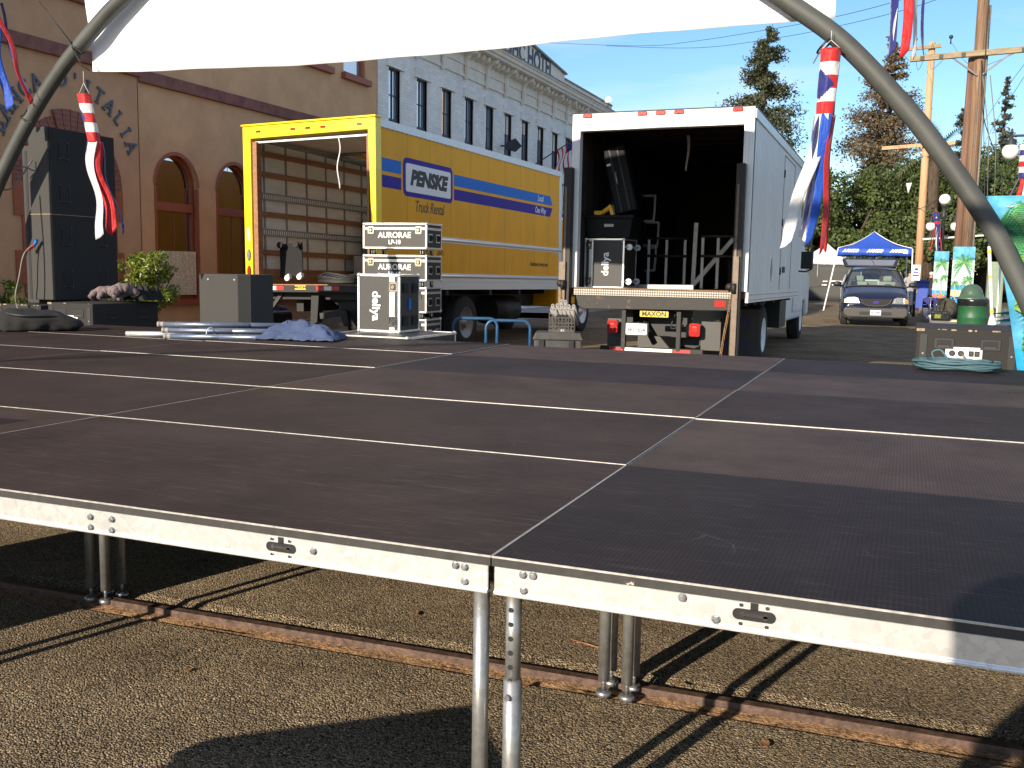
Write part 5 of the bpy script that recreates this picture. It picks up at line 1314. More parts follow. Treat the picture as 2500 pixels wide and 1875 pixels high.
for i, (z0, x0, lab) in enumerate(((1.05, -.82, 'topmost bent bracket hung inside the white truck'), (.62, -.75, 'second bent bracket inside the white truck'), (.25, -.78, 'third bent bracket inside the white truck'))):
    t = B().tube(smooth_poly([(0, 0, .42), (.19, 0, .42), (.21, 0, .38), (.2, 0, .06), (.17, 0, .02), (.02, 0, .02)], 3), .022, 8).build('bent_bracket', [al], None, (W0[0] + x0, W0[1] + 2.3, cz + z0))
    tag(t, lab, 'bracket', 'bent brackets in the white truck')
ld = thing('upright_ladder', 'pair of pale ladder rails standing behind the tote in the white truck', 'ladder', (W0[0] - 1.02, W0[1] + 1.25, 2.2))
B().bx(0, .05, 0, .03, -.9, .8).bx(.09, .12, 0, .03, -.9, .75).build('rails', [al], ld); B().cyl((.0, -.01, .8), (.0, .05, .8), .05).cyl((.02, -.01, .38), (.02, .05, .38), .04).build('end_cap', [K['black']], ld)
cs = thing('cargo_crate', 'brown crate low at the right inside the white truck', 'crate', (W0[0] + .6, W0[1] + 2.3, cz))
B().bx(0, .45, 0, .6, 0, .42).build('crate_body', [K['dwood']], cs, bevel=.02); B().bx(-.02, .47, -.02, .62, .42, .46).build('lid', [K['dwood']], cs, bevel=.01)
# ------------------------------------------------------------------ bank
FX = -11.5
bk = thing('bank_building', 'tan stucco bank with arched windows and blue letters over a brick doorway', 'building', (FX, 0, 0))
def arch_hole(y0, y1, z0, zs):
    """outline of an arched opening"""
    r = (y1 - y0) / 2; c = (y0 + y1) / 2
    return [(y0, z0), (y0, zs)] + [(c - r * math.cos(PI * k / 14), zs + r * math.sin(PI * k / 14)) for k in range(1, 14)] + [(y1, zs), (y1, z0)]
def wall_with_holes(name, y0, y1, z0, z1, holes, m, parent, x=0, depth=.35, extra=None):
    """flat wall facing +x with rectangular cells cut round each hole and a reveal inside"""
    bm = bmesh.new()
    outer = [(y0, z0), (y1, z0), (y1, z1), (y0, z1)]
    edges = []
    def loop(P):
        vs = [bm.verts.new((x, p[0], p[1])) for p in P]
        es = [bm.edges.new((vs[i], vs[(i + 1) % len(vs)])) for i in range(len(vs))]
        return vs, es
    _, e = loop(outer); edges += e
    hl = []
    for h in holes:
        vs, e = loop(h); edges += e; hl.append(vs)
    bmesh.ops.triangle_fill(bm, use_beauty=True, use_dissolve=False, edges=edges)
    for vs in hl:
        back = [bm.verts.new((x - depth, v.co.y, v.co.z)) for v in vs]
        for i in range(len(vs)):
            j = (i + 1) % len(vs); bm.faces.new((vs[i], vs[j], back[j], back[i]))
    me = bpy.data.meshes.new(name); bm.normal_update()
    for f in bm.faces:
        if abs(f.normal.x) > .9 and f.normal.x < 0: f.normal_flip()
    bm.to_mesh(me); bm.free(); me.materials.append(m)
    o = bpy.data.objects.new(name, me); COL.objects.link(o); o.parent = parent
    return o
wins = [(11.62, 12.78), (13.28, 14.44), (14.94, 16.10), (16.60, 17.76)]
holes = [arch_hole(a, c, .85, 2.93) for a, c in wins]
up = [(16.17, 17.21), (17.88, 18.86)]
holes += [[(a, 5.98), (a, 7.9), (c, 7.9), (c, 5.98)] for a, c in up]
wall_with_holes('wall', 11.23, 19.42, 0, 10.5, holes, K['stucco'], bk)
wall_with_holes('wall', 6.0, 11.225, 0, 10.5, [arch_hole(8.9, 10.5, 0, 2.72)], K['stuccob'], bk, x=.06)
B().bx(-8, -.36, 6.02, 19.40, 0, 10.45).build('building_core', [K['stuccob']], bk)
B().bx(-.5, .059, 5.99, 6.03, 0, 10.4).build('end_wall', [K['stuccob']], bk)
B().bx(-.3, .06, 11.21, 11.24, 0, 10.4).build('wall_corner', [K['stuccob']], bk)
B().bx(-.02, .08, 11.24, 19.41, 4.60, 4.81).build('stone_band', [K['band']], bk, bevel=.01)
B().bx(.02, .14, 5.95, 11.23, 4.66, 4.86).build('stone_band', [K['band']], bk, bevel=.01)
B().bx(.0, .16, 5.95, 11.4, 5.56, 5.9).build('stone_band', [K['band']], bk, bevel=.02)
B().bx(-.02, .2, 11.4, 19.43, 9.6, 10.0).build('stone_band', [K['band']], bk)
for a, c in wins:
    w = B(); f = arch_hole(a, c, .85, 2.93); g = arch_hole(a + .085, c - .085, .94, 2.93)
    fr = B(); n = len(f)
    for xx in (-.16, -.10):
        fr.add([(xx, *p) for p in f] + [(xx, *p) for p in g], [(i, (i + 1) % n, n + (i + 1) % n, n + i) for i in range(n)])
    fr.add([(-.10, *p) for p in g] + [(-.16, *p) for p in g], [(i, (i + 1) % n, n + (i + 1) % n, n + i) for i in range(n)])
    fr.bx(-.17, -.07, a + .08, c - .08, 2.47, 2.62); fr.bx(-.02, .10, a - .06, c + .06, .78, .86); fr.bx(-.05, .012, a - .0, a + .05, .85, 2.9); fr.bx(-.05, .012, c - .05, c, .85, 2.9)
    rim = [((a + c) / 2 - .60 * math.cos(PI * k / 16), 2.93 + .60 * math.sin(PI * k / 16)) for k in range(17)]; r2 = [((a + c) / 2 - .535 * math.cos(PI * k / 16), 2.93 + .535 * math.sin(PI * k / 16)) for k in range(17)]
    fr.add([(.012, *p) for p in rim] + [(.012, *p) for p in r2], [(i, i + 1, 18 + i, 17 + i) for i in range(16)])
    fo = fr.build('arched_window', [K['terra']], bk)
    n = len(g)
    B().add([(-.14, *p) for p in g], [tuple(range(n))]).build('pane', [K['glass']], fo)
    B().bx(-.139, -.125, (a + c) / 2 + .04, (a + c) / 2 + .055, .95, 2.47).build('glazing_bar', [K['terra']], fo)
for a, c in up:
    fr = B().bx(-.15, -.05, a, a + .08, 5.98, 7.9).bx(-.15, -.05, c - .1, c, 5.98, 7.9).bx(-.15, -.05, a, c, 5.98, 6.05).bx(-.1, .12, a - .1, c + .12, 5.84, 5.98)
    fo = fr.build('window', [K['terra']], bk, bevel=.008)
    B().bx(-.13, -.12, a + .08, c - .1, 6.05, 7.9).build('pane', [K['glassb']], fo)
# fringe in the first window and flower ledge
B().grid(lambda u, v: (-.04 + .02 * math.sin(u * 90), 11.72 + .98 * u, .95 + .8 * v), 90, 3).build('window_fringe', [K['fringe']], bk)
# brick doorway
b = B(); cy, czz, r0, r1 = 9.7, 2.72, .80, 1.08
for k in range(22):
    a0, a1 = PI * k / 22 + .006, PI * (k + 1) / 22 - .006
    key = k in (9, 10, 11, 12); q1 = r1 + (.09 if key else 0)
    P = [(cy - r * math.cos(a), czz + r * math.sin(a)) for r, a in ((r0, a0), (q1, a0), (q1, a1), (r0, a1))]
    b.prism(P, .04, .085 + (.03 if key else 0), 'x')
b.build('brick_arch', [K['brickred']], bk)
for sy in (-1, 1):
    b = B()
    for k in range(5):
        w = .28 if k % 2 == 0 else .14
        y0, y1 = (cy + sy * .80, cy + sy * (.80 + w)); b.bx(.045, .09, min(y0, y1), max(y0, y1), .15 + .515 * k, .15 + .515 * (k + 1) - .006)
    b.build('door_quoin', [K['terra']], bk)
dr_ = B().bx(-.3, -.2, 8.9, 10.5, 0, 2.7, 0).prism([(9.7 - .8 * math.cos(PI * k / 12), 2.72 + .8 * math.sin(PI * k / 12)) for k in range(13)], -.26, -.25, 'x', 0).build('door', [K['sash']], bk)
B().bx(-.199, -.19, 9.05, 9.6, .4, 2.5).bx(-.199, -.19, 9.8, 10.35, .4, 2.5).build('pane', [K['glass']], dr_)
# arc of letters
s = "BANCA D'ITALIA"; rr, zc = 1.41, 2.93
angs = [-67 + 134 * (i / (len(s) - 1)) for i in range(len(s))]
for ch, a in zip(s, angs):
    if ch == ' ': continue
    y = cy + .03 + rr * math.sin(R(a)); z = zc + rr * math.cos(R(a))
    L_ = text('letter', ch, .34, K['bluletter'], bk, (.075, y, z), SIDE, ext=.012, bold=.004, sx=.85)
    L_.rotation_euler = (Matrix.Rotation(PI / 2, 3, 'Z') @ Matrix.Rotation(PI / 2, 3, 'X') @ Matrix.Rotation(-R(a), 3, 'Z')).to_euler()
    if ch not in "'DC":
        sb = B()
        for zz in (-.115, .115):
            if ch == 'A' and zz > 0: continue
            if ch in 'TL' and zz * (1 if ch == 'T' else -1) > 0: continue
            for xx in ((0,) if ch in 'ITL' else (-.085, .085)):
                x_ = xx - (.055 if ch == 'L' else 0); sb.bx(x_ - .05, x_ + .05, zz - .009, zz + .009, -.011, .0125)
        o = sb.build('serif', [K['bluletter']], L_)
# concrete blocks at the wall foot under the yellow truck
for i, (y0, y1, z0, z1, x, lab) in enumerate(((14.8, 16.8, .15, .40, .45, 'long pale concrete block at the foot of the bank wall under the yellow truck'), (16.2, 17.1, .15, .50, .3, 'stepped concrete block behind the long one under the yellow truck'), (16.4, 17.15, .15, .27, .75, 'short low concrete block in front of the long one under the yellow truck'))):
    t = B().prism([(y0, z0), (y1, z0), (y1 - .1, z1), (y0, z1)], FX + x, FX + x + .28, 'x').tube([(FX + x + .1, y0 + .4, z1 - .01), (FX + x + .1, y0 + .45, z1 + .04), (FX + x + .1, y0 + .6, z1 + .04), (FX + x + .1, y0 + .65, z1 - .01)], .012, 6)
    tag(t.build('concrete_block', [K['concrete']], bevel=.02), lab, 'block')
# downspout black shape
tag(B().bx(FX + .3, FX + .7, 14.1, 14.8, .15, .62).prism([(14.0, .15), (14.8, .15), (14.8, .7), (14.5, .72)], FX + .35, FX + .6, 'x').build('rubbish_sack', [K['bag']], bevel=.08, seg=3), 'black sack against the bank wall under the yellow truck', 'bag')

# ------------------------------------------------------------------ hotel
ht = thing('hotel_building', 'white brick hotel with a bracketed cornice and a painted gable sign', 'building', (FX, 0, 0))
hw = [(20.0 + 1.522 * i, 20.57 + 1.522 * i) for i in range(12)]
Y1 = 39.0
holes = [[(a, 4.1), (a, 6.53), (c, 6.53), (c, 4.1)] for a, c in hw]
wall_with_holes('wall', 19.44, Y1, 0, 7.5, holes, K['brickwhite'], ht, depth=.2)
B().bx(-9, -.25, 19.43, Y1 - .01, 0, 7.6).build('building_core', [K['hotelstone']], ht)
for a, c in hw:
    fr = B().bx(-.10, -.05, a, a + .02, 4.1, 6.53).bx(-.10, -.05, c - .05, c, 4.1, 6.53).bx(-.10, -.05, a, c, 6.49, 6.53).bx(-.10, -.04, a, c, 5.23, 5.28).bx(-.095, -.06, a, c, 5.86, 5.88).bx(-.095, -.06, (a + c) / 2 - .012, (a + c) / 2 + .012, 5.28, 6.5).bx(-.095, -.06, (a + c) / 2 - .012, (a + c) / 2 + .012, 4.12, 5.25)
    fo = fr.build('window', [K['sash']], ht)
    B().bx(-.092, -.085, a + .02, c - .05, 4.12, 6.5).build('pane', [K['glassb']], fo)
    q_ = random.Random(int(a * 10)); zb_ = q_.choice((5.25, 5.25, 5.9, 6.1)); B().bx(-.0825, -.08, a + .04, c - .06, zb_ if zb_ > 5.5 else 4.15, 6.48 if zb_ > 5.5 else 5.2).build('blind', [K['sash'] if zb_ < 5.5 else K['hotelstone']], fo)
    B().bx(-.02, .055, a - .13, c + .17, 6.55, 6.78).bx(-.02, .07, a - .15, c + .19, 6.53, 6.56).build('lintel', [K['brickwhite']], fo)
    B().bx(-.19, .022, c + .0, c + .075, 4.1, 6.52).build('jamb', [K['hotelstone']], fo)
b = B().bx(-.05, .05, 19.44, Y1, 7.08, 7.16).bx(-.05, .03, 19.44, Y1, 7.16, 7.42).bx(-.05, .06, 19.44, Y1, 7.42, 7.47).bx(-.05, .05, 19.44, Y1, 7.47, 7.86)
b.build('frieze', [K['hotelstone']], ht, bevel=.01)
b = B().prism([(0, 7.86), (.50, 7.86), (.52, 7.92), (.58, 7.95), (.60, 8.03), (.64, 8.06), (.64, 8.1), (0, 8.12)], 19.3, Y1, 'y').build('cornice', [K['hotelstone']], ht)
B().bx(0, .66, 19.3, Y1, 8.1, 8.14).build('cornice_cap', [K['hoteldark']], ht)
for i in range(13):
    y = 19.9 + 1.522 * i
    b = B().prism([(.05, 7.20), (.12, 7.18), (.16, 7.35), (.14, 7.55), (.22, 7.68), (.42, 7.74), (.46, 7.85), (.05, 7.85)], y - .07, y + .07, 'y').prism([(.03, 7.0), (.10, 7.0), (.12, 7.2), (.03, 7.22)], y - .05, y + .05, 'y')
    b.build('bracket', [K['hotelstone']], ht, bevel=.012)
    for k in range(1, 4):
        yy = y + 1.522 * k / 4; B().prism([(.05, 7.66), (.30, 7.70), (.34, 7.78), (.34, 7.85), (.05, 7.85)], yy - .085, yy + .085, 'y').build('dentil', [K['hotelstone']], ht, bevel=.02)
b = B().prism([(24.4, 8.12), (32.5, 8.12), (32.5, 8.62), (29.1, 8.92), (27.8, 8.92), (24.4, 8.62)], .15, .32, 'x').build('gable_sign', [K['hotelstone']], ht)
B().prism([(24.3, 8.62), (27.8, 8.93), (29.1, 8.93), (32.6, 8.62), (32.6, 8.68), (29.15, 9.0), (27.75, 9.0), (24.3, 8.68)], .1, .4, 'x').build('gable_coping', [K['hoteldark']], ht)
B().bx(.12, .18, 24.4, 32.5, 8.12, 8.16).build('sign_base', [K['hoteldark']], ht)
text('lettering', 'PACIFIC HOTEL', .86, K['hotelsign'], ht, (.325, 28.45, 8.50), SIDE, ext=.004, bold=.03, sx=.92)
B().bx(-.1, .22, 32.5, Y1, 8.12, 8.5).bx(-.1, .22, 19.4, 24.4, 8.12, 8.5).build('parapet', [K['hotelstone']], ht)
B().bx(-.12, .26, 32.5, Y1, 8.5, 8.56).bx(-.12, .26, 19.4, 24.4, 8.5, 8.56).build('parapet_cap', [K['hoteldark']], ht)
b = B()
for k in range(24): b.tube([(.9, 29.6 + .16 * k, 3.5), (.95, 29.6 + .16 * k, 3.8), (.9, 29.6 + .16 * k, 4.5)], .012, 5)
b.bx(.0, .92, 29.5, 33.6, 3.42, 3.5).bx(.86, .92, 29.5, 33.6, 4.48, 4.54)
b.build('balcony', [K['sash']], ht)
B().bx(.0, 1.4, 29.2, Y1, 3.1, 3.3).build('awning_beam', [K['signwhite']], ht)
fl = thing('floodlight', 'white floodlight on a bracket at the hotel roof edge', 'lamp', (FX + .5, 37.5, 8.14))
B().cyl((0, 0, 0), (0, 0, .25), .03).bar((0, 0, .22), (0, -.2, .3), .04, .04).build('bracket', [K['hoteldark']], fl); B().cyl((0, -.15, .28), (.12, -.35, .34), .1, .13, n=14).build('lamp_head', [K['signwhite']], fl)
sg = thing('wall_bracket_sign', 'dark pentagon shaped sign jutting from the hotel wall above the yellow truck', 'sign', (FX + .02, 27.3, 5.45))
B().bar((0, 0, 0), (.4, 0, 0), .05, .05).build('arm', [K['sash']], sg); B().prism([(.15, -.12), (.5, -.2), (.72, -.02), (.5, .22), (.2, .1)], -.03, .03, 'y').build('sign_plate', [K['sash']], sg)
fg = thing('flag', 'striped red and white flag on a pole leaning from the hotel wall', 'flag', (FX, 29.7, 4.95))
B().cyl((0, 0, 0), (1.35, .9, 1.05), .02, n=8).build('flag_pole', [K['sash']], fg)
def fgf(u, v):
    p = Vector((.85, .57, .66)).lerp(Vector((1.35, .9, 1.05)), u); return (p.x + .1 * math.sin(6 * v + 3 * u) * .5, p.y + .02 + .1 * math.sin(5 * v), p.z - .95 * v)
B().grid(fgf, 13, 10, lambda u, v: 2 if (u > .55 and v < .35) else (int(u * 9) % 2)).build('flag_cloth', [K['sred'], K['swhite'], K['snavy']], fg, solid=.004)
# far end of the street on the left
tag(B().bx(-26, -11.6, 39.2, 60, 0, 6.2).bx(-11.62, -11.5, 41, 43, 1, 3, 1).bx(-11.62, -11.5, 45, 47, 1, 3, 1).bx(-26.1, -11.4, 39.15, 60.1, 6.2, 6.5).build('corner_building', [K['hotelstone'], K['glass']]), 'low cream building past the hotel', 'building')
# ------------------------------------------------------------------ minivan
vn = thing('minivan', 'navy blue minivan facing the stage with its tailgate raised', 'minivan', (.08, 28.7, 0), (0, 0, R(4.5)))
ST = [(0.0, .30, .80, .60, .80, .66, .66), (.05, .24, .89, .66, .87, .80, .72), (.2, .22, .935, .76, .91, .93, .78), (.5, .22, .96, .88, .94, 1.03, .82), (.95, .22, .965, 1.0, .95, 1.15, .84), (1.05, .22, .965, 1.02, .955, 1.185, .85),
      (1.5, .22, .965, 1.03, .955, 1.47, .77), (1.92, .22, .965, 1.04, .955, 1.69, .68), (2.3, .22, .965, 1.05, .955, 1.755, .67), (3.5, .22, .965, 1.05, .955, 1.78, .67), (4.6, .24, .96, 1.05, .95, 1.75, .65), (4.85, .3, .94, 1.05, .93, 1.62, .62)]
def sec(s):
    y, z0, w, zb, wb, zt, wt = s
    h = [(w * .9, z0), (w * .985, z0 + .05), (w, z0 + .2), (w, .5 * (z0 + zb) + .1), (wb, zb), (wb * .6 + wt * .4, zb + (zt - zb) * .45), (wt, zt - .045), (wt * .9, zt - .012), (wt * .5, zt + .012), (0, zt + .018)]
    return [(x, y, z) for x, z in h] + [(-x, y, z) for x, z in h[-2::-1]]
secs = [sec(s) for s in ST]; n = len(secs[0])
b = B(); v = [p for s in secs for p in s]; f = []; m = []
for i in range(len(secs) - 1):
    for k in range(n - 1):
        if i in (5, 6) and 6 <= k <= 11: continue          # windscreen opening
        if 7 <= i <= 9 and k in (5, 12): pass
        f.append((i * n + k, i * n + k + 1, (i + 1) * n + k + 1, (i + 1) * n + k)); m.append(1 if k in (0, 1, n - 2, n - 3) else 0)
b.v = v; b.f = f + [tuple(range(n))[::-1]]; b.m = m + [0]; b.sm = [True] * len(f) + [False]
b.build('body', [K['navy'], K['cladding']], vn)
g = B()
for i in (5, 6):
    for k in range(6, 12): g.add([secs[i][k], secs[i][k + 1], secs[i + 1][k + 1], secs[i + 1][k]], [(0, 1, 2, 3)], 0, True)
g.build('windscreen', [K['vanglass']], vn)
b = B()
for k0 in (6, 12):
    b.tube([(secs[i][k0][0], secs[i][k0][1] - .004, secs[i][k0][2] + .004) for i in (5, 6, 7)], .028, 6)
b.tube([(secs[5][k][0], secs[5][k][1] - .03, secs[5][k][2] + .004) for k in range(6, 13)], .022, 6).tube([(secs[7][k][0], secs[7][k][1] - .005, secs[7][k][2] + .004) for k in range(6, 13)], .018, 6)
b.build('windscreen_frame', [K['vanblack']], vn)
for s in (1, -1):
    b = B()
    for y0, y1, za, zb_ in ((1.55, 2.4, 1.12, 1.55), (2.46, 3.4, 1.12, 1.64), (3.46, 4.5, 1.12, 1.63)):
        b.add([(s * .945, y0, za), (s * .945, y1, za), (s * .80, y1, zb_), (s * .80, y0 + (.25 if y0 < 2 else 0), zb_ - (.02 if y0 < 2 else 0))], [(0, 1, 2, 3)])
    b.build('side_window', [K['glass']], vn, solid=.012)
    b = B().sph((s * 1.10, 1.32, 1.235), .13, 12, 0, (1, .5, .66)).bar((s * .93, 1.4, 1.16), (s * 1.05, 1.34, 1.2), .05, .05)
    b.build('wing_mirror', [K['vanblack']], vn)
    # headlight
    P = [(.44, .68), (.50, .84), (.60, .875), (.80, .86), (.90, .80), (.905, .68)]
    hl = B(); Mh = Matrix(((1, 0, 0, 0), (s * .22, 1, .22, -.28), (0, 0, 1, 0), (0, 0, 0, 1)))
    hl.prism([(s * x, z) for x, z in P], -.03, .14, 'y', 0, Mh)
    h = hl.build('headlight', [K['lens']], vn, bevel=.012)
    B().prism([(s * .78, .695), (s * .77, .85), (s * .885, .795), (s * .89, .695)], -.048, .02, 'y', 0, Mh).build('turn_signal', [K['amber']], h, bevel=.006)
    B().prism([(s * .50, .70), (s * .52, .82), (s * .60, .85), (s * .72, .845), (s * .74, .70)], -.033, .02, 'y', 0, Mh).build('reflector', [K['etrack']], h, bevel=.01)
    B().prism(rrect(-.16, .16, -.045, .045, .02), -.02, .02, 'y').build('fog_lamp', [K['vanblack']], vn, (s * .66, .01, .43), (0, 0, s * .2))
    wheel(vn, (s * .86, .95, .33), .33, .21, s, 'alu'); wheel(vn, (s * .86, 3.85, .33), .33, .21, s, 'alu')
b = B()
gp = [(-.43, .82), (-.36, .69), (-.2, .62), (.2, .62), (.36, .69), (.43, .82)]
b.prism(gp, -.03, .05, 'y', 0)
for k in range(0): b.bx(-.36 + .008 * k, .36 - .008 * k, -.036, -.028, .80 - .028 * k, .808 - .028 * k, 1)
b.tube([(x, -.03, z) for x, z in smooth_poly(gp, 5)], .016, 8, 2)
gr = b.build('grille', [K['recess'], K['vanblack'], K['cladding']], vn)
B().prism(oval(0, 0, .085, .036), -.012, .0, 'y', 0).prism(oval(0, 0, .075, .028), -.015, -.001, 'y', 1).build('emblem', [K['chrome'], K['dblue']], gr, (0, -.032, .715))
b = B().prism([(-.80, .26), (.80, .26), (.90, .35), (.91, .52), (.84, .56), (-.84, .56), (-.91, .52), (-.90, .35)], -.045, .16, 'y')
bp = b.build('bumper', [K['cladding']], vn, bevel=.05, seg=4)
B().bx(-.45, .45, -.05, -.043, .34, .44).build('air_intake', [K['vanblack']], bp)
for s in (1, -1): B().bx(min(s * .45, s * .84), max(s * .45, s * .84), -.035, -.02, .562, .578).build('chrome_strip', [K['chrome']], bp)
lp = B().bx(-.15, .15, -.066, -.05, .34, .49).build('licence_plate', [K['plate']], bp); text('lettering', '4JTZ989', .085, K['platetext'], lp, (0, -.0675, .41), REAR, bold=.002, sx=.85)
# inside: dash, seats, wheel, a white framed crate
B().bx(-.8, .8, 1.15, 1.5, .8, 1.1).build('dashboard', [K['vanblack']], vn, bevel=.05)
for x in (-.42, .42): B().bx(x - .25, x + .25, 2.2, 2.36, .7, 1.32).bx(x - .13, x + .13, 2.22, 2.32, 1.32, 1.5).build('seat', [K['vanint']], vn, bevel=.05)
B().tube([(.4 + .17 * math.cos(q), 1.62 + .07 * math.sin(q), 1.08 + .16 * math.sin(q)) for q in [2 * PI * k / 20 for k in range(21)]], .016, 6, cap=False).build('steering_wheel', [K['vanblack']], vn)
cg = thing('cargo_crate', 'white framed case loaded inside the navy minivan', 'crate', (-.15, 31.1, .62), (0, 0, R(4.5)))
B().bx(-.42, .2, 0, .6, 0, .72).build('crate_panel', [K['greyshirt']], cg); B().bx(-.45, -.40, -.03, .0, 0, .76).bx(.18, .23, -.03, 0, 0, .76).bx(-.45, .23, -.03, 0, .71, .76).build('frame', [K['signwhite']], cg)
B().prism([(-.80, 0), (.80, 0), (.86, .14), (.92, .42), (.84, .5), (-.84, .5), (-.92, .42), (-.86, .14)], -.03, .03, 'y', 0).build('tailgate', [K['navy']], vn, (0, 4.82, 1.79), (R(-56), 0, 0), bevel=.02)
tg = bpy.data.objects['tailgate']
B().prism([(-.72, .06), (.72, .06), (.82, .40), (-.82, .40)], -.036, -.031, 'y').build('tailgate_glass', [K['glass']], tg)
B().bx(-.78, .78, -.045, -.03, .0, .05).build('tailgate_edge', [K['cladding']], tg)

# ------------------------------------------------------------------ canopies
def canopy(name, label, loc, rz, s, ze, zp, key, val=.25, legs=True, splay=0, logo=False):
    t = thing(name, label, 'canopy', loc, (0, 0, rz))
    h = s / 2; b = B()
    def q(p, a, c, n=8):   # cloth panel with a little sag
        def fn(u, v):
            e = Vector(a).lerp(Vector(c), u); r = e.lerp(Vector(p), v)
            sg = -.16 * math.sin(PI * v) * (1 - .3 * v) - .02 * abs(math.sin(u * 14)) * (1 - v)
            return (r.x, r.y, r.z + sg)
        b.grid(fn, 14, 10)
    C4 = [(-h, -h, ze), (h, -h, ze), (h, h, ze), (-h, h, ze)]
    for i in range(4): q((0, 0, zp), C4[i], C4[(i + 1) % 4])
    b.build('roof_cloth', [K[key]], t, solid=.006)
    v = B()
    for i in range(4):
        a, c = Vector(C4[i]), Vector(C4[(i + 1) % 4])
        def fn(u, w, a=a, c=c):
            p = a.lerp(c, u); return (p.x * 1.004, p.y * 1.004, p.z - val * w - .015 * math.sin(u * 30) * w)
        v.grid(fn, 20, 2)
    v.build('valance', [K[key]], t, solid=.006)
    if legs:
        for i, (x, y, z) in enumerate(C4):
            sx = -splay if x < 0 else .06
            B().bar((x, y, ze - .02), (x + sx, y - (.25 if y < 0 else -.1) * (splay > 0), .0), .045, .045).lathe([(.001, 0), (.06, 0), (.06, .015), (.001, .016)], (x + sx, y - (.25 if y < 0 else -.1) * (splay > 0), 0), 10).build('leg', [K['whitedirty']], t)
    pi_ = B()
    for x, y, z in C4: pi_.tube([(x * (1 - k), y * (1 - k), z + (zp - z) * k - .16 * math.sin(PI * k) * (1 - .3 * k) * .0 + .012 - (.12 * math.sin(PI * k))) for k in [i / 8 for i in range(9)]], .018, 5)
    pi_.build('seam_piping', [K['whitetape']], t)
    if logo:
        for x in (-.95, .0, .9): text('lettering', 'AAMCO', .165, K['whitetext'], t, (x, -h * 1.004 - .02, ze - .11), REAR, shear=.4, bold=.014, sx=1.0)
        B().bx(1.1, 1.28, -h * 1.004 - .016, -h * 1.004 - .008, ze - .21, ze - .06).build('white_patch', [K['signwhite']], t)
    return t
canopy('pop_up_canopy', 'blue pop up canopy with white lettering behind the minivan', (-.52, 42.6, 0), R(4), 2.9, 2.62, 3.35, 'canopy', .30, True, .45, True)
canopy('pop_up_canopy', 'plain white pop up canopy behind the grey scrim fence', (-3.6, 58.2, 0), 0, 3.0, 2.35, 3.3, 'white_tent', .3)
canopy('pop_up_canopy', 'second white canopy partly hidden by the blue one', (-.9, 61, 0), 0, 3.0, 2.3, 3.2, 'white_tent', .3)
sf = thing('scrim_fence', 'grey fabric scrim hung on a fence in front of the white canopy', 'fence', (-4.0, 55.5, 0))
B().grid(lambda u, v: (-4.5 + 7 * u, .05 * math.sin(u * 19 + v), .02 + 2.05 * v - .1 * math.sin(PI * u * 3) * v * .5), 40, 6).build('scrim', [K['mesh']], sf, solid=.006)
for k in range(4): B().cyl((-4.5 + 7 * k / 3, .06, 0), (-4.5 + 7 * k / 3, .06, 2.1), .03).build('post', [K['alu']], sf)
b = B()
for k, (x0, x1, z) in enumerate(((.5, .75, 1.08), (.95, 1.55, 1.1), (1.6, 1.75, 1.1), (.45, .72, .88), (1.0, 1.1, .9), (1.2, 1.28, .9), (1.5, 1.6, .92))): b.bx(x0, x1, -.10, -.09, z, z + .06)
b.build('worn_print', [K['whitetext']], sf)

# ------------------------------------------------------------------ street furniture on the right
bn = thing('recycling_bin', 'blue wheeled recycling bin beside the pale utility pole', 'bin', (1.5, 45.4, 0))
B().prism([(-.26, .06), (.26, .06), (.33, 1.24), (-.33, 1.24)], -.3, .38, 'y').build('bin_body', [K['bin']], bn, bevel=.03)
B().prism([(-.36, 1.24), (.36, 1.24), (.34, 1.30), (.1, 1.36), (-.1, 1.36), (-.34, 1.30)], -.36, .42, 'y').build('lid', [K['bin']], bn, bevel=.02)
for s in (-1, 1): B().cyl((s * .26, .34, .1), (s * .32, .34, .1), .1, n=14).build('wheel', [K['rubber']], bn)
cn = thing('litter_can', 'green steel litter can with a domed lid on the right sidewalk', 'litter can', (2.68, 28.6, .15))
B().lathe([(.001, 0), (.385, 0), (.39, .02), (.385, .2), (.395, .22), (.385, .24), (.385, .52), (.395, .54), (.385, .56), (.385, .66), (.40, .68)], n=28).build('drum', [K['cangreen']], cn)
B().lathe([(.40, .55), (.415, .62), (.43, .70), (.42, .74), (.40, .75)], n=28).build('bin_liner', [K['bag']], cn)
B().lathe([(.425, .74), (.43, .79), (.33, .80), (.30, .90), (.27, 1.0), (.2, 1.10), (.11, 1.155), (.001, 1.165)], (-.05, 0, 0), n=28).build('dome_lid', [K['candome']], cn)
cb = thing('utility_cabinet', 'tall sage green utility cabinet behind the litter can', 'cabinet', (3.28, 29.6, .15))
B().bx(-.2, .22, 0, .5, 0, 1.82).build('cabinet_body', [K['cab']], cb, bevel=.015)
B().bx(-.17, .19, -.012, 0, .08, 1.74).build('door', [K['cab']], cb, bevel=.006); B().bx(-.15, -.08, -.03, -.01, .88, .92).build('handle', [K['black']], cb)
wp = thing('banded_pole', 'white leaning pole with yellow bands in front of the green cabinet', 'pole', (3.1, 26.9, .15), (0, R(-6), 0))
B().cyl((0, 0, .1), (0, 0, 2.2), .05, .045, n=14).build('shaft', [K['whitedirty']], wp)
for z in (.42, 1.35, 2.02): B().lathe([(.0505, 0), (.052, .01), (.052, .07), (.0505, .08)], (0, 0, z), 14).build('yellow_band', [K['maxon']], wp)
B().lathe([(.001, 0), (.13, 0), (.13, .05), (.10, .2), (.055, .34), (.05, .36)], n=14).build('foot', [K['whitedirty']], wp)
B().cyl((0, 0, 2.2), (0, 0, 2.28), .02).sph((0, 0, 2.3), .03, 8).build('tip_ring', [K['bolt']], wp)
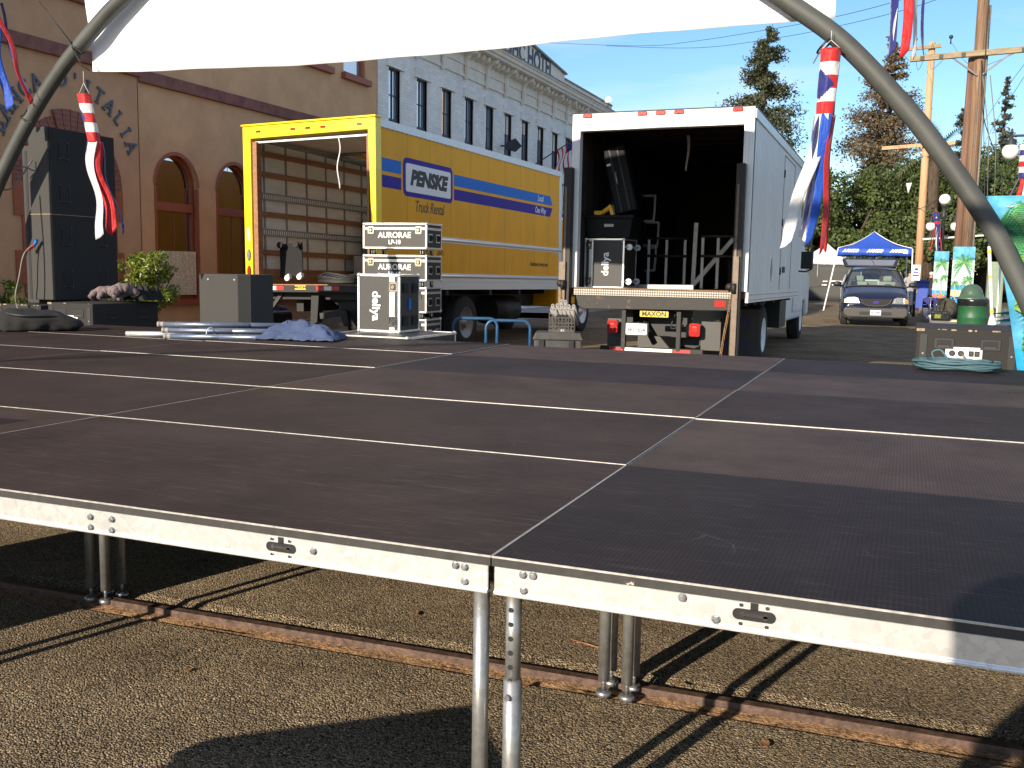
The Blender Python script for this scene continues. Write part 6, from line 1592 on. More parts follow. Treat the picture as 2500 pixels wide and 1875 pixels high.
tag(B().cyl((0, 0, 0), (0, 0, 1.85), .03, n=10).build('thin_stake', [K['whitedirty']], None, (3.28, 28.2, .15)), 'thin white stake standing beside the white banded pole', 'pole')
def palm_painting(label, x, y, w, h, z0, seed, flip=1):
    t = thing('palm_painting', label, 'painted panel', (x, y, z0), (R(-3), 0, 0), 'painted palm panels')
    rnd = random.Random(seed)
    b = B()
    for za, zb, k in ((0, .10, 4), (.10, .2, 7), (.2, .3, 1 if seed == 1 else 6), (.3, .38, 7 if seed == 2 else 1), (.38, .78, 1), (.78, 1, 0)):
        b.bx(-w / 2, w / 2, 0, .04, za * h, zb * h, k)
    b.build('board', [K[m] for m in PM], t)
    b = B(); 
    for tx, tz, L, base, lw in ((.02 * flip, .74 * h, w * .78, .12 * h, .02), (.26 * w, .46 * h, w * .42, .14 * h, .012), (-.34 * w, .40 * h, w * .32, .14 * h, .010)):
        b.add([(tx * w / w - lw + .03, -.0035, base), (tx + lw + .03, -.0035, base), (tx + lw * .7, -.0035, tz), (tx - lw * .7, -.0035, tz)], [(0, 1, 2, 3)], 5)
        for i, a in enumerate([178, 200, 225, 150, 125, 100, 75, 50, 28, 2, -22, -48]): 
            frond(b, (tx, tz), R(a), min(L * rnd.uniform(.85, 1.1), (w / 2 - abs(tx)) * 1.55 if abs(math.cos(R(a))) > .75 else L), L * .13, [2, 4, 2, 3, 2, 4][i % 6], -.004 - .0004 * i, .75, 7)
    bb = B()
    for p in range(0, len(b.f)):
        pts = [b.v[i] for i in b.f[p]]
        if all(abs(q[0]) <= w / 2 + .01 and 0 <= q[2] <= h + .02 for q in pts): bb.add(pts, [tuple(range(len(pts)))], b.m[p])
    for i in range(22):
        px, pz, s = rnd.uniform(-w * .42, w * .42), rnd.uniform(.02, .12) * h, rnd.uniform(.03, .06)
        if seed == 1 or pz < .05 * h: bb.prism([(px + s * math.cos(q), pz + s * math.sin(q) * .8) for q in [2 * PI * k / 7 for k in range(7)]], -.006 - .0007 * i, -.0055 - .0007 * i, 'y', [8, 9, 2, 3][i % 4])
    bb.build('painted_palms', [K[m] for m in PM], t)
palm_painting('narrow painted palm panel by the lamp post', 1.96, 34.8, .46, 1.68, .70, 1)
palm_painting('wider painted palm panel leaning on the utility pole', 2.53, 32.1, .64, 1.97, .50, 2)
# packs and chairs on the sidewalk
pkk = thing('backpack', 'olive backpack standing on the sidewalk beside the painted panels', 'backpack', (2.17, 31.9, .15))
B().sph((0, 0, .34), .3, 14, 0, (.85, .6, 1.15)).sph((.02, -.18, .26), .16, 10, 0, (1, .6, 1)).build('pack_body', [K['olive']], pkk)
B().tube(smooth_poly([(-.1, -.15, .6), (-.16, -.25, .45), (-.14, -.2, .2)], 4), .025, 6).tube([(0, 0, .66), (.06, 0, .76), (.12, 0, .66)], .015, 6).build('strap', [K['black']], pkk)
bg2 = thing('equipment_bag', 'black equipment bag on the sidewalk in front of the backpack', 'bag', (1.93, 30.9, .15))
B().bx(-.28, .28, -.15, .15, 0, .3).build('bag_body', [K['bag']], bg2, bevel=.06, seg=3); B().bx(-.18, .0, -.158, -.15, .08, .2).build('yellow_print', [mat('olive_print', (.16, .17, .02), .7, nz=(30, .8))], bg2); B().tube(smooth_poly([(-.2, 0, .28), (-.1, 0, .4), (.1, 0, .4), (.2, 0, .28)], 4), .014, 6).build('handle', [K['black']], bg2)
for i, (x, y, lab) in enumerate(((1.55, 33.6, 'folded metal chair nearest the kerb by the painted panel'), (1.75, 33.9, 'folded metal chair between the kerb chair and the backpack'), (2.0, 33.5, 'black folding chair with a square seat by the narrow panel'))):
    t = thing('folding_chair', lab, 'chair', (x, y, .15), (0, 0, R(-10 + 12 * i)), 'folding chairs on the sidewalk')
    for s in (-.12, .12):
        B().cyl((s, 0, 0), (s, .03, .66), .016, n=8).build('leg', [K['alu'] if i < 2 else K['black']], t); B().cyl((s, .14, 0), (s, .02, .5), .014, n=8).build('leg', [K['alu'] if i < 2 else K['black']], t)
    B().bx(-.12, .12, -.01, .03, .42, .64).build('backrest', [K['snavy'] if i < 2 else K['black']], t, bevel=.01); B().bx(-.12, .12, -.02 - .2 * (i == 2), .02, .3, .34 if i == 2 else .4).build('seat', [K['snavy'] if i < 2 else K['black']], t, bevel=.01)
tag(B().bx(-.15, .15, -.06, .06, 0, .03).prism([(-.2, .0), (.1, 0), (.14, .1), (.0, .16), (-.15, .1)], -.1, .0, 'y').build('cloth_heap', [K['swhite']], None, (1.72, 32.0, .15), bevel=.02), 'small white heap of cloth by the folding chairs', 'cloth')
tag(B().prism(oval(0, 0, .13, .05), 0, .012, 'z').prism(oval(0, .0, .08, .05), .012, .05, 'z').build('straw_hat', [K['sand']], None, (2.3, 30.5, .15)), 'small straw coloured hat lying on the sidewalk', 'hat')
sc = thing('beach_chair', 'teal and white striped beach chair behind the palm banner', 'chair', (2.85, 18.1, 0))
b = B()
for k in range(9): b.add([(-.3 + .06 * k * .0 - .02 * k, .0 - .03 * k, .3 + .07 * k - .0), (.4, .0 - .03 * k, .3 + .07 * k), (.4, -.03 - .03 * k, .37 + .07 * k), (-.32 + -.02 * k + .05 * k, -.03 - .03 * k, .37 + .07 * k)], [(0, 1, 2, 3)], k % 2)
b.build('seat_cloth', [K['stripe1'], K['swhite']], sc, solid=.012)
for s in (-.25, .38): B().cyl((s, .15, 0), (s, -.25, .95), .015, n=8).build('leg', [K['alu']], sc); B().cyl((s, -.25, 0), (s, .1, .5), .015, n=8).build('leg', [K['alu']], sc)
rv = thing('red_trailer', 'red vehicle tail parked far right beyond the lawn', 'vehicle', (7.3, 66, 0))
B().prism([(-.9, .5), (3, .5), (3, 2.2), (-.8, 2.25), (-.95, 1.6)], 0, 4.5, 'y').build('body', [K['redveh']], rv, bevel=.1, seg=3)
B().bx(-.95, 3.05, -.08, .1, .42, .68).build('bumper', [K['vanblack']], rv, bevel=.03); B().bx(-.2, .25, -.1, -.07, .58, .74).build('licence_plate', [K['plate']], rv); B().bx(-.7, .7, -.02, .02, 1.5, 2.1).build('rear_window', [K['glass']], rv)
wheel(rv, (-.75, 1.0, .38), .38, .25, -1); wheel(rv, (-.75, 3.6, .38), .38, .25, -1)
rb = thing('red_car', 'dark red car half hidden behind the blue recycling bin', 'car', (2.1, 60, 0))
B().prism([(-.9, .3), (.95, .3), (1.0, .8), (.75, 1.0), (.6, 1.45), (-.55, 1.45), (-.75, 1.0), (-.95, .8)], 0, 4.2, 'y').build('body', [K['redveh']], rb, bevel=.08, seg=3)
B().prism([(-.66, 1.0), (.66, 1.0), (.54, 1.38), (-.5, 1.38)], -.01, .0, 'y').build('windscreen', [K['glass']], rb)
for s in (-.7, .7): B().bx(s - .15, s + .15, -.02, .02, .65, .78).build('headlight', [K['lens']], rb); wheel(rb, (s * 1.15, .8, .32), .32, .2, 1 if s > 0 else -1)

# ---- lamp posts
def lamp(label, x, y, zt, arms, rg):
    t = thing('lamp_post', label, 'lamp post', (x, y, .1), group='globe lamp posts')
    H = zt
    B().lathe([(.001, 0), (.2, 0), (.2, .25), (.14, .4), (.10, .8), (.085, .9), (.07, 1.0), (.055, H - .5), (.08, H - .48), (.09, H - .4), (.06, H - .3), (.09, H - .1), (.12, H - .06), (.12, H), (.001, H)], n=16).build('post', [K['lampiron']], t)
    B().sph((0, 0, H + rg * 1.1 * .9), rg * 1.15, 20).build('globe', [K['globe']], t)
    for s in arms:
        B().tube(smooth_poly([(0, 0, H - .42), (s * .5, 0, H - .42), (s * .82, 0, H - .42)], 3), .03, 8).lathe([(.001, .12), (.02, .1), (.035, .03), (.02, .0)], (s * .82, 0, H - .36), 10).lathe([(.001, 0), (.03, -.02), (.05, -.1), (.12, -.22), (.13, -.26), (.001, -.27)], (s * .82, 0, H - .38), 14).build('arm', [K['lampiron']], t)
        B().sph((s * .82, 0, H - .62 - rg * .88), rg, 18).build('globe', [K['globe']], t)
    return t
lamp('three globed iron lamp post behind the narrow painted palm panel', 1.95, 35.4, 3.92, (-.48 / .48 * .48, .48), .165)
lamp('lamp post at the right edge of the view with one large globe showing', 3.82, 24.3, 5.2, (-1, 1), .19)
windsock('windsock', 'star windsock hanging on the three globed lamp post', (1.68, 35.2, 3.72), .10, [2, 2, 2, 0, 2], (.10, 0),
    [(200, .85, 'sred', -.12, 0, .07), (250, 1.0, 'swhite', .02, 0, .06), (280, 1.05, 'snavy', .0, 0, .12), (340, 1.0, 'sred', .1, 0, .12), (160, 1.1, 'sred', -.32, 0, .06)], star=True)
windsock('windsock', 'striped windsock bunched under the lamp globe at the right edge', (3.28, 23.9, 4.62), .13, [1, 2, 1, 0, 1, 2], (.02, 0),
    [(200, .7, 'snavy', -.35, 0, .12), (250, .8, 'sred', -.12, 0, .1), (290, .8, 'swhite', -.05, 0, .1), (340, .8, 'sred', .05, 0, .1)], bandh=.13)
tag(B().add([(0, 0, 0), (.22, 0, .02), (.10, .02, -.42)], [(0, 1, 2)]).build('pennant', [K['swhite']], None, (.62, 41.7, 5.3), solid=.006), 'white pennant hanging from a line before the oaks', 'pennant')

# ---- utility poles and wires
up_ = thing('utility_pole', 'thick weathered double utility pole with a long crossarm', 'utility pole', (2.62, 32.9, 0))
B().cyl((0, 0, 0), (-.02, 0, 12.2), .20, .17, n=20).build('pole_shaft', [K['pole']], up_)
B().cyl((-.27, .05, 0), (-.23, .05, 8.45), .13, .11, n=16).build('pole_stub', [K['poledark']], up_)
B().cyl((.19, -.08, 0), (.19, -.08, 10), .035, n=8).cyl((.0, -.22, 0), (0, -.2, 8), .012, n=6).build('conduit', [K['wiregrey']], up_)
B().bx(-1.85, 2.6, -.36, -.22, 8.42, 8.60).build('crossarm', [K['oldarm']], up_, bevel=.01, rot=(0, R(-1.5), 0))
for s, x in ((-1, -.85), (1, .85)): B().bar((x, -.3, 8.45), (s * .06, -.22, 7.85), .03, .05).build('brace', [K['wiregrey']], up_)
for x in (-1.7, -1.15, -.5, 1.2, 1.9): B().bx(x - .06, x + .06, -.38, -.34, 8.44 + .026 * x, 8.56 + .026 * x).build('bolt_plate', [K['lampiron']], up_)
B().cyl((.16, -.1, 10.6), (.2, -.2, 10.4), .1, .06, n=10).build('insulator', [K['lampiron']], up_)
p2 = thing('utility_pole', 'pale slender utility pole with two small crossarms farther down the street', 'utility pole', (1.33, 49.6, 0), (0, 0, 0))
B().cyl((.06, 0, 0), (0.0, 0, 12.55), .20, .15, n=16).build('pole_shaft', [K['pole2']], p2)
B().bx(-.85, .95, -.3, -.18, 12.22, 12.38).build('crossarm', [K['oldarm']], p2, rot=(0, R(-2.5), 0)); B().bx(-1.55, 1.7, -.3, -.18, 7.66, 7.82).build('crossarm', [K['pole2']], p2, rot=(0, R(-3), 0))
for s in (-1, 1): B().bar((s * .45, -.24, 7.7), (s * .1, -.2, 7.2), .03, .04).build('brace', [K['wiregrey']], p2)
for x in (-.75, .8): B().cyl((x, -.24, 12.38), (x, -.24, 12.7), .03, n=8).sph((x, -.24, 12.7), .1, 8).build('insulator', [K['lampiron']], p2)
def wirething(label, pts, r=.012):
    return tag(B().tube(smooth_poly(pts, 6), r, 5).build('overhead_wire', [K['wire']]), label, 'wire', 'overhead wires')
wirething('upper of the two long wires crossing the sky above the white truck', [(-20.77, 56.11, 15.45), (-12.64, 48.22, 13.05), (-8.84, 44.21, 12.17), (-4.66, 40.4, 11.58), (-2.29, 38.05, 11.27), (-0.23, 35.59, 11.01), (1.38, 34.07, 11.05), (2.6, 32.9, 11.2)], .011)
wirething('lower of the two long wires crossing the sky above the white truck', [(-15.72, 52.55, 14.17), (-9.25, 46.24, 12.31), (-4.91, 42.48, 11.66), (-2.37, 40.21, 11.42), (-0.2, 37.8, 11.19), (1.23, 35.07, 10.86), (2.58, 33.1, 10.84)], .011)
for i, (x, lab) in enumerate(((-1.6, 'thin line from the left end of the long crossarm to the pale pole'), (-.9, 'thin line from the crossarm left of the thick pole to the pale pole'), (1.3, 'thin line from the crossarm right of the thick pole to the pale pole'))):
    wirething(lab, [(2.62 + x, 32.6, 8.6), (1.9 + x * .7, 41, 9.7), (1.33 + [-.75, 0, .8][i], 49.4, 12.5)], .008)
wirething('slack line falling from the thick pole toward the oaks at the right', [(4.15, 33.5, 8.6), (3.2, 41, 7.3), (2.9, 60, 6.2)], .009)
wirething('second slack line falling from the thick pole toward the right edge', [(4.25, 33.4, 8.4), (3.5, 41, 7.0), (3.3, 60, 5.6)], .009)
wirething('guy wire running down from the thick pole past the right lamp globe', [(2.66, 32.7, 8.3), (2.8, 32.2, 6.5), (3.35, 31.4, 4.7), (3.45, 31, 3.2)], .016)
wirething('thin guy wire hanging straight down right of the thick pole', [(2.72, 32.6, 10.4), (2.78, 32.4, 7.2), (3.05, 32, 3.2)], .012)
wirething('cable strung low before the oaks between the poles', [(-8, 47.5, 3.2), (-2, 47.5, 4.6), (1.3, 49.3, 4.75), (2.5, 33, 4.9)], .014)
tag(B().cyl((1.45, 47.2, 3.2), (8.5, 48.5, 3.75), .045, n=8).build('signal_arm', [K['whitedirty']]), 'pale horizontal pipe crossing behind the thick utility pole', 'pipe')
ns = thing('notice_board', 'small white notice on a dark post near the narrow palm panel', 'sign', (1.19, 37.0, 0))
B().cyl((0, .03, 0), (0, .03, 1.6), .05, n=10).build('post', [K['lampiron']], ns); B().bx(-.16, .14, -.03, .0, 1.35, 1.92).build('notice', [K['signwhite']], ns); B().bx(-.12, .1, -.034, -.03, 1.5, 1.55).bx(-.10, .08, -.034, -.03, 1.62, 1.66).bx(-.05, .06, -.034, -.03, 1.72, 1.8).build('print', [K['dblue']], ns)
# ------------------------------------------------------------------ foliage
def quads(name, P, nrm, size, m, parent, seed=0, aspect=.6, bend=.0):
    """one small leaf-shaped quad per point"""
    rg = np.random.default_rng(seed); n = len(P)
    a = rg.normal(size=(n, 3)); nrm = nrm / (np.linalg.norm(nrm, axis=1, keepdims=True) + 1e-9)
    nrm = nrm + rg.normal(size=(n, 3)) * .55; nrm /= np.linalg.norm(nrm, axis=1, keepdims=True)
    t = np.cross(a, nrm); t /= np.linalg.norm(t, axis=1, keepdims=True) + 1e-9
    w = np.cross(nrm, t); s = (size * rg.uniform(.6, 1.3, n))[:, None]
    V = np.stack([P - t * s, P + w * s * aspect, P + t * s, P - w * s * aspect], 1).reshape(-1, 3)
    me = bpy.data.meshes.new(name)
    me.vertices.add(4 * n); me.vertices.foreach_set('co', V.astype('f').ravel())
    me.loops.add(4 * n); me.loops.foreach_set('vertex_index', np.arange(4 * n, dtype='i'))
    me.polygons.add(n); me.polygons.foreach_set('loop_start', np.arange(0, 4 * n, 4, dtype='i')); me.polygons.foreach_set('loop_total', np.full(n, 4, 'i'))
    me.update(); me.validate(); me.materials.append(m)
    o = bpy.data.objects.new(name, me); COL.objects.link(o)
    if parent: o.parent = parent
    return o
def clumps(centers, radii, per, rg):
    Ps, Ns = [], []
    for c, r in zip(centers, radii):
        k = int(per * r * r); d = rg.normal(size=(k, 3)); d /= np.linalg.norm(d, axis=1, keepdims=True)
        rr = r * rg.uniform(.45, 1.05, k)[:, None] ** .6
        lump = 1 + .22 * np.sin(d[:, :1] * 7 + c[0]) * np.cos(d[:, 1:2] * 6 + c[1])
        p = np.array(c) + d * rr * lump * np.array([1, 1, .78]); Ps.append(p); Ns.append(d + np.array([0, 0, .35]))
    return np.concatenate(Ps), np.concatenate(Ns)
def oak(label, loc, h, rx, rz, seed, leafkey='leaf_oak', size=.115, per=620, nc=44, group='oaks beyond the street end'):
    rg = np.random.default_rng(seed); t = thing('oak_tree', label, 'tree', loc, group=group)
    b = B(); cz = h - rz
    b.tube([(0, 0, 0), (.1, .05, cz * .35), (0, .1, cz * .7)], [.42, .3, .26], 10)
    for k in range(6):
        a = 2 * PI * k / 6 + seed; b.tube([(0, .1, cz * .55), (rx * .3 * math.cos(a), rx * .3 * math.sin(a), cz * .85), (rx * .62 * math.cos(a), rx * .62 * math.sin(a), cz + .2 * rz)], [.2, .13, .05], 7)
    b.build('trunk', [K['bark']], t)
    C, Rr = [], []
    for k in range(nc):
        d = rg.normal(size=3); d /= np.linalg.norm(d); d[2] = abs(d[2]) * 1.0 - .62 * rg.random()
        q = rg.uniform(.55, .98)
        C.append((d[0] * rx * q, d[1] * rx * q, cz + d[2] * rz * q)); Rr.append(rg.uniform(.16, .30) * rx)
    C = np.array(C); C[:, 2] = np.maximum(C[:, 2], .35 * cz + .6)
    P, N = clumps(C, Rr, per, rg)
    quads('crown', P, N, size, K[leafkey], t, seed)
    return t
A = oak('broad dark oak behind the blue canopy', (-2.6, 64, 0), 8.6, 4.3, 3.9, 1)
oak('tall oak behind the pale slender pole', (1.6, 68, 0), 9.7, 4.4, 4.2, 2)
oak('oak between the pale pole and the thick pole', (5.2, 66, 0), 9.6, 4.4, 4.6, 3)
oak('oak at the right edge behind the palm banner ropes', (10.3, 71, 0), 11.6, 4.8, 5.2, 4)
oak('oak left of the blue canopy behind the white canopy', (-7.6, 66, 0), 9.0, 4.4, 4.2, 5)
oak('lower bushy oak behind the white truck nose', (-5.2, 61, 0), 6.6, 3.3, 2.9, 6)
oak('low oak filling in under the tall ones behind the lamp globes', (3.6, 59, 0), 6.6, 3.2, 3.1, 7)
oak('rounded oak far right above the red vehicle', (8.0, 80, 0), 11.8, 4.6, 5.0, 8)
oak('low dark oak right of the thick pole', (7.6, 62, 0), 6.4, 3.0, 3.0, 9)
oak('low dark oak behind the blue canopy roof', (-.4, 58.6, 0), 5.0, 2.6, 2.3, 10)
for i, (x, y, lab) in enumerate(((24, 46, 'oak right of the street far past the minivan, the nearest of three'), (28, 58, 'oak right of the street beyond the nearest of three'), (21, 67, 'oak right of the street, the farthest of three'))):
    dup(A, (x, y, 0), (0, 0, i * 2.0), lab, 'oaks across the street').scale = (1.4, 1.4, 1.12)

def conifer(label, loc, h, r, seed, key, gap=0, z0=.3, size=.2, n=34, per=130, lean=0):
    rg = np.random.default_rng(seed); t = thing('conifer_tree', label, 'tree', loc, group='conifers on the skyline')
    b = B(); b.tube([(0, 0, 0), (lean * .4, 0, h * .5), (lean, 0, h)], [.42, .26, .03], 8)
    Ps, Ns = [], []
    for k in range(n):
        q = (k + rg.random()) / n; z = h * (z0 + (1 - z0) * q)
        if gap and .40 < q < .5: continue
        rad = r * (1 - q) ** .8 * rg.uniform(.45, 1.15) + .25
        a = rg.uniform(0, 2 * PI); L = rad
        x0 = lean * q
        tip = (x0 + L * math.cos(a), L * math.sin(a), z - .10 * L + .1)
        b.tube([(x0, 0, z), ((x0 + tip[0]) / 2, tip[1] / 2, z + .05 * L), tip], [.07, .045, .015], 5)
        m = int(per * 2.4 * (L + .35)); s = rg.uniform(.1, 1.08, m)[:, None]
        p = np.array([x0, 0, z]) + (np.array(tip) - np.array([x0, 0, z])) * s
        p += rg.normal(size=(m, 3)) * np.array([.36, .36, .27]) * (L * .42 + .22) * (.5 + s * .6); Ps.append(p); Ns.append(rg.normal(size=(m, 3)) * .6 + np.array([0, 0, 1]))
    b.build('trunk', [K['bark']], t)
    quads('crown', np.concatenate(Ps), np.concatenate(Ns), size * .62, K[key], t, seed, .5)
    return t
conifer('tall green conifer rising behind the white truck', (-10.4, 76, 0), 19.9, 4.0, 21, 'leaf_con', 0, .3, .20, 74, 120, .4)
conifer('tall browning conifer behind the arch leg with tiered branches', (-1.6, 90.5, 0), 21.9, 4.1, 27, 'leaf_brown', 0, .36, .22, 46, 120, .2)
conifer('small far conifer behind the thick pole', (5.9, 122, 0), 20.5, 3.2, 23, 'leaf_far', 0, .35, .28, 40, 60)
conifer('slim far conifer above the right lamp globe', (10.0, 123, 0), 23.8, 2.2, 24, 'leaf_far', 0, .4, .26, 34, 60)
conifer('small far conifer at the right edge', (13.2, 125, 0), 18.6, 3.0, 25, 'leaf_far', 0, .35, .28, 36, 60)
pm = thing('palm_tree', 'palm with arching fronds behind the arch leg and the pale pole', 'tree', (1.9, 58, 0))
B().tube([(0, 0, 0), (.1, 0, 4.5), (0, 0, 8.4)], [.34, .28, .3], 10).build('trunk', [K['bark']], pm)
b = B(); rnd = random.Random(4)
for k in range(34):
    a = rnd.uniform(0, 2 * PI); el = R(rnd.uniform(-35, 75)); L = rnd.uniform(2.2, 3.0)
    pts = []
    for i in range(9):
        s = i / 8; r = L * s * math.cos(el); z = 8.4 + L * s * math.sin(el) - 1.1 * s * s
        pts.append(Vector((r * math.cos(a), r * math.sin(a), z)))
    for i in range(8):
        d = pts[i + 1] - pts[i]; sd = d.cross(Vector((0, 0, 1))).normalized(); w = .55 * math.sin(PI * (.12 + .8 * i / 8))
        for s in (1, -1):
            for j in (0, .5):
                p = pts[i].lerp(pts[i + 1], j); tip = p + sd * s * w + d * 1.1 + Vector((0, 0, -.12 * w))
                b.add([p, p + d * .3, tip], [(0, 1, 2)], 0 if k % 5 else 1)
b.build('fronds', [K['leaf_palm'], K['leaf_brown']], pm)
tag(quads('hedge', *(lambda rg: (np.stack([rg.uniform(-14, 16, 9000), rg.uniform(73, 76, 9000), rg.uniform(.2, 5.5, 9000) * rg.uniform(.6, 1, 9000)], 1), rg.normal(size=(9000, 3)) + np.array([0, -.6, .3])))(np.random.default_rng(50)), .3, K['leaf_oak'], None, 50), 'dark undergrowth filling the gap below the oaks', 'undergrowth', kind='stuff')

def shrub(label, loc, w, h, z0, seed, n=26, potted=True, pr=.17):
    rg = np.random.default_rng(seed); t = thing('potted_shrub', label, 'shrub', loc, group='potted shrubs by the bank')
    b = B()
    for k in range(9):
        a = 2 * PI * k / 9 + seed; b.tube([(0, 0, z0 - .05), (.12 * w * math.cos(a), .12 * w * math.sin(a), z0 + h * .3), (.36 * w * math.cos(a), .36 * w * math.sin(a), z0 + h * rg.uniform(.4, .85))], [.016, .012, .005], 6)
    b.build('stems', [K['bark']], t)
    C = [(rg.normal() * w * .24, rg.normal() * w * .24, z0 + h * rg.uniform(.2, .92)) for _ in range(n)]
    P, N = clumps(C, [w * rg.uniform(.09, .17) for _ in range(n)], 6200, rg)
    quads('foliage', P, N, .036, K['leaf_shrub'], t, seed, .45)
    if potted: B().lathe([(.001, 0), (pr * .75, 0), (pr, z0 * .8), (pr * 1.12, z0 * .8), (pr * 1.12, z0), (pr * .95, z0), (pr * .9, z0 - .04), (.001, z0 - .04)], n=20).build('pot', [K['potred']], t)
    return t
shrub('potted shrub with glossy leaves standing right of the subwoofer stack', (-9.8, 9.6, .15), 1.0, 1.12, .45, 31, 44)
shrub('potted shrub at the far left edge behind the speaker columns', (-11.0, 8.1, .15), .70, .72, .42, 32, 24)
shrub('small dark shrub low behind the subwoofer and the fleece', (-9.0, 8.6, .0), .5, .35, .75, 33, 12)

# ------------------------------------------------------------------ people
def person(label, loc, rz, H=1.72, shirt='greyshirt', pants='denim', cap=None, pose=None, hairk='hair'):
    """one continuous skinned body; clothes coloured by height"""
    t = thing('person', label, 'person', loc, (0, 0, rz)); k = H / 1.72
    J = dict(pel=(0, 0, .92, .135), sp=(0, .0, 1.12, .13), ch=(0, .0, 1.32, .15), nk=(0, -.01, 1.47, .058), hd=(0, -.02, 1.60, .088), top=(0, -.01, 1.68, .07))
    J.update({'lh': (.09, 0, .86, .10), 'lk': (.10, -.02, .48, .062), 'la': (.11, .02, .09, .042), 'lt': (.12, -.16, .03, .032), 'rh': (-.09, 0, .86, .10), 'rk': (-.11, -.02, .48, .062), 'ra': (-.13, .02, .09, .042), 'rt': (-.15, -.16, .03, .032)})
    J.update({'ls': (.18, 0, 1.40, .062), 'le': (.24, .03, 1.12, .046), 'lw': (.22, -.12, .92, .032), 'lhd': (.21, -.17, .85, .036), 'rs': (-.18, 0, 1.40, .062), 're': (-.24, .03, 1.12, .046), 'rw': (-.22, -.12, .92, .032), 'rhd': (-.21, -.17, .85, .036)})
    if pose: J.update(pose)
    E = [('pel', 'sp'), ('sp', 'ch'), ('ch', 'nk'), ('nk', 'hd'), ('hd', 'top'), ('pel', 'lh'), ('lh', 'lk'), ('lk', 'la'), ('la', 'lt'), ('pel', 'rh'), ('rh', 'rk'), ('rk', 'ra'), ('ra', 'rt'), ('ch', 'ls'), ('ls', 'le'), ('le', 'lw'), ('lw', 'lhd'), ('ch', 'rs'), ('rs', 're'), ('re', 'rw'), ('rw', 'rhd')]
    names = list(J); me = bpy.data.meshes.new('body'); me.from_pydata([tuple(c * k for c in J[q][:3]) for q in names], [(names.index(a), names.index(c)) for a, c in E], [])
    o = bpy.data.objects.new('body', me); COL.objects.link(o)
    sk = o.modifiers.new('sk', 'SKIN'); ss = o.modifiers.new('ss', 'SUBSURF'); ss.levels = 2; ss.render_levels = 2
    for i, q in enumerate(names):
        me.skin_vertices[0].data[i].radius = (J[q][3] * k,) * 2; me.skin_vertices[0].data[i].use_root = (q == 'pel')
    dg = bpy.context.evaluated_depsgraph_get(); m2 = bpy.data.meshes.new_from_object(o.evaluated_get(dg)); bpy.data.objects.remove(o)
    m2.name = 'body'
    for key in (shirt, pants, 'skin', 'vanblack'): m2.materials.append(K[key])
    for p in m2.polygons:
        c = p.center / k
        arm = abs(c.x) > .155 and c.z > .75
        p.material_index = 3 if c.z < .075 else (1 if c.z < .93 and not arm else (2 if c.z > 1.455 or (arm and c.z < 1.13) else 0)); p.use_smooth = True
    o = bpy.data.objects.new('body', m2); COL.objects.link(o); o.parent = t
    hb = B().sph((0, .0, 1.655 * k), .098 * k, 14, 0, (1, 1.1, .9)); hb.build('cap' if cap else 'hair', [K[cap or hairk]], t)
    f = B().sph((0, -.112 * k, 1.585 * k), .016, 8).bx(-.045, -.02, -.108, -.10, 1.612 * k, 1.62 * k, 1).bx(.02, .045, -.108, -.10, 1.612 * k, 1.62 * k, 1).bx(-.025, .025, -.105, -.098, 1.548 * k, 1.553 * k, 1)
    f.build('face', [K['skin'], K['hair']], t)
    return t
person('person in a grey shirt and dark trousers standing under the blue canopy', (1.0, 38.8, 0), R(25))
person('person in a white cap standing far behind the recycling bin', (2.0, 50.5, 0), R(-40), 1.7, 'dwood', 'denim', 'signwhite')
person('photographer standing in front of the stage', (.37, -2.4, 0), R(180 - 8), 1.8, 'greyshirt', 'denim', None,
    {'le': (.25, -.06, 1.13, .046), 'lw': (.12, -.22, 1.22, .032), 'lhd': (.06, -.27, 1.26, .034), 're': (-.25, -.06, 1.13, .046), 'rw': (-.12, -.22, 1.22, .032), 'rhd': (-.06, -.27, 1.26, .034)})

# ------------------------------------------------------------------ light, sky, camera
AZ, EL = (.29, .957), R(18.5)
d = Vector((AZ[0] * math.cos(EL), AZ[1] * math.cos(EL), -math.sin(EL))).normalized()
sl = bpy.data.lights.new('sun', 'SUN'); sl.energy = 5.0; sl.angle = R(.53); sl.color = (1, .88, .71)
so = bpy.data.objects.new('sun', sl); COL.objects.link(so); so.location = (-12, -40, 20); so.rotation_euler = d.to_track_quat('-Z', 'Y').to_euler()
w = bpy.data.worlds.new('World'); S.world = w; w.use_nodes = True; t = w.node_tree
bgn = t.nodes['Background']; sk = t.nodes.new('ShaderNodeTexSky'); sk.sky_type = 'NISHITA'; sk.sun_disc = False
sk.sun_elevation = EL; sk.sun_rotation = math.atan2(-AZ[0], -AZ[1]); sk.air_density = 1.0; sk.dust_density = .15; sk.ozone_density = 3.0
tc = t.nodes.new('ShaderNodeTexCoord'); mp = t.nodes.new('ShaderNodeMapping'); mp.inputs['Scale'].default_value = (1.3, 1.3, 8); t.links.new(tc.outputs['Generated'], mp.inputs[0])
nz = t.nodes.new('ShaderNodeTexNoise'); nz.inputs['Scale'].default_value = 2.1; nz.inputs['Detail'].default_value = 6; t.links.new(mp.outputs[0], nz.inputs['Vector'])
rp = t.nodes.new('ShaderNodeValToRGB'); rp.color_ramp.elements[0].position = .46; rp.color_ramp.elements[1].position = .74; rp.color_ramp.elements[1].color = (.5, .5, .5, 1); t.links.new(nz.outputs['Fac'], rp.inputs[0])
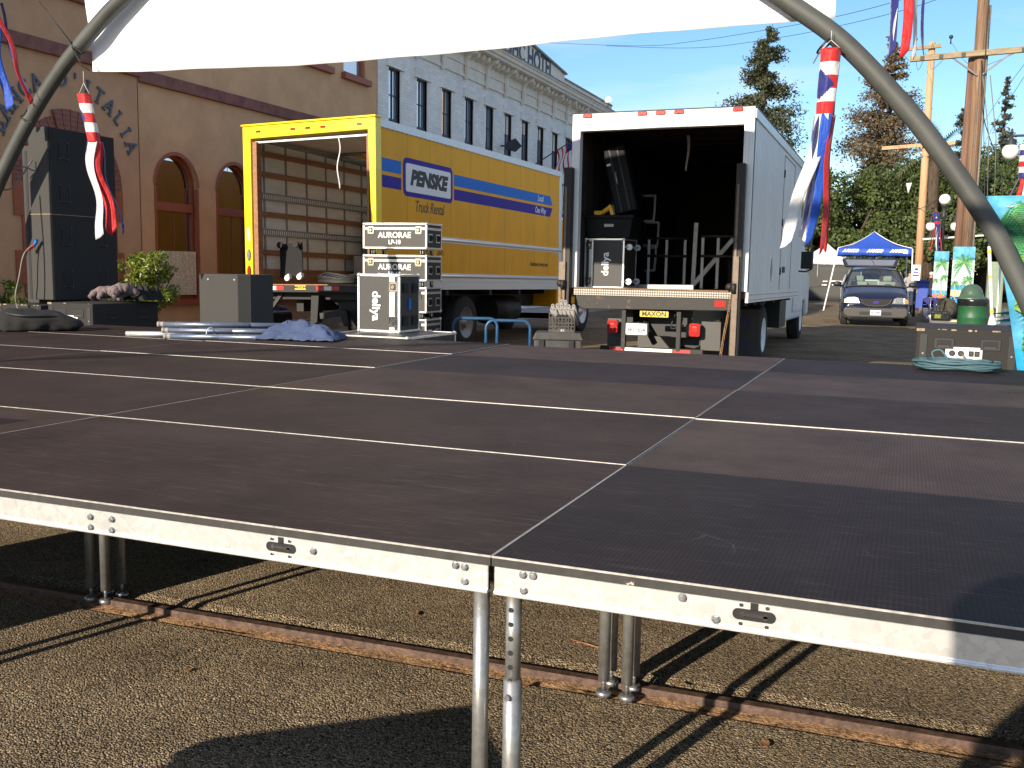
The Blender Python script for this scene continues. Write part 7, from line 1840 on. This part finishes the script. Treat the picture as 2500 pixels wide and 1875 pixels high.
mx = t.nodes.new('ShaderNodeMix'); mx.data_type = 'RGBA'; t.links.new(rp.outputs[0], mx.inputs[0]); t.links.new(sk.outputs[0], mx.inputs[6]); mx.inputs[7].default_value = (7.2, 6.6, 7.0, 1)
hs = t.nodes.new('ShaderNodeHueSaturation'); hs.inputs['Saturation'].default_value = 1.12; hs.inputs['Value'].default_value = 1.16; t.links.new(mx.outputs[2], hs.inputs['Color'])
sx_ = t.nodes.new('ShaderNodeSeparateXYZ'); t.links.new(tc.outputs['Generated'], sx_.inputs[0])      # warm veil added overhead, out of view, to whiten the sky's light
mr = t.nodes.new('ShaderNodeMapRange'); mr.interpolation_type = 'SMOOTHSTEP'; mr.inputs[1].default_value = .28; mr.inputs[2].default_value = .7; mr.inputs[4].default_value = .10; t.links.new(sx_.outputs[2], mr.inputs[0])
m2 = t.nodes.new('ShaderNodeMix'); m2.data_type = 'RGBA'; t.links.new(mr.outputs[0], m2.inputs[0]); t.links.new(hs.outputs[0], m2.inputs[6]); m2.inputs[7].default_value = (10.5, 9.2, 7.8, 1)
t.links.new(m2.outputs[2], bgn.inputs[0]); bgn.inputs[1].default_value = .105
cm = bpy.data.cameras.new('camera'); co = bpy.data.objects.new('camera', cm); COL.objects.link(co)
yaw, pit, rol = -.383176, -.118709, .016806
F = Vector((math.sin(yaw) * math.cos(pit), math.cos(yaw) * math.cos(pit), math.sin(pit))); rt = F.cross(Vector((0, 0, 1))).normalized(); upv = rt.cross(F)
A_ = rt * math.cos(rol) + upv * math.sin(rol); B_ = upv * math.cos(rol) - rt * math.sin(rol)
co.matrix_world = Matrix(((A_.x, B_.x, -F.x, .8908), (A_.y, B_.y, -F.y, -2.0934), (A_.z, B_.z, -F.z, 1.5411), (0, 0, 0, 1)))
cm.sensor_width = 36; cm.lens = 36 * 2366 / 2500; cm.clip_start = .05; cm.clip_end = 2000
S.camera = co
S.view_settings.view_transform = 'Standard'; S.view_settings.look = 'None'; S.view_settings.gamma = 1; S.view_settings.use_curve_mapping = False
S.view_settings.exposure = 0.65
S.cycles.use_denoising = True; S.cycles.max_bounces = 8; S.cycles.transparent_max_bounces = 12
